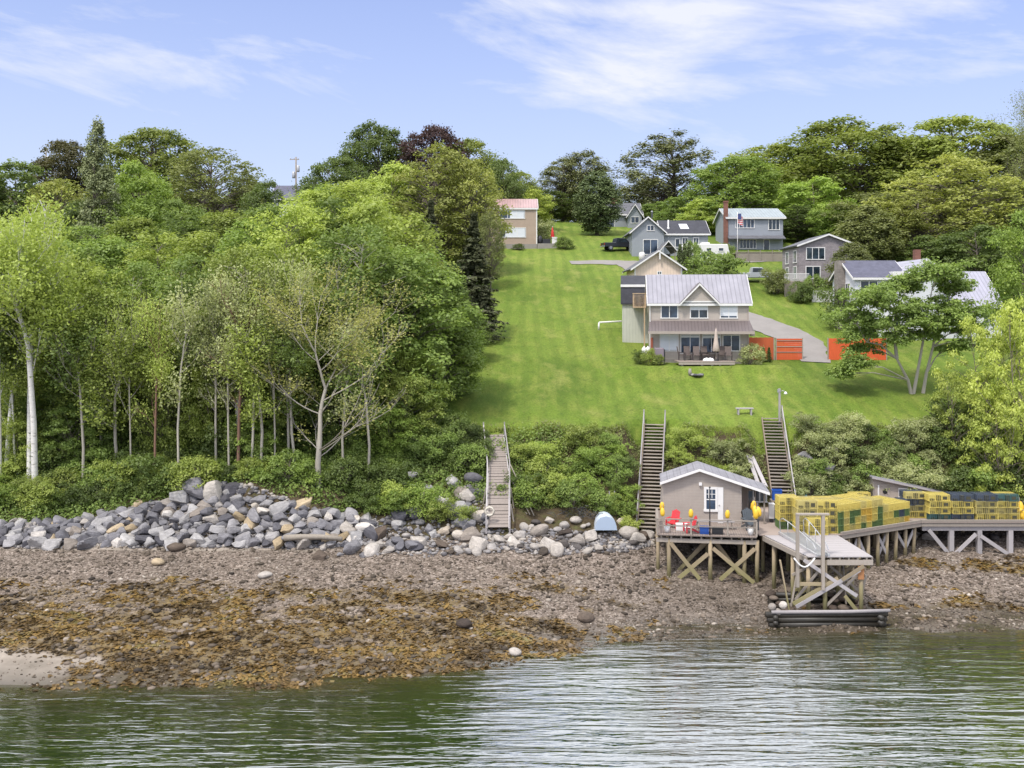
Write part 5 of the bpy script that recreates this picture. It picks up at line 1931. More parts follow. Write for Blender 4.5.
# left wing with the black roof and the little balcony
m = MB()
wx0, wx1 = X(622, 99), X(649.5, 99)
wing = thing('house_wing', 'pale annex with black roof and small wooden balcony against the taupe house', 'annex', ((wx0 + wx1) / 2, 99, 13.8))
M_PALEGREEN = mat_siding('pale_grey_siding', lin(182, 182, 168), .3, 'X', .06)
MB().box(wx0 + .05, wx1, 99.2, 104.8, 13.8, Z(303, 99)).build('wall', M_PALEGREEN, wing)
MB().prism([(99.0, Z(304.5, 99)), (99.0, Z(303, 99)), (99.6, Z(285.5, 99.6) + .02), (102, Z(275.5, 102)), (105, Z(303, 105)), (105, Z(304.5, 105))], wx0 - .1, wx1 + .05, 'x').build('roof', M_BLACKROOF, wing)
MB().box(wx0 - .12, wx1 - .3, 99.42, 99.5, Z(287, 99.4), Z(284.5, 99.4)).build('roof_flashing', M_WHITE, wing)
m = MB()
bx0, bx1, bz0, bz1 = X(634, 98), X(647, 98), Z(306.5, 98), Z(294, 98)
m.box(bx0, bx1, 97.6, 99.1, bz0 - .12, bz0)
for xx in (bx0, bx1 - .1):
    for yy in (97.6, 98.9):
        m.box(xx, xx + .1, yy, yy + .1, bz0 + .002, bz1)
m.box(bx0 - .03, bx1 + .03, 97.56, 97.72, bz1, bz1 + .08)
m.box(bx0 - .03, bx0 + .12, 97.73, 99.0, bz1, bz1 + .08)
for i in range(9):
    xx = bx0 + .16 + i * (bx1 - bx0 - .32) / 8
    m.box(xx - .02, xx + .02, 97.62, 97.66, bz0 + .002, bz1 - .002)
m.box(bx1 - .22, bx1 - .1, 97.63, 97.75, 14.0, bz0 - .125)
m.build('balcony', M_NEWWOOD, wing)
MB().box(bx0 + .25, bx1 - .3, 99.02, 99.1, bz0 + .02, bz0 + 1.0).build('balcony_door', M_GLASS, wing)
wing.rotation_euler = (0, 0, R(-6))
# white rail left of the annex
rl = thing('white_rail', 'low white rail on the grass left of the annex', 'rail', (X(609, 104), 104, gz(609, 104)))
m = MB()
zz = Z(322.5, 104)
m.tube([(X(599, 104), 104, zz), (X(622, 104), 104.4, zz + .12)], .09, 8)
m.build('top_rail', M_WHITE, rl, True)
m = MB()
m.tube([(X(599, 104), 104, zz), (X(598.6, 104), 104, gz(599, 104) - .1)], .09, 8)
m.build('post', M_WHITE, rl, True)
# patio deck with its furniture
dx0, dx1, dz = X(677, 90), X(733, 90), 13.12
pd = thing('patio_deck', 'low wooden deck in front of the main house', 'deck', ((dx0 + dx1) / 2, 90, 12.4))
m = MB()
for i in range(16):
    m.box(dx0, dx1, 89.1 + i * .165, 89.1 + i * .165 + .15, dz - .06, dz)
m.build('boards', M_DECK, pd)
MB().box(dx0 + .02, dx1 - .02, 89.12, 89.2, dz - .3, dz - .062).build('rim_board', M_GREYWOOD, pd)
for px in (682, 702, 712, 720, 731):
    x = X(px, 89.3)
    MB().box(x - .1, x + .1, 89.22, 89.42, TZ(x, 89.3) - .2, dz - .065).build('post', M_CONC, pd)
M_WICKER = mat_plain('brown_sling', lin(98, 86, 80), .75, .25, 9, .2)
M_CHAIRF = mat_plain('dark_chair_frame', lin(66, 58, 54), .5)


def patio_chair(loc, rz, label):
    c = thing('patio_chair', label, 'chair', (0, 0, 0), 0, 'brown patio chairs on the deck')
    MB().cbox((0, .02, .44), (.52, .5, .05)).build('seat', M_WICKER, c, bevel=.015)
    MB().cbox((0, .30, .80), (.52, .05, .70), 0, -.2).build('backrest', M_WICKER, c, bevel=.015)
    for s in (-1, 1):
        for yy in (-.22, .22):
            MB().beam((s * .27, yy, 0), (s * .27, yy * .9, .62), .04).build('leg', M_CHAIRF, c)
        MB().box(s * .30 - .035, s * .30 + .035, -.26, .26, .625, .66).build('armrest', M_CHAIRF, c)
    c.location = loc
    c.rotation_euler = (0, 0, rz)
    return c


ch0 = patio_chair((X(681.5, 90.6), 90.6, dz), 1.5, 'brown patio chair turned sideways at the left end of the deck')
for px, D, rz, lab in [(688, 91.0, .15, 'brown patio chair facing the sea, second from the left end of the deck'), (696.5, 90.6, -.1, 'brown patio chair in the middle of the deck left of the door opening'),
                       (705, 91.0, .1, 'brown patio chair just left of the closed parasol'), (722, 91.0, -.2, 'brown patio chair just right of the closed parasol'),
                       (728.5, 90.4, -.1, 'brown patio chair at the right end of the deck')]:
    dup(ch0, (X(px, D), D, dz), rz, 1.12, lab)
ch0.scale = (1.12,) * 3
um = thing('patio_umbrella', 'closed beige parasol standing on the deck of the main house', 'parasol', (X(716, 90), 90, dz))
ux = X(716, 90)
MB().tube([(ux, 90, dz), (ux, 90, dz + 3.0)], .03, 8).build('pole', M_GREYWOOD, um)
MB().lathe([(.28, .85), (.34, .9), (.26, 1.4), (.16, 2.1), (.09, 2.7), (.02, 2.95)], (ux, 90, dz), 9).build('canopy', mat_plain('beige_canvas', lin(176, 160, 148), .8), um, True)
MB().lathe([(.3, 0), (.3, .06), (.08, .12)], (ux, 90, dz + .001), 12).build('base', M_BLACK, um, True)
tb = thing('patio_table', 'dark table behind the chairs on the deck', 'table', (X(700, 91.4), 91.4, dz))
tx = X(708, 91.5)
MB().box(tx - .8, tx + .8, 91.2, 91.8, dz + .68, dz + .73).build('tabletop', M_CHAIRF, tb)
for sx in (-.7, .7):
    for yy in (91.25, 91.75):
        MB().beam((tx + sx, yy, dz), (tx + sx, yy, dz + .68), .05).build('leg', M_CHAIRF, tb)
wc = thing('folded_cloth', 'white cloth heaped on the front edge of the deck', 'cloth', (X(709, 89.5), 89.5, dz))
m = MB()
cxx = X(708.5, 89.5)
for i in range(5):
    m.lathe([(.22, 0), (.2, .1), (.08, .26 + .05 * (i % 2))], (cxx + (i - 2) * .16, 89.5 + .05 * (i % 2), dz), 7)
m.build('folds', M_WHITE, wc, True)
gr = thing('covered_grill', 'grill under a mauve grey cover left of the deck', 'grill', (X(659, 91.2), 91.2, 12.5))
gx = X(659, 91.2)
MB().box(gx - .42, gx + .42, 90.9, 91.5, 12.75, 14.25).build('cover', mat_plain('mauve_cover', lin(128, 116, 122), .6, .15, 3, .3), gr, bevel=.08)
MB().box(gx + .44, gx + .52, 90.95, 91.45, 12.8, 14.1).build('side_shelf', M_BLACK, gr)
tk = thing('white_tank', 'pair of white propane tanks at the left corner of the main house', 'tank', (X(646, 91.5), 91.5, 12.6))
for px in (644, 648):
    MB().lathe([(.05, 0), (.24, .02), (.25, .2), (.25, 1.05), (.16, 1.25), (.06, 1.32), (.06, 1.4)], (X(px, 91.5), 91.5 + (px - 646) * .05, 13.0), 14).build('cylinder', M_WHITE, tk, True)
ac = thing('vent_hood', 'grey box with a dish at the right end of the skirt roof', 'vent', (X(751, 90.9), 90.9, Z(333, 90.9)))
MB().box(X(750.2, 90.9), X(754.5, 90.9), 90.7, 91.1, Z(336, 90.9), Z(331, 90.9)).build('box', M_TAUPE2, ac, bevel=.03)
MB().lathe([(.02, -.1), (.2, 0), (.22, .04)], (X(752, 90.9), 90.9, Z(330.6, 90.9) + .08), 10).build('dish', M_STEEL, ac, True)
# fire pit on the lawn
fp = thing('fire_pit', 'small ring of stones with a grey post on the lawn below the deck', 'fire pit', ground_at(697, D_of(697, 376)))
for i in range(9):
    a = i * .7
    mm = rng.choice(RND)
    o = bpy.data.objects.new('stone', mm)
    link(o, fp)
    o.location = Vector((math.cos(a) * .42, math.sin(a) * .42, .08))
    o.scale = (.36, .28, .28)
MB().lathe([(.12, 0), (.16, .3), (.1, .62)], fp.location + Vector((-.62, 0, 0)), 8).build('post', M_CONC, fp, True)
MB().lathe([(.34, .05), (.36, .14), (.1, .1)], fp.location, 10).build('ash_bowl', M_RUST, fp, True)

# ---- orange fence and gate
FY = 93.0


def fence_panel(name, label, a, b, t, mat, rails=2, horizontal=False, D=FY, lines=()):
    x0, x1 = X(a, D), X(b, D)
    zb = min(TZ(x0, D), TZ(x1, D)) + .02
    zt_ = Z(t, D)
    f = thing(name, label, 'fence' if 'gate' not in name else 'gate', ((x0 + x1) / 2, D, zb))
    m = MB()
    if horizontal:
        n = 11
        for i in range(n):
            h = (zt_ - zb) / n
            m.box(x0, x1, D - .02, D + .02, zb + i * h, zb + (i + 1) * h - .012)
    else:
        n = max(2, round((x1 - x0) / .15))
        for i in range(n):
            w = (x1 - x0) / n
            m.box(x0 + i * w, x0 + (i + 1) * w - .008, D - .02, D + .02, zb, zt_ + .02 * math.sin(i * 2.1))
    m.build('boards', mat, f)
    for k in lines:
        z = zb + (zt_ - zb) * k
        MB().box(x0 + .002, x1 - .002, D - .06, D - .022, z - .035, z + .035).build('rail', M_GREYWOOD, f)
    for xx in (x0 - .09, x1 + .002):
        MB().box(xx, xx + .09, D - .05, D + .05, zb - .3, zt_ + .06).build('post', M_GREYWOOD, f)
    return f


fence_panel('board_fence', 'orange stained board fence between the main house and the driveway', 749, 773.5, 337.5, M_ORANGE)
fence_panel('board_gate', 'orange gate of horizontal boards with pale rails left of the driveway', 776.5, 802, 338.5, M_ORANGE2, horizontal=True, lines=(.36, .62, .9))
fence_panel('board_fence', 'bright orange board fence right of the driveway half hidden by the spreading tree', 828.5, 886, 338.5, M_ORANGE2)

# ---- peach garage behind the main house
D0 = 116.0
x0, x1 = X(634.5, D0), X(682, D0)
z0 = gz(658, D0) - .4
M_PEACH = mat_siding('peach_siding', lin(214, 192, 172), .35, 'X', .09)
pg = thing('peach_garage', 'peach coloured gabled garage with a grey roof behind the main house', 'garage', ((x0 + x1) / 2, D0, z0))
gable_block(pg, x0, x1, D0, D0 + 8, z0, Z(267.5, D0), Z(251.5, D0), 'y', M_PEACH, M_GREYROOF, .5, .16)
window(pg, 'front', D0, X(659.5, D0), Z(273, D0), .55, .45, 2)
MB().box(X(658.6, D0), X(660, D0), D0 - .5, D0 - .35, Z(259.5, D0), Z(252.4, D0)).build('ridge_brace', M_WHITE, pg)
MB().box(x0 - .01, x0 + .14, D0 - .03, D0 + .04, z0, Z(267.6, D0)).build('corner_board', M_WHITE, pg)
MB().box(x1 - .14, x1 + .01, D0 - .03, D0 + .04, z0, Z(267.6, D0)).build('corner_board', M_WHITE, pg)

# ---- grey cottage with skylight
D0 = 143.0
M_GREYSID = mat_siding('grey_siding', lin(140, 144, 148), .18)
x0, x1 = X(632, D0), X(664, D0)
z0 = gz(648, D0) - .8
gc = thing('grey_cottage', 'grey cottage with tall front gable and low skylit wing at the top of the lawn', 'house', ((x0 + x1) / 2, D0, z0))
gable_block(gc, x0, x1, D0, D0 + 9, z0, Z(231.5, D0), Z(217.5, D0), 'y', M_GREYSID, M_GREYROOF, .4, .16)
gable_block(gc, x1 + .01, X(708, D0 + 1), D0 + 1, D0 + 8, z0, Z(233.5, D0 + 1), Z(221.5, D0 + 4.5), 'x', M_GREYSID, M_BLACKROOF, .3, .16, wname='wing_wall', rname='wing_roof')
window(gc, 'front', D0, X(650.5, D0), Z(247, D0), 15 * .143, 15.5 * .143, 2, M_GLASSB, 'patio_door')
window(gc, 'front', D0, X(650.5, D0), Z(228, D0), 7.5 * .143, 6 * .143, 2, M_GLASSB)
window(gc, 'front', D0 + 1, X(677.5, D0 + 1), Z(243, D0 + 1), 5 * .144, 9 * .144, 1, M_GLASS, 'door')
window(gc, 'front', D0 + 1, X(685, D0 + 1), Z(241, D0 + 1), 6 * .144, 7 * .144, 2, M_GLASS)
window(gc, 'front', D0 + 1, X(696, D0 + 1), Z(241, D0 + 1), 6 * .144, 7 * .144, 2, M_GLASS)
k = (Z(221.5, D0 + 4.5) - Z(233.5, D0 + 1)) / 3.5
yy0, yy1 = D0 + 1.9, D0 + 3.3
za = Z(233.5, D0 + 1) + .16
MB().slab((X(680.5, 145), yy0, za + k * .9 + .08), (X(689, 145), yy0, za + k * .9 + .08), (X(688, 145), yy1, za + k * 2.3 + .08), (X(680, 145), yy1, za + k * 2.3 + .08), .1).build('skylight', M_BLIND, gc)
vx = X(668.5, 145)
MB().lathe([(.3, -.5), (.16, .1), (.1, .2), (.1, 1.2)], (vx, D0 + 2.2, za + k * 1.2), 8).build('vent_pipe', M_WHITE, gc, True)
cx_ = X(652, 150)
MB().lathe([(.16, 0), (.16, .9), (.22, .95), (.02, 1.1)], (cx_, 150, Z(218, 150)), 8).build('chimney_cap', M_STEEL, gc, True)
# small gabled carport
D0 = 135.0
x0, x1 = X(661, D0), X(675.5, D0)
z0 = gz(668, D0) - .2
cp = thing('carport', 'small dark gabled carport in front of the grey cottage', 'carport', ((x0 + x1) / 2, D0, z0))
zt0, zt1 = Z(250, D0), Z(240.5, D0)
m = MB()
xm = (x0 + x1) / 2
m.slab((x0 - .3, D0 + 5, zt0 - .2), (x0 - .3, D0 - .3, zt0 - .2), (xm, D0 - .3, zt1), (xm, D0 + 5, zt1), .12)
m.slab((x1 + .3, D0 - .3, zt0 - .2), (x1 + .3, D0 + 5, zt0 - .2), (xm + .002, D0 + 5, zt1), (xm + .002, D0 - .3, zt1), .12)
m.build('roof', M_GREYROOF, cp)
m = MB()
for s, xx in ((-1, x0), (1, x1)):
    m.prism([(xx + s * .3, zt0 - .34), (xm, zt1 - .16), (xm, zt1 + .02), (xx + s * .3, zt0 - .18)], D0 - .36, D0 - .305, 'y')
m.build('fascia', M_WHITE, cp)
MB().box(x0, x1, D0 + 4.6, D0 + 4.8, z0, zt0 - .3).build('back_wall', M_BLACK, cp)
for xx in (x0, x1 - .12):
    for yy in (D0, D0 + 4.3):
        MB().box(xx, xx + .12, yy, yy + .12, z0 - .2, zt0 - .1).build('post', M_GREYWOOD, cp)
MB().box(x0 + .13, x1 - .13, D0 + .02, D0 + .1, Z(247, D0), Z(246, D0)).build('tie_beam', M_GREYWOOD, cp)

# ---- blue grey house with brick chimney
D0 = 148.0
x0, x1 = X(728, D0), X(783, D0)
z0 = gz(755, D0) - .6
M_BLUEGREY = mat_siding('blue_grey_siding', lin(142, 146, 152), .2)
M_GREENROOF = mat_metal_roof('pale_grey_green_roof', lin(138, 147, 149), .45, 'X')
bg = thing('blue_grey_house', 'blue grey two storey house with pale metal roof and tall red brick chimney', 'house', ((x0 + x1) / 2, D0, z0))
gable_block(bg, x0, x1, D0, D0 + 9, z0, Z(217.5, D0), Z(209.5, D0 + 4.5), 'x', M_BLUEGREY, M_GREENROOF, .35, .16)
MB().slab((x0 - .1, D0 - 1.2, Z(238.5, D0 - 1.2)), (x1 + .1, D0 - 1.2, Z(238.5, D0 - 1.2)), (x1 + .1, D0, Z(235.5, D0)), (x0 - .1, D0, Z(235.5, D0)), .14).build('skirt_roof', M_GREYROOF, bg)
s = D0 / F
window(bg, 'front', D0, X(745, D0), Z(223.5, D0), 19 * s, 9.5 * s, 5, M_GLASSB)
window(bg, 'front', D0, X(774, D0), Z(224.5, D0), 11.5 * s, 11 * s, 3, M_GLASS)
window(bg, 'front', D0, X(748, D0), Z(244, D0), 17 * s, 9.5 * s, 5, M_GLASS)
window(bg, 'front', D0, X(766.5, D0), Z(245, D0), 6.5 * s, 11 * s, 1, M_GLASS, 'door')
cb = X(726, D0)
m = MB().box(cb - .27, cb + .27, D0 - .2, D0 + .6, z0 - .5, Z(202.5, D0))
m.box(cb - .33, cb + .33, D0 - .26, D0 + .66, Z(202.5, D0) + .002, Z(201, D0))
m.build('chimney', M_BRICK, bg)
bd = thing('front_deck', 'grey railed deck in front of the blue grey house', 'deck', (X(758, 140.5), 140.5, gz(758, 140.5)))
m = MB()
xa, xb = X(736, 140.6), X(784, 140.6)
zd = Z(252.5, 140.6)
m.box(xa, xb, 140.6, 147.9, zd - .12, zd)
m.build('boards', M_GREYWOOD, bd)
m = MB()
n = 40
for i in range(n):
    w = (xb - xa) / n
    m.box(xa + i * w, xa + (i + 1) * w - .02, 140.5, 140.55, gz(736 + 48 * i / n, 140.5) - .2, zd - .13)
m.build('skirting', M_GREYWOOD, bd)
MB().box(xa - .05, xb + .05, 140.44, 140.59, zd + .01, zd + .1).build('top_rail', M_GREYWOOD, bd)
for i in range(5):
    xx = xa + (xb - xa) * i / 4
    MB().box(xx - .06, xx + .06, 140.38, 140.435, zd - 1.8, zd + .3).build('post', M_GREYWOOD, bd)
fl = thing('flag_pole', 'white pole flying a small striped flag before the blue grey house', 'flag pole', ground_at(737.5, 143))
fx = X(737.5, 143)
MB().tube([(fx, 143, fl.location.z - .2), (fx, 143, Z(212, 143))], [.06, .035], 8).build('pole', M_WHITE, fl, True)


def flag_mat():
    t = NT('flag_stripes')
    v = t.coord('Object')
    w = t.wave(v, .314 / .26, 'Z', 'SAW')
    col = t.ramp(w, [(0, lin(190, 60, 66)), (.5, lin(215, 205, 205))], 'CONSTANT')
    return t.done(col, .7)


fxs = [fx + .05 + i * .18 for i in range(9)]
zf1, zf0 = Z(213.5, 143), Z(223, 143)
m = MB()
vs, fs = [], []
for i, xx in enumerate(fxs):
    for j in range(2):
        for q in (0, .02):
            vs.append((xx * .55 + fx * .45, 143 + .12 * math.sin(i * .9) + q, (zf0 if j == 0 else zf1) - i * .07))
for i in range(8):
    a = i * 4
    fs += [(a, a + 4, a + 6, a + 2), (a + 1, a + 3, a + 7, a + 5), (a, a + 1, a + 5, a + 4), (a + 2, a + 6, a + 7, a + 3)]
fs += [(0, 2, 3, 1), (32, 33, 35, 34)]
fo = m.add(vs, fs).build('flag', flag_mat(), fl)
MB().box(fx + .03, fx + .5, 142.80, 142.83, zf1 - .85, zf1 - .03).build('canton', mat_plain('navy_cloth', lin(58, 66, 110), .8), fo)

# ---- shingled house
D0 = 122.0
x0, x1 = X(799, D0), X(856, D0)
z0 = gz(820, D0) - .8
M_SHAKE = mat_shingle('grey_cedar_shingles', lin(134, 126, 126), .22, .16, .25)
sh = thing('shingled_house', 'grey cedar shingled two storey house with white windows right of the driveway', 'house', ((x0 + x1) / 2, D0, z0))
gable_block(sh, x0, x1, D0, D0 + 7.5, z0, Z(245.5, D0), Z(235, D0), 'y', M_SHAKE, M_GREYROOF, .35, .16, ridge=X(828, D0))
s = D0 / F
window(sh, 'front', D0, X(815.5, D0), Z(253.5, D0), 19 * s, 12.5 * s, 3, M_GLASS)
window(sh, 'front', D0, X(813, D0), Z(272.5, D0), 15 * s, 13 * s, 2, M_GLASS, 'patio_door')
for yy in (D0 + 1.7, D0 + 5.2):
    for zz in (Z(256, D0), Z(272, D0)):
        window(sh, 'left', x0, yy, zz, 1.5, 1.55, 2, M_GLASSB)
sd = thing('front_deck', 'small raised deck with white railing before the shingled house', 'deck', (X(796, 119), 119, gz(796, 119)))
xa, xb, zd = X(783.5, 119), X(808, 119), Z(281, 119)
MB().box(xa, xb, 118.6, 121.9, zd - .12, zd).build('boards', M_GREYWOOD, sd)
m = MB()
for i in range(18):
    w = (xb - xa) / 18
    m.box(xa + i * w, xa + (i + 1) * w - .03, 118.55, 118.59, gz(795, 118.5) - .3, zd - .13)
m.build('skirting', M_GREYWOOD, sd)
m = MB()
m.box(xa - .02, xb + .02, 118.6, 118.7, zd + .82, zd + .9)
for i in range(26):
    xx = xa + (xb - xa) * i / 25
    m.box(xx - .02, xx + .02, 118.63, 118.67, zd + .002, zd + .82)
m.build('railing', M_WHITE, sd)
wg = thing('picket_gate', 'white picket gate right of the hedge at the shingled house', 'gate', ground_at(818, 116))
xa, xb = X(812.5, 116), X(832, 116)
m = MB()
for i in range(17):
    xx = xa + (xb - xa) * i / 16
    m.box(xx - .055, xx + .055, 116, 116.03, gz(820, 116) - .3, Z(290.5, 116) + .06 * (i % 2) - .01 * abs(i - 8))
m.build('pickets', M_WHITE, wg)
MB().box(xa, xb, 116.035, 116.08, Z(293.5, 116), Z(292.5, 116)).build('rail', M_WHITE, wg)

# ---- white house with the metal roofed ell
D0 = 101.0
x0, x1 = X(855, D0), X(905, D0)
z0 = gz(880, D0) - .8
M_WHITESID = mat_siding('white_siding', lin(206, 206, 208), .15, 'Z', .05)
wh = thing('white_house', 'white two storey house with a slate blue roof and stone chimney behind the spreading tree', 'house', ((x0 + x1) / 2, D0, z0))
gable_block(wh, x0, x1, D0, D0 + 7, z0, Z(277.5, D0), Z(262, D0 + 3.5), 'x', M_WHITESID, M_SLATE, .3, .16)
s = D0 / F
window(wh, 'front', D0, X(869, D0), Z(287, D0), 18 * s, 13 * s, 2, M_GLASS)
window(wh, 'front', D0, X(866, D0), Z(318, D0), 13 * s, 14 * s, 2, M_GLASS)
window(wh, 'front', D0, X(893, D0), Z(322, D0), 16 * s, 14 * s, 2, M_GLASS)
window(wh, 'left', x0, D0 + 2.2, Z(290, D0), 1.3, 1.5, 2, M_GLASSB)
window(wh, 'left', x0, D0 + 5, Z(290, D0), 1.3, 1.5, 2, M_GLASSB)
window(wh, 'left', x0, D0 + 2.2, Z(320, D0), 1.3, 1.6, 2, M_GLASSB)
m = MB().box(x0 - .75, x0 - .004, D0 + 2.9, D0 + 4.2, z0 - .5, Z(259, D0))
m.build('chimney', M_STONE, wh)
M_METAL2 = mat_metal_roof('lilac_grey_metal_roof', lin(152, 150, 160), .4, 'X')
gable_block(wh, X(905.3, D0), X(938, D0), D0 - 1.2, D0 + 7, z0, Z(272.5, D0), Z(262, D0 + 3), 'y', M_WHITESID, M_METAL2, .3, .16, wname='centre_wall', rname='centre_roof')
gable_block(wh, X(938.6, D0), X(999, D0), D0 - .6, D0 + 8, z0, Z(306, D0), Z(273, D0 + 4), 'x', M_WHITESID, M_METAL2, .3, .16, wname='ell_wall', rname='ell_roof')
MB().box(X(892, D0), X(905, D0), D0 - .36, D0 + 2, Z(279, D0), Z(271.5, D0)).build('shed_dormer', M_WHITE, wh)
cb = X(934, D0)
MB().box(cb - .3, cb + .3, D0 + 4, D0 + 4.6, Z(270, D0), Z(249.5, D0 + 4)).build('brick_chimney', M_BRICK, wh)
window(wh, 'front', D0 - .6, X(962, D0), Z(318, D0), 16 * s, 12 * s, 2, M_GLASS)
window(wh, 'front', D0 - .6, X(986, D0), Z(318, D0), 12 * s, 12 * s, 2, M_GLASS)

# ---- tan house at the top left of the lawn
D0 = 150.0
x0, x1 = X(486, D0), X(537, D0)
z0 = gz(512, D0) - .6
s = D0 / F
M_TAN = mat_siding('tan_siding', lin(166, 146, 128), .2)
M_PINKROOF = mat_metal_roof('faded_red_roof', lin(164, 132, 127), .4, 'X')
th_ = thing('tan_house', 'tan two storey house with a faded red roof at the top left of the lawn', 'house', ((x0 + x1) / 2, D0, z0))
gable_block(th_, x0, x1, D0, D0 + 8, z0, Z(208.5, D0), Z(200, D0 + 4), 'x', M_TAN, M_PINKROOF, .15, .16)
f_ = window(th_, 'front', D0, X(512, D0), Z(214.5, D0), 26 * s, 8.5 * s, 3, M_GLASSB)
blind(f_, 'front', D0, X(517, D0), Z(214.5, D0), 14 * s, 7.2 * s)
f_ = window(th_, 'front', D0, X(513, D0), Z(232.5, D0), 26 * s, 10 * s, 3, M_GLASSB)
blind(f_, 'front', D0, X(515, D0), Z(232.5, D0), 20 * s, 8.6 * s)
MB().box(x0 - .02, x1 + .02, D0 - .03, D0 + .1, z0 - .5, Z(244, D0)).build('foundation', M_CONC, th_)
MB().box(x1 - .14, x1 + .03, D0 - .05, D0 + .1, Z(244, D0) + .01, Z(209, D0)).build('corner_board', M_WHITE, th_)
pt = thing('patio_wall', 'low stone patio wall right of the tan house', 'wall', (X(546, D0), D0, gz(546, D0)))
MB().box(X(537.5, D0), X(557, D0), D0 - .2, D0 + 3.5, gz(546, D0) - .6, Z(243.5, D0)).build('masonry', M_CONC, pt)
ru = thing('patio_umbrella', 'closed red parasol on the patio of the tan house', 'parasol', (X(552.5, 151), 151, Z(243.5, D0)))
MB().tube([(X(552.5, 151), 151, Z(243.5, D0)), (X(552.5, 151), 151, Z(226, 151))], .04, 6).build('pole', M_WHITE, ru)
MB().lathe([(.24, 0), (.3, .1), (.2, .9), (.03, 1.7)], (X(552.5, 151), 151, Z(238, 151)), 9).build('canopy', mat_plain('red_canvas', lin(186, 44, 40), .8), ru, True)
pw = thing('patio_box', 'white storage box at the end of the patio of the tan house', 'box', (X(554.5, 150.6), 150.6, Z(243.5, D0)))
MB().box(X(552, 150.5), X(557, 150.5), 150.4, 151, Z(243.5, D0), Z(238, 150.5)).build('body', M_WHITE, pw, bevel=.04)
MB().box(X(551.8, 150.5), X(557.2, 150.5), 150.36, 151.04, Z(238, 150.5) + .004, Z(237, 150.5)).build('lid', M_WHITE, pw)
pp = thing('planter_box', 'black planter on the patio of the tan house', 'planter', (X(546, 150.6), 150.6, Z(243.5, D0)))
MB().box(X(542.5, 150.5), X(550.5, 150.5), 150.3, 151, Z(243.5, D0), Z(239, 150.5)).build('tub', M_BLACK, pp, bevel=.03)
pb = thing('covered_grill', 'black covered grill right against the tan house', 'grill', (X(539.5, 150.6), 150.6, Z(243.5, D0)))
MB().lathe([(.35, 0), (.42, .3), (.4, .9), (.22, 1.2), (.02, 1.25)], (X(539.7, 150.6), 150.6, Z(243.5, D0)), 10).build('cover', M_BLACK, pb, True)

# ---- far house with brick chimney, far dark roof on the left, utility poles
D0 = 178.0
x0, x1 = X(600, D0), X(641, D0)
z0 = gz(620, D0) - 1
fh = thing('far_house', 'grey roofed house with a brick chimney behind the clipped cedar', 'house', ((x0 + x1) / 2, D0, z0))
gable_block(fh, x0, x1, D0, D0 + 9, z0, Z(214, D0), Z(204, D0 + 4.5), 'x', M_GREYSID, M_GREYROOF, .4, .18)
gable_block(fh, X(628, D0 - 2), X(641.5, D0 - 2), D0 - 2.2, D0 + 4, z0, Z(215, D0 - 2), Z(205, D0 - 2), 'y', M_GREYSID, M_GREYROOF, .4, .18, wname='porch_wall', rname='porch_roof')
window(fh, 'front', D0, X(610, D0), Z(224, D0), 1.6, 1.3, 2)
window(fh, 'front', D0 - 2.2, X(635, D0 - 2.2), Z(221, D0), 1.5, 1.2, 2)
cb = X(614, D0 + 4)
MB().box(cb - .5, cb + .5, D0 + 4, D0 + 5, Z(206, D0), Z(195, D0)).build('chimney', M_BRICK, fh)
D0 = 200.0
x0, x1 = X(272, D0), X(308, D0)
z0 = gz(290, D0) - 1
lh = thing('far_house', 'house with a dark slate roof showing above the wood by the utility pole', 'house', ((x0 + x1) / 2, D0, z0))
gable_block(lh, x0, x1, D0, D0 + 9, z0, Z(198.5, D0), Z(186.5, D0 + 4.5), 'x', M_WHITESID, M_SLATE, .4, .18)
window(lh, 'front', D0, X(300, D0), Z(205, D0), 1.4, 1.3, 2)


def utility_pole(px, D, top, label, tr=True):
    g = ground_at(px, D)
    u = thing('utility_pole', label, 'utility pole', g)
    zt_ = Z(top, D)
    MB().tube([(g.x, D, g.z - .3), (g.x, D, zt_)], [.17, .12], 8).build('pole', M_GREYWOOD, u, True)
    MB().box(g.x - 1.0, g.x + .5, D - .06, D + .06, zt_ - .45, zt_ - .33).build('crossarm', M_GREYWOOD, u)
    for dx in (-.85, -.3, .35):
        MB().lathe([(.05, 0), (.07, .1), (.03, .22)], (g.x + dx, D, zt_ - .328), 6).build('insulator', M_STEEL, u)
    if tr:
        MB().lathe([(.22, 0), (.24, .1), (.24, .95), (.15, 1.05)], (g.x + .36, D - .1, zt_ - 2.4), 10).build('transformer', M_STEEL, u, True)
        MB().lathe([(.22, 0), (.24, .1), (.24, .95), (.15, 1.05)], (g.x - .36, D - .1, zt_ - 3.4), 10).build('transformer', M_STEEL, u, True)
    return u


utility_pole(296, 160, 157, 'utility pole with two transformers above the middle of the wood')
utility_pole(46, 190, 149, 'utility pole on the far left skyline')

# ---------------------------------------------------------------- vehicles
M_TYRE = mat_plain('tyre_rubber', lin(36, 36, 38), .8, .2, 6, .1)
M_RIM = mat_plain('wheel_rim', lin(150, 150, 152), .35, .1, 4, 0, .6)
M_SILVER = mat_plain('silver_paint', lin(172, 174, 174), .3, .04, 1, 0, .3)
M_DARKCAR = mat_plain('black_paint', lin(34, 36, 42), .25, .1, 1, 0)
M_LAMPW = mat_plain('headlamp_glass', lin(220, 220, 214), .15, .05, 1, 0)
M_LAMPR = mat_plain('tail_lamp', lin(150, 30, 28), .3, .05, 1, 0)


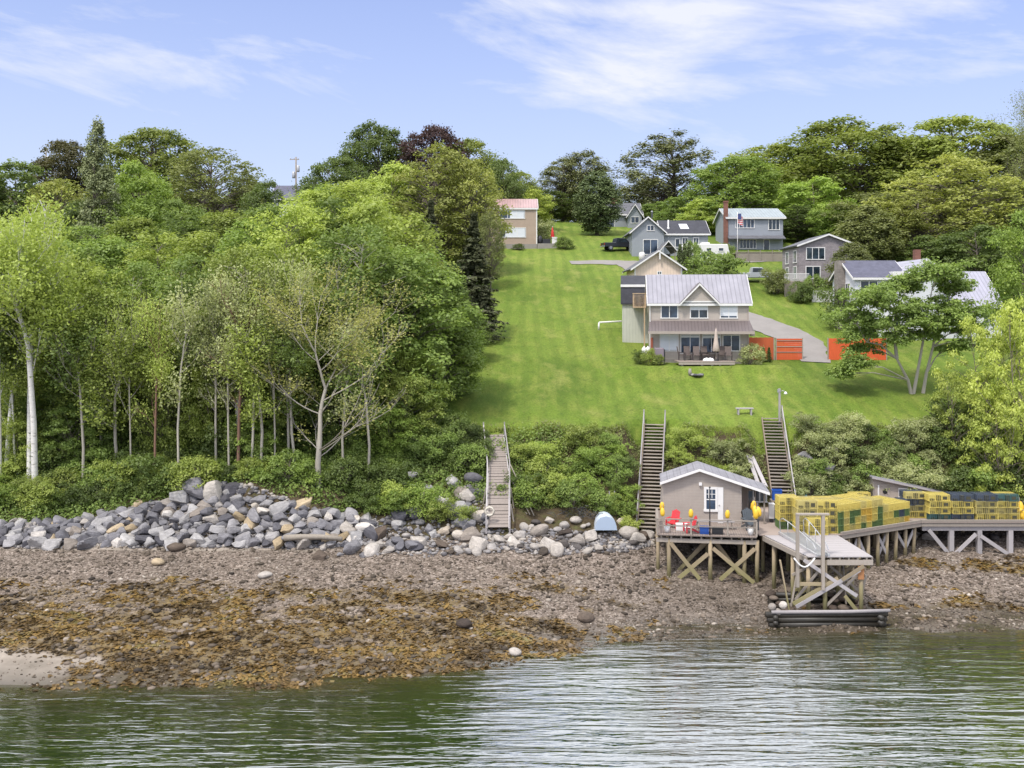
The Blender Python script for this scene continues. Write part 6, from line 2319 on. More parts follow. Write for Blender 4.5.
def pickup(label, paint, loc, rz, s=1.0):
    """pickup facing +x"""
    r = thing('pickup_truck', label, 'pickup truck')
    MB().prism([(-2.7, .5), (2.55, .5), (2.72, .62), (2.7, .95), (2.45, 1.08), (1.15, 1.14), (.55, 1.78), (-.75, 1.82), (-.95, 1.14), (-2.7, 1.12)], -.9, .9, 'y').build('body', paint, r, bevel=.06)
    MB().box(-2.5, -1.05, -.75, .75, 1.125, 1.135).build('cargo_bed', M_BLACK, r)
    for s_ in (-1, 1):
        MB().prism([(-.65, 1.2), (.92, 1.2), (.47, 1.68), (-.6, 1.7)], s_ * .905 - .006, s_ * .905 + .006, 'y').build('side_window', M_GLASS, r)
        MB().box(2.6, 2.735, s_ * .62 - .2, s_ * .62 + .2, .74, .92).build('headlight', M_LAMPW, r)
        MB().box(-2.73, -2.66, s_ * .78 - .09, s_ * .78 + .09, .75, 1.05).build('tail_light', M_LAMPR, r)
        for xx in (-1.75, 1.65):
            w = MB()
            w.tube([(xx, s_ * .72, .38), (xx, s_ * .93, .38)], .38, 16)
            wo = w.build('wheel', M_TYRE, r)
            MB().tube([(xx, s_ * .925, .38), (xx, s_ * .945, .38)], .23, 12).build('rim', M_RIM, wo)
    MB().slab((1.17, -.78, 1.17), (1.17, .78, 1.17), (.60, .74, 1.76), (.60, -.74, 1.76), -.02).build('windshield', M_GLASS, r)
    MB().box(2.5, 2.8, -.88, .88, .48, .66).build('bumper', M_STEEL, r, bevel=.03)
    MB().box(-2.82, -2.66, -.88, .88, .52, .66).build('bumper', M_STEEL, r)
    r.location = loc
    r.rotation_euler = (0, 0, rz)
    r.scale = (s,) * 3
    return r


g = ground_at(757, 126)
pickup('silver pickup truck parked on the lawn behind the roof of the main house', M_SILVER, (g.x, 126, g.z + .02), -.12)
g = ground_at(620, 147)
pickup('black pickup truck parked left of the grey cottage', M_DARKCAR, (g.x, 147, g.z - .02), .25)
# travel trailer
r = thing('camper_trailer', 'white travel trailer parked right of the grey cottage', 'camper')
MB().prism([(-3.2, .55), (3.0, .55), (3.2, 1.2), (2.85, 2.75), (-3.0, 2.75), (-3.2, 2.4)], -1.15, 1.15, 'y').build('body', M_WHITE, r, bevel=.1)
M_STRIPE = mat_plain('blue_grey_stripe', lin(112, 122, 150), .5)
MB().prism([(-3.1, .95), (2.4, .95), (.6, 1.2), (-3.1, 1.3)], -1.17, -1.155, 'y').build('stripe', M_STRIPE, r)
MB().prism([(-1, 1.32), (2.8, 1.1), (2.9, 1.24), (-.4, 1.5)], -1.17, -1.155, 'y').build('stripe', M_STRIPE, r)
for xx in (-1.6, .2, 1.9):
    window(r, 'front', -1.152, xx, 2.0, .8, .55, 1, M_GLASS)
MB().box(-2.75, -2.15, -1.175, -1.154, .7, 2.4).build('door', M_BLIND, r)
MB().box(-.6, .5, -.5, .5, 2.755, 3.02).build('air_conditioner', M_WHITE, r, bevel=.05)
for xx in (-.5, .35):
    w = MB().tube([(xx, -1.1, .36), (xx, -.85, .36)], .36, 14).build('wheel', M_TYRE, r)
    MB().tube([(xx, -1.12, .36), (xx, -1.102, .36)], .2, 10).build('rim', M_RIM, w)
MB().beam((3.1, 0, .6), (4.3, 0, .5), .12).build('tow_bar', M_BLACK, r)
g = ground_at(706, 138)
r.location = (g.x, 138.5, g.z + .05)
r.rotation_euler = (0, 0, R(180))
for ch in r.children:
    pass
r.rotation_euler = (0, 0, .06)
wt = thing('white_tank', 'white tank standing by the patio door of the grey cottage', 'tank', ground_at(642, 140.5))
MB().lathe([(.3, 0), (.42, .08), (.45, .7), (.36, 1.05), (.08, 1.15)], wt.location, 12).build('shell', M_WHITE, wt, True)
MB().lathe([(.1, 0), (.12, .15)], wt.location + Vector((0, 0, 1.152)), 8).build('valve_cap', M_STEEL, wt)
# ---------------------------------------------------------------- waterfront
DZ = 3.65           # level of the wharf decks
M_PILE = mat_wood('tidal_pile', lin(150, 134, 108), .3, .9, (1.3, 2.4))
M_PLANK = mat_wood('grey_plank', lin(158, 152, 150), .2, .85, None, (6, 6, 1.2))
M_RAMP = mat_wood('weathered_ramp_plank', lin(128, 118, 110), .35, .9)
M_OLDWOOD = mat_wood('old_brown_timber', lin(120, 106, 92), .35, .9, (1.2, 2.2))
M_SLIME = mat_plain('black_wet_timber', lin(46, 42, 34), .5, .5, 2.5, .5)
M_ALU = mat_plain('aluminium', lin(190, 190, 190), .35, .06, 3, .02, .5)


def planks_x(m, x0, x1, y0, y1, z, t=.05, w=.16):
    """boards running along y, laid side by side in x"""
    n = max(1, round((x1 - x0) / w))
    ww = (x1 - x0) / n
    for i in range(n):
        m.box(x0 + i * ww, x0 + (i + 1) * ww - .014, y0 + rng.uniform(-.02, .02), y1, z - t, z + rng.uniform(-.006, .006))


def planks_y(m, x0, x1, y0, y1, z, t=.05, w=.16):
    n = max(1, round((y1 - y0) / w))
    ww = (y1 - y0) / n
    for i in range(n):
        m.box(x0 + rng.uniform(-.02, .02), x1 + rng.uniform(-.02, .02), y0 + i * ww, y0 + (i + 1) * ww - .014, z - t, z + rng.uniform(-.006, .006))


def pile(root, x, y, ztop, r=.13, mat=None, lean=0):
    zb = TZ(x, y) - .35
    MB().tube([(x + lean, y, zb), (x, y, ztop)], [r * 1.05, r], 9).build('pile', mat or M_PILE, root, True)


# ---- shack deck
BEFORE = set(COL.objects)


def turn_about(objs, pivot, ang):
    """turn a group of finished things together about a vertical axis"""
    m = Matrix.Translation(pivot) @ Matrix.Rotation(ang, 4, 'Z') @ Matrix.Translation(-Vector(pivot))
    for o in objs:
        if o.parent is None:
            o.location = m @ o.location
            o.rotation_euler.z += ang


sx0, sx1, sy0, sy1 = X(661, 62.2), X(760, 62.2), 62.2, 71.0
sp = thing('shack_pier', 'timber pier on crossed braces carrying the fishing shack', 'pier', ((sx0 + sx1) / 2, sy0, TZ(12, 62.2)))
m = MB()
planks_x(m, sx0, sx1, sy0, sy1, DZ, .05, .15)
m.build('deck_boards', M_DECK, sp)
m = MB()
m.box(sx0 + .03, sx1 - .03, sy0 + .04, sy0 + .14, DZ - .09, DZ - .052)
for i in range(10):
    x = sx0 + .3 + i * (sx1 - sx0 - .6) / 9
    m.box(x - .05, x + .05, sy0 + .16, sy1 - .1, DZ - .27, DZ - .054)
m.build('joists', M_GREYWOOD, sp)
m = MB()
m.box(sx0 - .02, sx1 + .02, sy0 + .18, sy0 + .4, DZ - .52, DZ - .274)
m.box(sx0 - .02, sx1 + .02, sy0 + 3.2, sy0 + 3.4, DZ - .52, DZ - .274)
m.box(sx0 - .02, sx1 + .02, sy0 + 6.4, sy0 + 6.6, DZ - .52, DZ - .274)
m.build('cross_beam', M_GREYWOOD, sp)
for yy in (sy0 + .29, sy0 + 3.3, sy0 + 6.5):
    for px in (673.5, 714.5, 748, 760.5):
        x = X(px, 62.2)
        pile(sp, x, yy, DZ - .275, .13)
    pile(sp, sx0 + .1, yy + .6, DZ - .275, .11)
yb = sy0 + .12
bz = .35
for a, b in [((675, -.55), (704, -2.75)), ((712, -1.15), (683, -2.75)), ((717, -.8), (757, -2.85)), ((758, -.75), (724, -2.75))]:
    MB().beam((X(a[0], 62.2), yb, DZ + a[1]), (X(b[0], 62.2), yb + (.06 if a[0] > b[0] else 0) - .06, DZ + b[1]), .07, .24, Vector((0, 0, 1))).build('brace', M_PILE, sp)
for i in range(6):
    yy = sy0 + 1.0 + i * .95
    MB().beam((X(676 + i * 3, 62), yy, .6), (X(712 + i * 6, 62), yy + .3, DZ - .6), .08, .22).build('brace', M_PILE, sp)
    MB().beam((X(752 - i * 2, 62), yy + .2, .5), (X(722 - i * 2, 62), yy + .4, DZ - .7), .08, .22).build('brace', M_PILE, sp)
# railing
ry = sy0 + .1
m = MB()
m.box(sx0, sx1, ry - .05, ry + .09, DZ + .92, DZ + .97)
m.box(sx0, sx1, ry - .02, ry + .02, DZ + .5, DZ + .57)
m.box(sx0 - .02, sx0 + .12, ry + .1, ry + 3.4, DZ + .92, DZ + .97)
m.box(sx0 + .03, sx0 + .07, ry + .1, ry + 3.4, DZ + .5, DZ + .57)
m.box(sx1 - .12, sx1 + .02, ry + .1, ry + 1.6, DZ + .92, DZ + .97)
for k in range(5):
    m.box(sx1 - .05, sx1 - .01, ry + .1, ry + 1.6, DZ + .12 + k * .16, DZ + .24 + k * .16)
m.build('railing', M_GREYWOOD, sp)
for px in (661.8, 695, 731, 759.3):
    x = X(px, 62.3)
    MB().box(x - .05, x + .05, ry - .04, ry + .06, DZ + .003, DZ + .918).build('rail_post', M_GREYWOOD, sp)
for yy in (ry + 1.7, ry + 3.35):
    MB().box(sx0, sx0 + .1, yy, yy + .1, DZ + .003, DZ + .918).build('rail_post', M_GREYWOOD, sp)

# ---- fishing shack
kx0, kx1, ky = X(658.5, 66), X(737, 66), 66.0
M_SHACK = mat_siding('putty_siding', lin(160, 149, 138), .19)
M_SHACKROOF = mat_shingle('grey_shack_roof', lin(128, 126, 130), .35, .16, .12)
sk_ = thing('fishing_shack', 'putty coloured fishing shack with a lopsided grey gable roof on the pier', 'shack', ((kx0 + kx1) / 2, ky, DZ))
xr = X(695.5, 66)
zr, zl = Z(469.5, 66), Z(483, 66)
xe = X(762, 66)
ze_ = Z(491, 66)
kk = (zr - ze_) / (xe - xr)
zw = zr - kk * (kx1 - xr)
MB().prism([(kx0, DZ + .003), (kx1, DZ + .003), (kx1, zw - .03), (xr, zr - .03), (kx0, zl - .03)], ky, ky + 2.9, 'y').build('wall', M_SHACK, sk_)
m = MB()
a_, b_ = ky - .35, ky + 2.95
kl = (zr - zl) / (xr - kx0)
m.slab((kx0 - .12, b_, zl - kl * .12 + .12), (kx0 - .12, a_, zl - kl * .12 + .12), (xr, a_, zr + .12), (xr, b_, zr + .12), .12)
m.slab((xe + .1, a_, ze_ - kk * .1 + .12), (xe + .1, b_, ze_ - kk * .1 + .12), (xr + .002, b_, zr + .12), (xr + .002, a_, zr + .12), .12)
m.build('roof', M_SHACKROOF, sk_)
MB().prism([(kx0 - .14, zl - kl * .14 - .08), (xr, zr - .08), (xe + .12, ze_ - kk * .12 - .08), (xe + .12, ze_ - kk * .12 + .09), (xr, zr + .09), (kx0 - .14, zl - kl * .14 + .09)], a_ - .045, a_ - .004, 'y').build('fascia', M_WHITE, sk_)
# white framed window with the narrow white door beside it
fo_ = window(sk_, 'front', ky, X(706.8, 66), Z(499.2, 66), 13.4 * .066, 24.5 * .066, 1, M_GLASSB, 'window', .15, 1, None, .06)
m = MB()
for px in (704.6, 707.9):
    m.box(X(px, 66) - .018, X(px, 66) + .018, ky - .04, ky - .015, Z(498, 66), Z(489.5, 66))
m.box(X(702.5, 66), X(711.5, 66), ky - .045, ky - .014, Z(499.4, 66) - .03, Z(499.4, 66) + .03)
m.box(X(702.5, 66), X(711.5, 66), ky - .038, ky - .015, Z(494, 66) - .018, Z(494, 66) + .018)
m.build('muntins', M_WHITE, fo_)
do = MB().box(X(713.7, 66), X(719, 66), ky - .07, ky - .004, DZ + .02, Z(487, 66)).build('door', M_WHITE, sk_)
MB().lathe([(.03, 0), (.05, .03), (.02, .06)], (X(715, 66), ky - .09, Z(505, 66)), 8).build('handle', M_STEEL, do)
MB().box(X(695, 66), X(698, 66), ky - .16, ky - .004, Z(485.5, 66), Z(482.5, 66)).build('wall_lamp', M_WHITE, sk_, bevel=.02)
# porch
MB().box(X(758.5, 66), X(760, 66), ky + .1, ky + .2, DZ + .003, ze_ + .05).build('porch_post', M_GREYWOOD, sk_)
py_ = ky + 2.4
MB().box(kx1 + .004, xe - .25, py_, py_ + .1, DZ + .003, ze_ - .05).build('porch_wall', M_TAUPE2, sk_)
window(sk_, 'front', py_, X(750, py_), Z(494, py_), .95, .95, 2, M_GLASS, 'porch_window')
window(sk_, 'front', py_, X(742, py_), Z(500, py_), .6, 1.6, 1, M_GLASS, 'porch_door', trim=M_TAUPE2)

# ---- things on the shack deck
M_YELLOW = mat_plain('yellow_buoy_paint', lin(214, 172, 44), .5, .1, 3, .05)
M_RED = mat_plain('red_plastic', lin(190, 44, 50), .5, .1)
M_REDW = mat_plain('faded_red_plastic', lin(196, 58, 66), .5, .1)
M_PLWHITE = mat_plain('white_plastic', lin(216, 214, 210), .45, .05)
M_BLUE = mat_plain('blue_plastic', lin(28, 74, 150), .45, .1)
M_CHARC = mat_plain('charcoal_plastic', lin(70, 76, 80), .5, .15)
M_TEAL = mat_plain('teal_tarp', lin(58, 104, 118), .6, .3, 5, .3)


def buoy(x, y, z, label, tilt=0.0, s=1.0):
    r = thing('lobster_buoy', label, 'buoy', (0, 0, 0), 0, 'yellow buoys hung along the shack deck')
    MB().lathe([(.05, -.34), (.13, -.3), (.17, -.16), (.17, .06), (.11, .22), (.05, .28)], (0, 0, 0), 12).build('float', M_YELLOW, r, True)
    MB().tube([(0, 0, .28), (0, 0, .5)], .02, 6).build('spindle', M_GREYWOOD, r)
    r.location = (x, y, z)
    r.rotation_euler = (tilt, tilt * .5, 0)
    r.scale = (s,) * 3
    return r


for (px, py, D, lab, tl) in [(665.3, 507, 62.7, 'upper yellow buoy hanging at the left corner of the shack deck', .1), (666.5, 513, 62.35, 'lower yellow buoy hanging at the left corner of the shack deck', -.1),
                             (695.3, 513.5, 62.1, 'yellow buoy on the railing left of the shack door', 0), (731.3, 513.5, 62.1, 'yellow buoy on the railing right of the shack door', .05),
                             (753.5, 504, 63.6, 'topmost yellow buoy in the bunch at the porch corner', .2), (755.8, 509, 63.2, 'middle yellow buoy in the bunch at the porch corner', -.2),
                             (758, 512.5, 62.6, 'front yellow buoy in the bunch at the porch corner', .1), (759.5, 510, 63.0, 'right yellow buoy in the bunch at the porch corner', -.25)]:
    buoy(X(px, D), D, Z(py, D), lab, tl, 0.85 if px < 740 else 1.0)


def adirondack(label, mat, mat2, loc, rz, s=1.0):
    r = thing('garden_chair', label, 'chair')
    MB().cbox((0, .0, .34), (.54, .56, .04), 0, .2).build('seat', mat2, r)
    m = MB()
    for i in range(5):
        x = (i - 2) * .115
        m.cbox((x, .34, .72 - abs(i - 2) * .03), (.1, .03, .80 - abs(i - 2) * .06), 0, -.34)
    m.build('backrest', mat, r)
    for s_ in (-1, 1):
        MB().box(s_ * .36 - .07, s_ * .36 + .07, -.36, .34, .56, .59).build('armrest', mat, r)
        MB().box(s_ * .34 - .03, s_ * .34 + .03, -.34, -.25, 0, .557).build('front_leg', mat, r)
        MB().beam((s_ * .29, -.2, .34), (s_ * .29, .55, .03), .04, .1).build('back_leg', mat, r)
    r.location = loc
    r.rotation_euler = (0, 0, rz)
    r.scale = (s,) * 3
    return r


adirondack('red garden chair beside the left wall end of the shack', M_RED, M_RED, (X(673, 64.3), 64.3, DZ + .01), -.5)
adirondack('red and white folding chair lying back on the shack deck', M_REDW, M_PLWHITE, (X(692, 63.0), 63.0, DZ + .01), -1.3, .95)
adirondack('charcoal garden chair standing under the porch of the shack', M_CHARC, M_CHARC, (X(748.5, 64.4), 64.4, DZ + .01), .3, 1.15)


def bucket(px, D, label, mat, s=1.0, name='bucket', handle=True, group=None):
    r = thing(name, label, name.split('_')[-1], (X(px, D), D, DZ + .008), 0, group)
    c = r.location
    MB().lathe([(.13 * s, 0), (.17 * s, .36 * s), (.155 * s, .36 * s), (.12 * s, .03)], c, 14).build('pail', mat, r, True)
    m = MB()
    m.tube([c + Vector((.165 * s * math.cos(t), .02, .34 * s + .12 * s * math.sin(t))) for t in np.linspace(0, math.pi, 7)], .008, 5)
    m.build('handle', M_STEEL, r)
    return r


bucket(670, 62.8, 'white bucket at the left end of the shack deck', M_PLWHITE, 1.15)
bucket(752.7, 62.7, 'white bucket at the right end of the shack deck', M_PLWHITE, 1.25)


def crate(px, D, label, mat, w=.6, d=.4, h=.34, z=DZ + .008, rz=0, taper=.05, cat='crate', name='plastic_crate'):
    r = thing(name, label, cat, (0, 0, 0))
    m = MB()
    t = .03
    for (a, b, c_, e) in ((-w / 2, w / 2, -d / 2, -d / 2 + t), (-w / 2, w / 2, d / 2 - t, d / 2), (-w / 2, -w / 2 + t, -d / 2 + t, d / 2 - t), (w / 2 - t, w / 2, -d / 2 + t, d / 2 - t)):
        m.box(a, b, c_, e, .03, h)
    m.box(-w / 2 + .01, w / 2 - .01, -d / 2 + .01, d / 2 - .01, 0, .029)
    m.build('box', mat, r)
    m = MB()
    m.box(-w / 2 - .02, w / 2 + .02, -d / 2 - .02, -d / 2 - .001, h - .06, h + .01)
    m.box(-w / 2 - .02, w / 2 + .02, d / 2 + .001, d / 2 + .02, h - .06, h + .01)
    m.box(-w / 2 - .02, -w / 2 - .001, -d / 2, d / 2, h - .06, h + .01)
    m.box(w / 2 + .001, w / 2 + .02, -d / 2, d / 2, h - .06, h + .01)
    m.build('rim', mat, r)
    r.location = (X(px, D), D, z)
    r.rotation_euler = (0, 0, rz)
    return r


crate(707, 62.75, 'blue plastic crate on the shack deck in front of the door', M_BLUE, .55, .45, .44)
crate(720, 62.75, 'black tub on the shack deck right of the blue crate', M_BLACK, .66, .45, .4)
crate(769, 67.5, 'blue tote standing on the wharf right of the shack porch', M_BLUE, .5, .5, .6)
crate(768, 67.6, 'blue tote stacked high by the shack porch', M_BLUE, .62, .5, .66, DZ + 1.35)
st_ = thing('tote_stand', 'grey frame carrying the upper blue tote beside the shack', 'stand', (X(768, 67.6), 67.6, DZ))
bx = X(768, 67.6)
MB().box(bx - .42, bx + .42, 67.28, 67.95, DZ + 1.28, DZ + 1.345).build('shelf', M_GREYWOOD, st_)
for sx in (-.38, .38):
    for yy in (67.32, 67.9):
        MB().box(bx + sx - .04, bx + sx + .04, yy - .04, yy + .04, DZ + .004, DZ + 1.278).build('leg', M_GREYWOOD, st_)
co_ = thing('cooler', 'white upright fish box beside the blue totes', 'cooler', (X(764.5, 66.8), 66.8, DZ + .005))
cxx = X(764.3, 66.8)
MB().box(cxx - .17, cxx + .17, 66.6, 67.0, DZ + .25, DZ + 1.15).build('body', M_PLWHITE, co_, bevel=.03)
MB().box(cxx - .19, cxx + .19, 66.58, 67.02, DZ + 1.155, DZ + 1.25).build('lid', M_PLWHITE, co_)
MB().box(cxx - .12, cxx + .12, 66.65, 66.95, DZ + .004, DZ + .248).build('base', M_BLACK, co_)
be = thing('work_table', 'long low pale table on the shack deck under the door', 'table', (X(712, 64.2), 64.2, DZ))
bx = X(714, 64.2)
MB().box(bx - 1.25, bx + 1.25, 63.9, 64.5, DZ + .5, DZ + .55).build('tabletop', M_PLANK, be)
for sx in (-1.1, 1.1):
    for yy in (63.98, 64.42):
        MB().beam((bx + sx * 1.03, yy, DZ + .004), (bx + sx * .96, yy, DZ + .498), .06).build('leg', M_GREYWOOD, be)
cu = thing('cooler', 'white cooler between the two red chairs', 'cooler', (X(683, 63.5), 63.5, DZ))
bx = X(683, 63.5)
MB().box(bx - .36, bx + .36, 63.3, 63.7, DZ + .006, DZ + .36).build('body', M_PLWHITE, cu, bevel=.03)
MB().box(bx - .37, bx + .37, 63.29, 63.71, DZ + .365, DZ + .44).build('lid', M_PLWHITE, cu)
fp_ = thing('flag_pole', 'thin black pole standing on the front edge of the shack deck', 'pole', (X(713.5, 62.35), 62.35, DZ))
MB().tube([(X(713.5, 62.35), 62.35, DZ + .003), (X(713.3, 62.35), 62.35, Z(488, 62.35))], [.045, .03], 7).build('shaft', M_BLACK, fp_, True)
MB().lathe([(.06, 0), (.06, .05), (.02, .09)], (X(713.3, 62.35), 62.35, Z(488, 62.35)), 8).build('finial', M_BLACK, fp_)
bb = thing('kettle_grill', 'black grill behind the charcoal chair under the porch', 'grill', (X(742.5, 65.4), 65.4, DZ))
gx = X(742, 65.4)
MB().lathe([(.02, .62), (.22, .66), (.3, .85), (.3, .9), (.24, 1.05), (.04, 1.14)], (gx, 65.4, DZ), 14).build('bowl', M_BLACK, bb, True)
for a in (0.3, 2.4, 4.5):
    MB().beam((gx + .32 * math.cos(a), 65.4 + .32 * math.sin(a), DZ + .004), (gx + .16 * math.cos(a), 65.4 + .16 * math.sin(a), DZ + .68), .03).build('leg', M_STEEL, bb)


turn_about([o for o in COL.objects if o not in BEFORE], Vector((X(712, 64), 64, 0)), R(-7.5))


# ---- staircases
def stairs(name, label, top, bot, w, n, rail=.95, treads=True, mat=M_OLDWOOD, railsides=(-1, 1), railext=.9, ramp=False, mid=None):
    top, bot = Vector(top), Vector(bot)
    r = thing(name, label, 'stairs' if treads else 'gangplank', bot)
    d = top - bot
    side = Vector((d.y, -d.x, 0)).normalized()
    pth = [bot, top] if mid is None else [bot, Vector(mid), top]
    for s_ in (-1, 1):
        m = MB()
        for a, b in zip(pth, pth[1:]):
            m.beam(a + side * s_ * w / 2 - Vector((0, 0, .05)), b + side * s_ * w / 2 - Vector((0, 0, .05)), .07, .3)
        m.build('stringer', mat, r)
    tot = sum((b - a).length for a, b in zip(pth, pth[1:]))
    m = MB()
    for i in range(n):
        t = (i + .5) / n * tot
        for a, b in zip(pth, pth[1:]):
            l = (b - a).length
            if t <= l:
                c = a.lerp(b, t / l)
                dd = (b - a).normalized()
                break
            t -= l
        hd = Vector((dd.x, dd.y, 0)).normalized()
        hw = w / 2 - .04
        if ramp:
            u = dd * (tot / n * .43)
            p = [c - u - side * hw, c - u + side * hw, c + u + side * hw, c + u - side * hw]
            jz = Vector((0, 0, rng.uniform(.08, .12)))
            m.slab(*[q + jz for q in p], .04)
        else:
            u = hd * .15
            p = [c - u - side * hw, c - u + side * hw, c + u + side * hw, c + u - side * hw]
            m.slab(*[q + Vector((0, 0, .1 + rng.uniform(-.01, .01))) for q in p], .05)
    m.build('planks' if ramp else 'treads', M_RAMP if ramp else M_GREYWOOD, r)
    for s_ in railsides:
        m = MB()
        off = side * s_ * (w / 2 + .06)
        for a, b in zip(pth, pth[1:]):
            m.beam(a + off + Vector((0, 0, rail)), b + off + Vector((0, 0, rail)), .07, .11)
        e = pth[-1] + off
        m.build('handrail', M_PLANK, r)
        for a, b in zip(pth, pth[1:]):
            k = max(2, round((b - a).length / 2.2))
            for i in range(k + (1 if b is pth[-1] else 0)):
                c = a.lerp(b, i / k) + off
                last = (b is pth[-1] and i == k)
                MB().box(c.x - .045, c.x + .045, c.y - .045, c.y + .045, c.z - .3 if not last else TZ(c.x, c.y) - .2, c.z + rail + (railext if last else -.02)).build('rail_post', M_PLANK, r)
    return r


b_, t_ = P(648.5, 530, 69), P(654.5, 424, 77)
stairs('wooden_stairs', 'tall weathered staircase climbing the bank just left of the fishing shack', t_, b_, 1.5, 30, .85, railext=.25)
b_, t_ = P(784, 505, 70.3), P(771.5, 418, 77.3)
b_.z = DZ + .15
rs = stairs('wooden_stairs', 'brown staircase climbing from the wharf to the lamp post on the lawn', t_, b_, 1.45, 27, .9, railext=.1, railsides=(1,))
b_, t_, mi = P(498, 529, 66.2), P(494, 436, 75.2), P(498.5, 474, 70.6)
gp = stairs('gangplank', 'weathered plank walkway running down the bank to the boulders', t_, b_, 1.45, 34, .8, False, M_PLANK, ramp=True, mid=mi, railext=.25)
for q in (.25, .55):
    c = b_.lerp(mi, q)
    for s_ in (-1, 1):
        x, y = c.x + s_ * .85, c.y
        MB().beam((x + s_ * .25, y, TZ(x, y) - .3), (x, y, c.z + .7), .09).build('prop', M_GREYWOOD, gp)
m = MB()
for (a, bb_) in [((500, 462), (534, 500)), ((500, 475), (530, 508)), ((502, 500), (527, 516))]:
    q0, q1 = P(a[0] + 10, a[1] + 2, 70.2), P(bb_[0], bb_[1], 68)
    q1.z = TZ(q1.x, q1.y) + .1
    MB().beam(q0, q1, .05).build('guy_pole', M_GREYWOOD, gp)
lr = thing('life_ring', 'pale life ring hung on the left rail of the gangplank', 'life ring', P(489.5, 511, 66.6))
m = MB()
c = P(489.5, 511, 66.4)
m.tube([c + Vector((.27 * math.cos(a), -.1, .27 * math.sin(a))) for a in np.linspace(0, 6.283, 17)], .075, 8, False)
m.build('ring', mat_plain('aged_white_foam', lin(196, 188, 172), .7), lr, True)
MB().tube([c + Vector((.36 * math.cos(a), -.1, .36 * math.sin(a))) for a in np.linspace(0, 6.283, 13)], .015, 5, False).build('grab_line', M_GREYWOOD, lr)
MB().beam(P(485, 436, 75.2), P(503, 434.5, 75.2), .1).build('threshold', M_GREYWOOD, gp)
# lamp at the top of the right stairs
lp = thing('lamp_post', 'grey post with a hanging lamp at the top of the right hand stairs', 'lamp post', ground_at(779.5, 77))
lx, lz = X(779.5, 77), Z(388.5, 77)
MB().box(lx - .07, lx + .07, 76.93, 77.07, TZ(lx, 77) - .3, lz).build('post', M_PLANK, lp)
MB().tube([(lx, 76.9, lz - .25), (lx + .18, 76.8, lz - .15), (lx + .38, 76.75, lz - .22)], .025, 6).build('arm', M_STEEL, lp, True)
MB().lathe([(.04, .16), (.08, .12), (.15, 0), (.13, -.02), (.02, -.06)], (lx + .4, 76.75, lz - .38), 10).build('lamp_shade', M_PLWHITE, lp, True)
MB().box(lx - .16, lx - .075, 76.9, 77.08, lz - .3, lz - .05).build('box', M_STEEL, lp)
# bench on the lawn
be = thing('park_bench', 'grey backless bench on the lower edge of the lawn left of the lamp post', 'bench', ground_at(744.5, 78.5))
c = be.location.copy()
MB().box(c.x - .68, c.x + .68, c.y - .2, c.y + .2, c.z + .42, c.z + .5).build('seat', M_PLANK, be)
for s_ in (-.5, .5):
    MB().box(c.x + s_ - .06, c.x + s_ + .06, c.y - .17, c.y + .17, c.z - .15, c.z + .418).build('leg', M_PLANK, be)

# ---- landing platform
lx0, lx1, ly0, ly1 = X(808, 57), X(872.5, 57), 57.0, 62.4
lp_ = thing('landing_platform', 'lower timber landing with grey boards standing on crossed posts over the crib', 'landing', ((lx0 + lx1) / 2, 57, 0))
m = MB()
n = 28
for i in range(n):
    y0, y1 = ly0 + (ly1 - ly0) * i / n, ly0 + (ly1 - ly0) * (i + 1) / n - .015
    sh_ = -1.15 * ((y0 - ly0) / (ly1 - ly0))
    m.hexa([(lx0 + sh_, y0, DZ - .05), (lx1 + sh_ * .2, y0, DZ - .05), (lx1 + sh_ * .2, y1, DZ - .05), (lx0 + sh_, y1, DZ - .05),
            (lx0 + sh_, y0, DZ + .003 * (i % 3)), (lx1 + sh_ * .2, y0, DZ + .003 * (i % 3)), (lx1 + sh_ * .2, y1, DZ + .003 * (i % 3)), (lx0 + sh_, y1, DZ + .003 * (i % 3))])
m.build('deck_boards', M_PLANK, lp_)
m = MB()
m.beam((lx0 - .05, ly0 + .1, DZ - .2), (lx0 - 1.2, ly1, DZ - .2), .1, .28)
m.beam((lx1 + .02, ly0 + .1, DZ - .2), (lx1 - .2, ly1, DZ - .2), .1, .28)
for i in range(7):
    x = lx0 + .3 + i * (lx1 - lx0 - .5) / 6.2
    m.box(x - .05, x + .05, ly0 + .06, ly1 - .1, DZ - .2, DZ - .055)
m.build('joists', M_GREYWOOD, lp_)
MB().box(lx0 - .1, lx1 + .05, ly0 + .02, ly0 + .26, DZ - .5, DZ - .205).build('cap_beam', M_GREYWOOD, lp_)
MB().box(lx0 - .9, lx1 - .1, ly1 - .4, ly1 - .2, DZ - .5, DZ - .205).build('cap_beam', M_GREYWOOD, lp_)
for px, yy in [(790.5, ly0 + .2), (825, ly0 + .12), (861, ly0 + .15), (781, ly0 + 2.0), (800, ly0 + 2.2), (838, ly0 + 2.2), (852, ly0 + 2.4), (774, ly0 + 4.4), (803, ly0 + 4.4), (836, ly0 + 4.6), (846, ly0 + 4.8)]:
    x = max(X(px, yy), lx0 - 1.15 * (yy - ly0) / (ly1 - ly0) + .12)
    pile(lp_, x, yy, DZ - .205, .12, M_PILE)
for a, b, off in [((804, 560), (857, 596), -.03), ((860, 570), (796, 607), -.1), ((838, 578), (793, 604), -.03), ((826, 584), (797, 584), -.1), ((780, 560), (789, 610), -.1), ((858, 612), (845, 596), -.1), ((864, 566), (842, 580), -.1)]:
    MB().beam(P(a[0], a[1], ly0 + off), P(b[0], b[1], ly0 + off - .05), .06, .2).build('brace', M_PLANK if a[0] in (804, 860) else M_PILE, lp_)
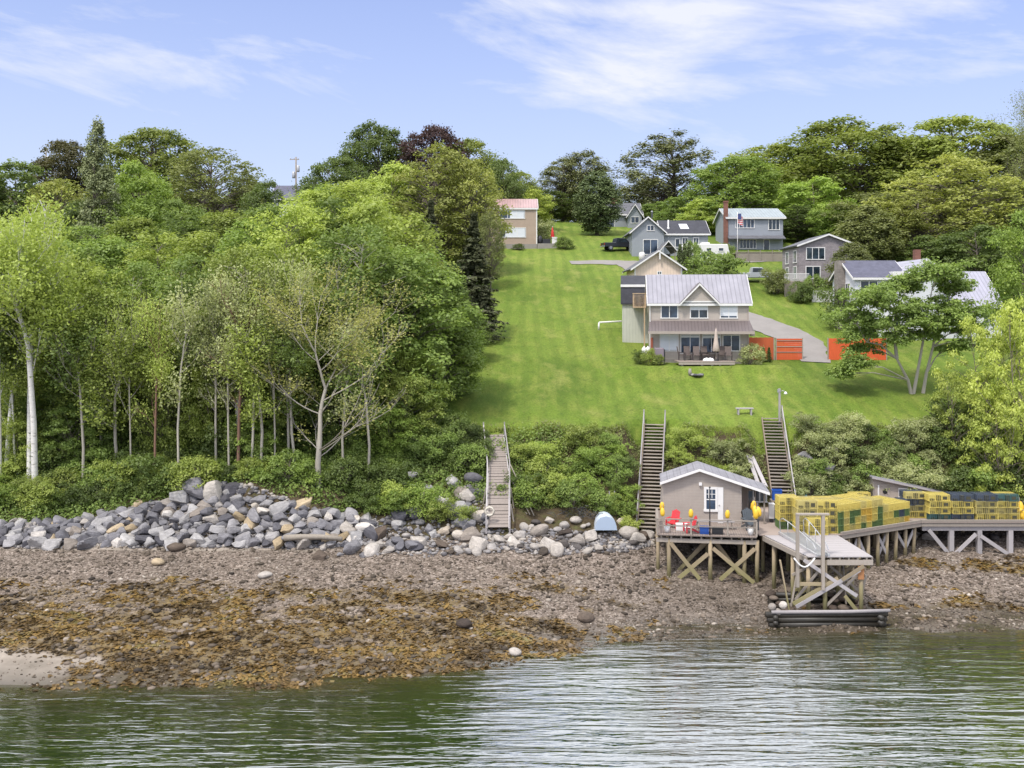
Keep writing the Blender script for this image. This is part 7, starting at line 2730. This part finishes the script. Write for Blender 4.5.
for a, b, off in [((799, 562), (790, 612), -.02), ((812, 562), (812, 600), 1.0), ((843, 562), (846, 604), .9), ((830, 566), (858, 590), 1.1), ((792, 575), (822, 560), 1.2), ((866, 575), (858, 610), .3), ((795, 600), (824, 564), .02), ((826, 606), (858, 574), .04), ((800, 570), (824, 602), 2.3), ((852, 566), (830, 604), 2.4)]:
    MB().beam(P(a[0], a[1], ly0 + off + .1), P(b[0], b[1], ly0 + off + .12), .07, .14).build('brace', M_GREYWOOD, lp_)
for i in range(5):
    yy = ly0 + 1.2 + i * 1.0
    MB().beam((lx0 - .3 + .2 * i, yy, .7), (lx1 - .4 - .3 * i, yy + .1, DZ - .7), .06, .18).build('brace', M_PILE, lp_)
    MB().beam((lx1 - .3, yy + .4, .8), (lx0 + .2, yy + .5, DZ - .8), .06, .18).build('brace', M_PILE, lp_)
MB().box(X(861, 57) - .17, X(861, 57) + .17, 56.96, 57.04, DZ - 1.3, DZ - .55).build('rust_plate', mat_plain('rusty_iron', lin(150, 104, 66), .8, .3), lp_)
# gantry
ga_ = thing('hoist_frame', 'grey goalpost frame rising at the front of the landing', 'frame', (X(810, 56.85), 56.85, .3))
for px, zb in ((797.5, Z(587, 56.85)), (823, Z(590, 56.85))):
    x = X(px, 56.85)
    MB().box(x - .085, x + .085, 56.76, 56.94, zb, Z(515, 56.85)).build('post', M_GREYWOOD, ga_)
MB().box(X(796, 56.85), X(829, 56.85), 56.74, 56.96, Z(515, 56.85) + .002, Z(513.3, 56.85)).build('crossbar', M_GREYWOOD, ga_)
# aluminium gangway lying on the landing
gw_ = thing('aluminium_gangway', 'aluminium gangway with curved railings lying across the landing', 'gangway', P(800, 545, 59))
a0, a1 = P(779, 532, 62.6), P(817, 557, 57.0)
a0.z, a1.z = DZ + .12, DZ + .05
b0, b1 = P(803, 532, 62.6), P(829, 557, 57.0)
b0.z, b1.z = a0.z, a1.z
m = MB()
m.beam(a0, a1, .1, .16)
m.beam(b0, b1, .1, .16)
m.build('side_beams', M_ALU, gw_)
m = MB()
for i in range(22):
    t = (i + .5) / 22
    m.beam(a0.lerp(a1, t), b0.lerp(b1, t), .2, .03)
m.build('treads', M_STEEL, gw_)
for (p, q) in ((a0, a1), (b0, b1)):
    d = q - p
    h = lambda t, k: p + d * t + Vector((0, 0, k))
    m = MB()
    m.tube([h(.04, .05), h(.02, .8), h(.1, 1.02), h(.3, .98), h(.6, .8), h(.9, .55), h(.98, .3)], .03, 6)
    m.build('handrail', M_ALU, gw_, True)
    m = MB()
    for t, k in ((.25, .97), (.5, .85), (.75, .66)):
        m.tube([h(t, .05), h(t, k)], .022, 6)
    m.build('stanchions', M_ALU, gw_, True)
ho = thing('hose_loop', 'white hose hanging in a loop under the end of the gangway', 'hose', P(804, 558, 56.6))
m = MB()
m.tube([P(794 + 21 * t, 558 + 9 * math.sin(math.pi * t), 56.6) for t in np.linspace(0, 1, 11)], .045, 7)
m.build('tube', M_PLWHITE, ho, True)
# crib
cr = thing('timber_crib', 'black weedy log crib filled with stones at the waterline under the landing', 'crib', (X(827, 56), 56, 0))
cx0, cx1 = X(769, 55.9), X(886, 55.9)
for k in range(3):
    z = .1 + k * .29
    MB().tube([(cx0 - .1 * k, 55.9, z), (cx1 + .05 * k, 55.9 + .05, z + .02)], [.17, .15], 8).build('log', M_SLIME, cr, True)
    MB().tube([(cx0 + .9, 59.4, z + .1), (cx1 - .9, 59.4, z + .1)], [.17, .15], 8).build('log', M_SLIME, cr, True)
    if k < 2:
        for x in (cx0 + .3, cx1 - .3):
            xi = x + (.7 if x < 18 else -.7)
            MB().tube([(x, 55.6, z + .15), (xi, 59.6, z + .2)], .15, 8).build('log', M_SLIME, cr, True)
MB().box(cx0 + .35, cx1 - .3, 55.97, 56.0, -.1, .62).build('lining', M_SLIME, cr)
MB().tube([(cx0 + .1, 55.75, .86), (cx0 + 4.4, 55.78, .87), (cx1 + .2, 55.85, .92)], [.1, .1, .09], 7).build('log', M_PLANK, cr, True)
for i in range(26):
    x, y = rng.uniform(cx0 + .4, cx1 - .4), rng.uniform(56.2, 60)
    s = rng.uniform(.3, .6)
    o = bpy.data.objects.new('ballast_stone', rng.choice(RND))
    link(o, cr)
    o.location = Vector((x, y, .5 + .1 * (y - 56) + rng.uniform(-.1, .15))) - cr.location
    o.scale = (s * 1.3, s, s * .8)
    o.rotation_euler = (0, 0, rng.uniform(0, 6))
    o.material_slots[0].link = 'OBJECT'
    o.material_slots[0].material = M_ROCKDARK
for (px, py) in ((772, 607), (778, 612), (783, 605)):
    g = P(px, py, 55.9)
    o = bpy.data.objects.new('ballast_stone', rng.choice(RND))
    link(o, cr)
    o.location = g - cr.location
    o.scale = (.42, .36, .5)
    o.material_slots[0].link = 'OBJECT'
    o.material_slots[0].material = M_ROCKPALE

# ---- trap wharf: runs from the shack pier to the right
A = Vector((X(842, 62.6), 62.6, DZ))
B = Vector((X(922, 66.3), 66.3, DZ))
wf = thing('trap_wharf', 'long timber wharf stacked with lobster traps right of the fishing shack', 'wharf', (24, 67, 1))
poly = [(sx1 + .02, 62.46), (A.x - 1.2, 62.46), (A.x, A.y), (B.x, B.y), (40, 66.3), (40, 74), (sx1 + .02, 74)]
MB().prism(poly, DZ - .06, DZ, 'z').build('deck_boards', M_DECK, wf)
m = MB()
e = (B - A).normalized()
nrm = Vector((e.y, -e.x, 0))
m.beam(A - nrm * .1 - Vector((0, 0, .2)), B - nrm * .1 - Vector((0, 0, .2)), .12, .24)
m.beam((B.x, 66.42, DZ - .2), (40, 66.42, DZ - .2), .12, .24)
m.beam((B.x - .1, 66.37, DZ + .07), (40, 66.37, DZ + .07), .14, .12)
m.beam(A + Vector((0, 0, .07)) - nrm * .08, B + Vector((0, 0, .07)) - nrm * .08, .14, .12)
m.build('edge_beam', M_GREYWOOD, wf)
MB().box(B.x + .1, 40, 66.5, 66.75, DZ - .62, DZ - .33).build('cap_beam', M_PLANK, wf)
m = MB()
for i in range(20):
    x = B.x + .2 + i * .65
    m.box(x - .05, x + .05, 66.5, 73.9, DZ - .32, DZ - .065)
m.build('joists', M_GREYWOOD, wf)
for px in (951, 979, 1010, 1042):
    x = X(px, 66.6)
    MB().box(x - .15, x + .15, 66.46, 66.76, TZ(x, 66.6) - .4, DZ - .625).build('pile', M_PLANK, wf)
    for yy in (69, 71.5):
        pile(wf, x, yy, DZ - .33, .14)
for a, b in (((929, 530), (948, 553)), ((976, 534), (953, 556)), ((981, 536), (1008, 554))):
    MB().beam(P(a[0], a[1], 66.38), P(b[0], b[1], 66.36), .07, .24).build('brace', M_PLANK, wf)
for i in range(9):
    q = A.lerp(B, i / 8.4) - nrm * .3
    pile(wf, q.x, q.y, DZ - .07, .12, M_PILE, rng.uniform(-.1, .1))
    q2 = q - nrm * 1.8
    pile(wf, q2.x, q2.y, DZ - .07, .12, M_PILE)
    if i % 2 == 0 and i < 8:
        q3 = A.lerp(B, (i + 1) / 8.4) - nrm * .3
        MB().beam((q.x, q.y, DZ - .5), (q3.x, q3.y, TZ(q3.x, q3.y) + .5), .07, .2).build('brace', M_PLANK, wf)
    if i % 3 == 1:
        q3 = A.lerp(B, (i + 1) / 8.4) - nrm * .35
        MB().beam((q.x, q.y, TZ(q.x, q.y) + .5), (q3.x, q3.y, DZ - .5), .07, .2).build('brace', M_PLANK, wf)
for px in (842, 853, 871):
    x = X(px, 64)
    pile(wf, x, 64.5, DZ - .07, .12)
for i in range(7):
    x = sx1 + .6 + i * .8
    pile(wf, x, 63.9, DZ - .07, .12)
    pile(wf, x, 66.8, DZ - .07, .12)

# ---- lobster traps
TL, TW, TH = 1.22, .53, .40


def wire(col, name):
    return mat_plain(name, col, .5, .12, 4, .05)


M_TRAP = {'yellow': wire(lin(202, 184, 98), 'yellow_wire'), 'gold': wire(lin(208, 172, 76), 'gold_wire'), 'green': wire(lin(92, 116, 70), 'green_wire'),
          'navy': wire(lin(72, 80, 92), 'navy_wire'), 'teal': wire(lin(64, 94, 92), 'teal_wire'), 'pale': wire(lin(186, 172, 106), 'pale_yellow_wire')}
M_NET = mat_plain('dark_net', lin(64, 62, 44), .8, .3, 6, .1)


def trap_mesh():
    m = MB()
    hx, hy = TL / 2, TW / 2
    w = .024
    for a in (-hx, hx):
        for b in (-hy, hy):
            m.box(a - w / 2, a + w / 2, b - w / 2, b + w / 2, 0, TH)
        for z in (0, TH):
            m.box(a - w / 2 + .001, a + w / 2 - .001, -hy, hy, z - w / 2, z + w / 2)
    for b in (-hy, hy):
        for z in (0, TH):
            m.box(-hx, hx, b - w / 2 + .002, b + w / 2 - .002, z - w / 2 + .001, z + w / 2 - .001)
    t = .011
    n = 10
    for i in range(1, n):
        x = -hx + TL * i / n
        for b in (-hy, hy):
            m.box(x - t / 2, x + t / 2, b - t / 2, b + t / 2, .01, TH - .01)
        m.box(x - t / 2, x + t / 2, -hy, hy, TH - t / 2, TH + t / 2 - .002)
    for i in range(1, 5):
        z = TH * i / 5
        for b in (-hy, hy):
            m.box(-hx, hx, b - t / 2 + .003, b + t / 2 - .003, z - t / 2, z + t / 2)
        for a in (-hx, hx):
            m.box(a - t / 2 + .003, a + t / 2 - .003, -hy, hy, z - t / 2, z + t / 2)
    for i in range(1, 6):
        y = -hy + TW * i / 6
        for a in (-hx, hx):
            m.box(a - t / 2, a + t / 2, y - t / 2, y + t / 2, .01, TH - .01)
        m.box(-hx, hx, y - t / 2, y + t / 2, TH - t / 2 + .002, TH + t / 2 - .004)
    o = m.build('lobster_trap', M_TRAP['yellow'])
    me = o.data
    bpy.data.objects.remove(o)
    v = MB().box(hx - .42, hx - .16, -hy - .022, -hy - .014, .1, .3)
    v.box(-.1, .1, -hy * .8, hy * .8, .03, TH - .06)
    v.box(-hx + .1, -hx + .34, -hy * .7, hy * .7, .03, .14)
    o = v.build('net_head', M_NET)
    me2 = o.data
    bpy.data.objects.remove(o)
    m = MB()
    m.box(-hx + .012, hx - .012, -hy + .012, hy - .012, -.012, -.004)
    m.box(-hx + .01, hx - .01, -.01, .01, -.004, TH * .86)
    m.box(-hx + .03, hx - .03, hy - .05, hy - .045, 0, TH * .9)
    o = m.build('runner', M_TRAP['yellow'])
    me3 = o.data
    bpy.data.objects.remove(o)
    return me, me2, me3


TM, TM2, TM3 = trap_mesh()
CNAME = {'yellow': 'yellow', 'gold': 'golden', 'green': 'green', 'navy': 'navy', 'teal': 'teal', 'pale': 'pale yellow'}
NTRAP = 0


def trap(c, loc, rz, where, group, s=(1, 1, 1), roll=0.0):
    global NTRAP
    NTRAP += 1
    o = bpy.data.objects.new('lobster_trap', TM)
    link(o)
    o.material_slots[0].link = 'OBJECT'
    o.material_slots[0].material = M_TRAP[c]
    o.location = loc
    o.rotation_euler = (roll, 0, rz)
    o.scale = s
    tag(o, CNAME[c] + ' wire lobster trap ' + where, 'lobster trap', group)
    v = bpy.data.objects.new('net_head', TM2)
    link(v, o)
    k = bpy.data.objects.new('runner', TM3)
    link(k, o)
    k.material_slots[0].link = 'OBJECT'
    k.material_slots[0].material = M_TRAP[c]
    return o


# corner stack, long sides to the sea
G1 = 'lobster traps of the corner stack'
W1 = 'in the corner stack behind the landing'
SH = (1, 1, 1.24)
LH = TH * 1.24 * 1.02
for col in range(2):
    for dep in range(3):
        for lev in range(4):
            if dep > 1 and lev < 2:
                continue
            x = X(797, 63) + .62 + col * 1.26 + rng.uniform(-.03, .03)
            y = 63.1 + dep * .57
            c = rng.choice(['yellow', 'yellow', 'pale', 'yellow', 'pale']) if lev >= 1 else rng.choice(['green', 'yellow', 'yellow'])
            trap(c, (x, y, DZ + .03 + lev * LH), rng.uniform(-.02, .02), W1, G1, SH)
for lev in range(4):
    for dep in range(2):
        trap('yellow' if lev > 0 else 'green', (X(783, 64.4) + .3, 64.3 + dep * .6, DZ + .03 + lev * LH), rng.uniform(-.03, .03), W1, G1, SH)
for lev in range(2):
    trap('yellow', (X(817, 62.6), 62.62, DZ + .03 + lev * LH), .03, 'standing alone in front of the corner stack', 'two yellow traps before the corner stack', SH)
# long diagonal stack with the trap ends to the edge
G2 = 'lobster traps of the diagonal stack'
W2 = 'in the diagonal stack, end towards the wharf edge'
az = math.atan2(nrm.y, nrm.x)
nd = 13
for i in range(nd):
    q = A.lerp(B, (i + .35) / (nd + 1.6)) - nrm * .85
    hgt = 4 if i < 8 else 3
    for lev in range(hgt):
        for dep in range(2):
            if dep > 0 and lev < hgt - 1:
                continue
            p = q - nrm * dep * 1.26
            col_c = ['green', 'yellow', 'green', 'yellow', 'gold', 'gold', 'yellow', 'green', 'yellow', 'yellow', 'navy', 'yellow', 'gold'][i]
            c = col_c if rng.random() < .55 else rng.choice(['yellow', 'gold', 'green', 'pale', 'green', 'navy'])
            if dep > 0 or lev == hgt - 1:
                c = rng.choice(['yellow', 'pale', 'yellow', 'yellow'])
            trap(c, (p.x, p.y, DZ + .03 + lev * TH * (1.10 if i < 8 else 1.18)), az + rng.uniform(-.03, .03), W2, G2, (1, .84, 1.14 if i < 8 else 1.06))
trap('yellow', P(859, 494.5, 70) + Vector((0, 0, -.25)), .05, 'lying alone on top of the diagonal stack', None, (1.15, 1, 1))
# right hand row of stacks
G3 = 'lobster traps of the right hand row'
rows = [(936, ['teal', 'yellow', 'yellow', 'yellow'], 0), (959, ['navy', 'yellow', 'yellow', 'navy'], 0), (983, ['yellow', 'pale', 'pale', 'navy'], 0), (1004.5, ['yellow', 'pale', 'yellow', 'teal'], 0),
        (1040, ['yellow', 'yellow', 'pale'], .0), (917, ['yellow', 'pale', 'navy', 'pale'], .8)]
for px, cs, dy in rows:
    for lev, c in enumerate(cs):
        for dep in range(2):
            y = 66.95 + dy + dep * .6
            cc = c if dep == 0 else rng.choice(cs)
            trap(cc, (X(px, 67.3) + rng.uniform(-.05, .05), y, DZ + .03 + lev * TH * 1.06), rng.uniform(-.04, .04), 'in the row of stacks along the right wharf end', G3, (1.12, 1, 1.04))
for lev in range(3):
    trap(['navy', 'gold', 'navy'][lev], (X(897, 67.0), 67.2, DZ + .03 + lev * TH * 1.06), .2, 'between the diagonal stack and the right hand row', 'traps between the two stacks', (1.1, 1, 1.04))
    trap(['yellow', 'navy', 'navy'][lev], (X(908, 67.6), 67.9, DZ + .03 + lev * TH * 1.06), .1, 'between the diagonal stack and the right hand row', 'traps between the two stacks', (1.1, 1, 1.04))
# heap of yellow buoys at the right end
for i in range(14):
    b = buoy(X(1019, 67.2) + rng.uniform(-.28, .4), 67.0 + rng.uniform(-.2, .4), DZ + .2 + .25 * (i // 4) + rng.uniform(-.05, .05), 'yellow buoy in the heap at the right end of the wharf', rng.uniform(-1.4, 1.4), 1.2)
    b['group'] = 'yellow buoys heaped at the right end of the wharf'
# tarp covered gear behind the traps
tp = thing('tarp_heap', 'low heap under a teal tarp at the foot of the right hand stairs', 'tarp', (X(806, 70), 70, DZ))
m = MB()
vs, fs = [], []
for i in range(11):
    for j in range(7):
        u, v = i / 10 * 2 - 1, j / 6 * 2 - 1
        h = (1 - u * u) ** .5 * (1 - v * v) ** .4 if abs(u) < 1 and abs(v) < 1 else 0
        vs.append((X(806, 70) + u * 1.3, 70 + v * .8, DZ + .01 + h * (.95 + .2 * math.sin(i * 2.2 + j))))
for i in range(10):
    for j in range(6):
        a = i * 7 + j
        fs.append((a, a + 7, a + 8, a + 1))
m.add(vs, fs).build('cover', M_TEAL, tp)
MB().beam((X(796, 69.1), 69.1, DZ + .05), (X(816, 69.1), 69.1, DZ + .09), .1).build('weight_board', M_GREYWOOD, tp)
crate(942.5, 70.0, 'blue crate lying under the right end of the wharf', M_BLUE, .8, .7, .55, TZ(X(942.5, 70), 70) + .1, .5)
# small shed on the right
D0 = 71.0
x0, x1 = X(873, D0), X(931, D0)
ss = thing('tool_shed', 'small putty coloured shed with a sloping roof behind the traps', 'shed', ((x0 + x1) / 2, D0, DZ))
zl_, zr_ = Z(477.5, D0), Z(490, D0)
MB().prism([(x0, DZ - .5), (x1, DZ - .5), (x1, zr_ - .02), (x0, zl_ - .02)], D0, D0 + 3, 'y').build('wall', M_SHACK, ss)
xx = X(958, D0)
kz = (zl_ - zr_) / (x1 - x0)
MB().slab((x0 - .15, D0 - .3, zl_ + .15 * kz + .1), (xx, D0 - .3, zr_ - (xx - x1) * kz + .1), (xx, D0 + 3.3, zr_ - (xx - x1) * kz + .1), (x0 - .15, D0 + 3.3, zl_ + .15 * kz + .1), .1).build('roof', M_SHACKROOF, ss)
MB().prism([(x0 - .17, zl_ + .17 * kz - .06), (xx + .01, zr_ - (xx + .01 - x1) * kz - .06), (xx + .01, zr_ - (xx + .01 - x1) * kz + .07), (x0 - .17, zl_ + .17 * kz + .07)], D0 - .35, D0 - .305, 'y').build('fascia', M_PLANK, ss)
window(ss, 'front', D0, X(904.5, D0), Z(494.5, D0), 12.5 * .071, 13 * .071, 1, M_GLASSB, 'window', .08, 2)
MB().tube([(X(885, D0), D0 - .03, Z(491.5, D0)), (X(885, D0), D0 - .006, Z(491.5, D0))], .17, 14).build('vent_hole', M_BLACK, ss)
MB().box(X(877.6, D0), X(879, D0), D0 - .05, D0 - .004, Z(496, D0), Z(485, D0)).build('side_door', M_WHITE, ss)
for yy in (D0 + .1, D0 + 2.7):
    MB().box(xx - .25, xx - .13, yy, yy + .12, DZ - .05, zr_ - (xx - x1) * kz - .06).build('post', M_GREYWOOD, ss)

# ---- skiff, upturned on the shore
bo = thing('skiff', 'small pale blue skiff lying upside down on the boulders left of the tall stairs', 'boat', P(606, 531, 66.0))
m = MB()
vs, fs = [], []
prof = [(1.0, .0), (.98, .22), (.82, .52), (.5, .72), (0, .80)]
ring = [(-u, v) for u, v in prof] + [(u, v) for u, v in prof[-2::-1]]
st = [(0, 1.0, 1.0), (.6, 1.0, 1.02), (1.3, .96, 1.0), (2.0, .8, .95), (2.6, .5, .85), (3.0, .08, .7)]
for (yy, kw, kh) in st:
    for u, v in ring:
        vs.append((u * .72 * kw, yy, v * kh * 1.15))
nr = len(ring)
for i in range(len(st) - 1):
    for j in range(nr - 1):
        a = i * nr + j
        fs.append((a, a + 1, a + nr + 1, a + nr))
m.add(vs, fs)
M_SKIFF = mat_plain('pale_blue_fibreglass', lin(186, 194, 202), .4, .05, 1.2, .02)
org = Vector(bo.location)
bx_ = MB()
bx_.v = [(a + org.x, b + org.y, c + org.z + .05) for a, b, c in vs]
bx_.f = list(fs)
hull = bx_.build('hull', M_SKIFF, bo, True)
tr_ = MB()
tr_.v = [(a + org.x, b + org.y - .01, c + org.z + .05) for a, b, c in vs[:nr]] + [(a + org.x, b + org.y + .03, c + org.z + .05) for a, b, c in vs[:nr]]
tr_.f = [tuple(range(nr)), tuple(range(2 * nr - 1, nr - 1, -1))] + [(j, j + nr, (j + 1) % nr + nr, (j + 1) % nr) for j in range(nr)]
tr_.build('transom', mat_plain('pale_blue_transom', lin(160, 174, 190), .4, .05, 1.2, .02), bo)
rl_ = MB()
for s_ in (0, nr - 1):
    rl_.tube([Vector(vs[i * nr + s_]) + org + Vector((0, 0, .05)) for i in range(len(st))], .04, 6)
rl_.build('gunwale', M_STEEL, bo, True)
# old wooden frame standing in the brush
of = thing('wooden_trestle', 'old pale wooden trestle leaning in the brush above the skiff', 'trestle', ground_at(614, 69.4))
g = of.location.copy()
for dx in (-.2, .25):
    MB().beam((g.x + dx, g.y, g.z - .1), (g.x + dx * .8 - .15, g.y + .3, g.z + 1.1), .06).build('upright', M_PLANK, of)
for k in (.35, .75):
    MB().beam((g.x - .26, g.y + .25 * k - .06, g.z + k), (g.x + .2, g.y + .25 * k - .06, g.z + k), .05).build('rung', M_PLANK, of)
# fallen planks on the bank behind the shack
for (a, b, lab) in [((752, 461), (766, 487), 'long grey plank lying on the bank behind the shack'), ((748, 474), (760, 489), 'shorter grey plank on the bank behind the shack')]:
    q0, q1 = P(a[0], a[1], 74.2), P(b[0], b[1], 71.5)
    q0.z = max(q0.z, TZ(q0.x, q0.y) + .1)
    q1.z = max(q1.z, TZ(q1.x, q1.y) + .1)
    tag(MB().beam(q0, q1, .28, .07).build('plank', M_PLANK), lab, 'plank')
# dark netting heap beside the skiff
nh = thing('net_heap', 'heap of dark netting and brush on the shore left of the skiff', 'netting', ground_at(580, 67.6))
g = nh.location.copy()
m = MB()
for i in range(60):
    a = rng.uniform(0, 6.28)
    r_ = rng.uniform(0, 1.2)
    p = Vector((g.x + r_ * math.cos(a) * 1.5, g.y + r_ * math.sin(a) * .7, g.z + max(0, .7 - r_ * .5) * rng.random()))
    d = Vector((rng.uniform(-1, 1), rng.uniform(-.5, .5), rng.uniform(-.1, .5))) * .6
    m.tube([p, p + d * .5 + Vector((0, 0, .12)), p + d], .02, 4)
m.build('strands', M_BLACK, nh)
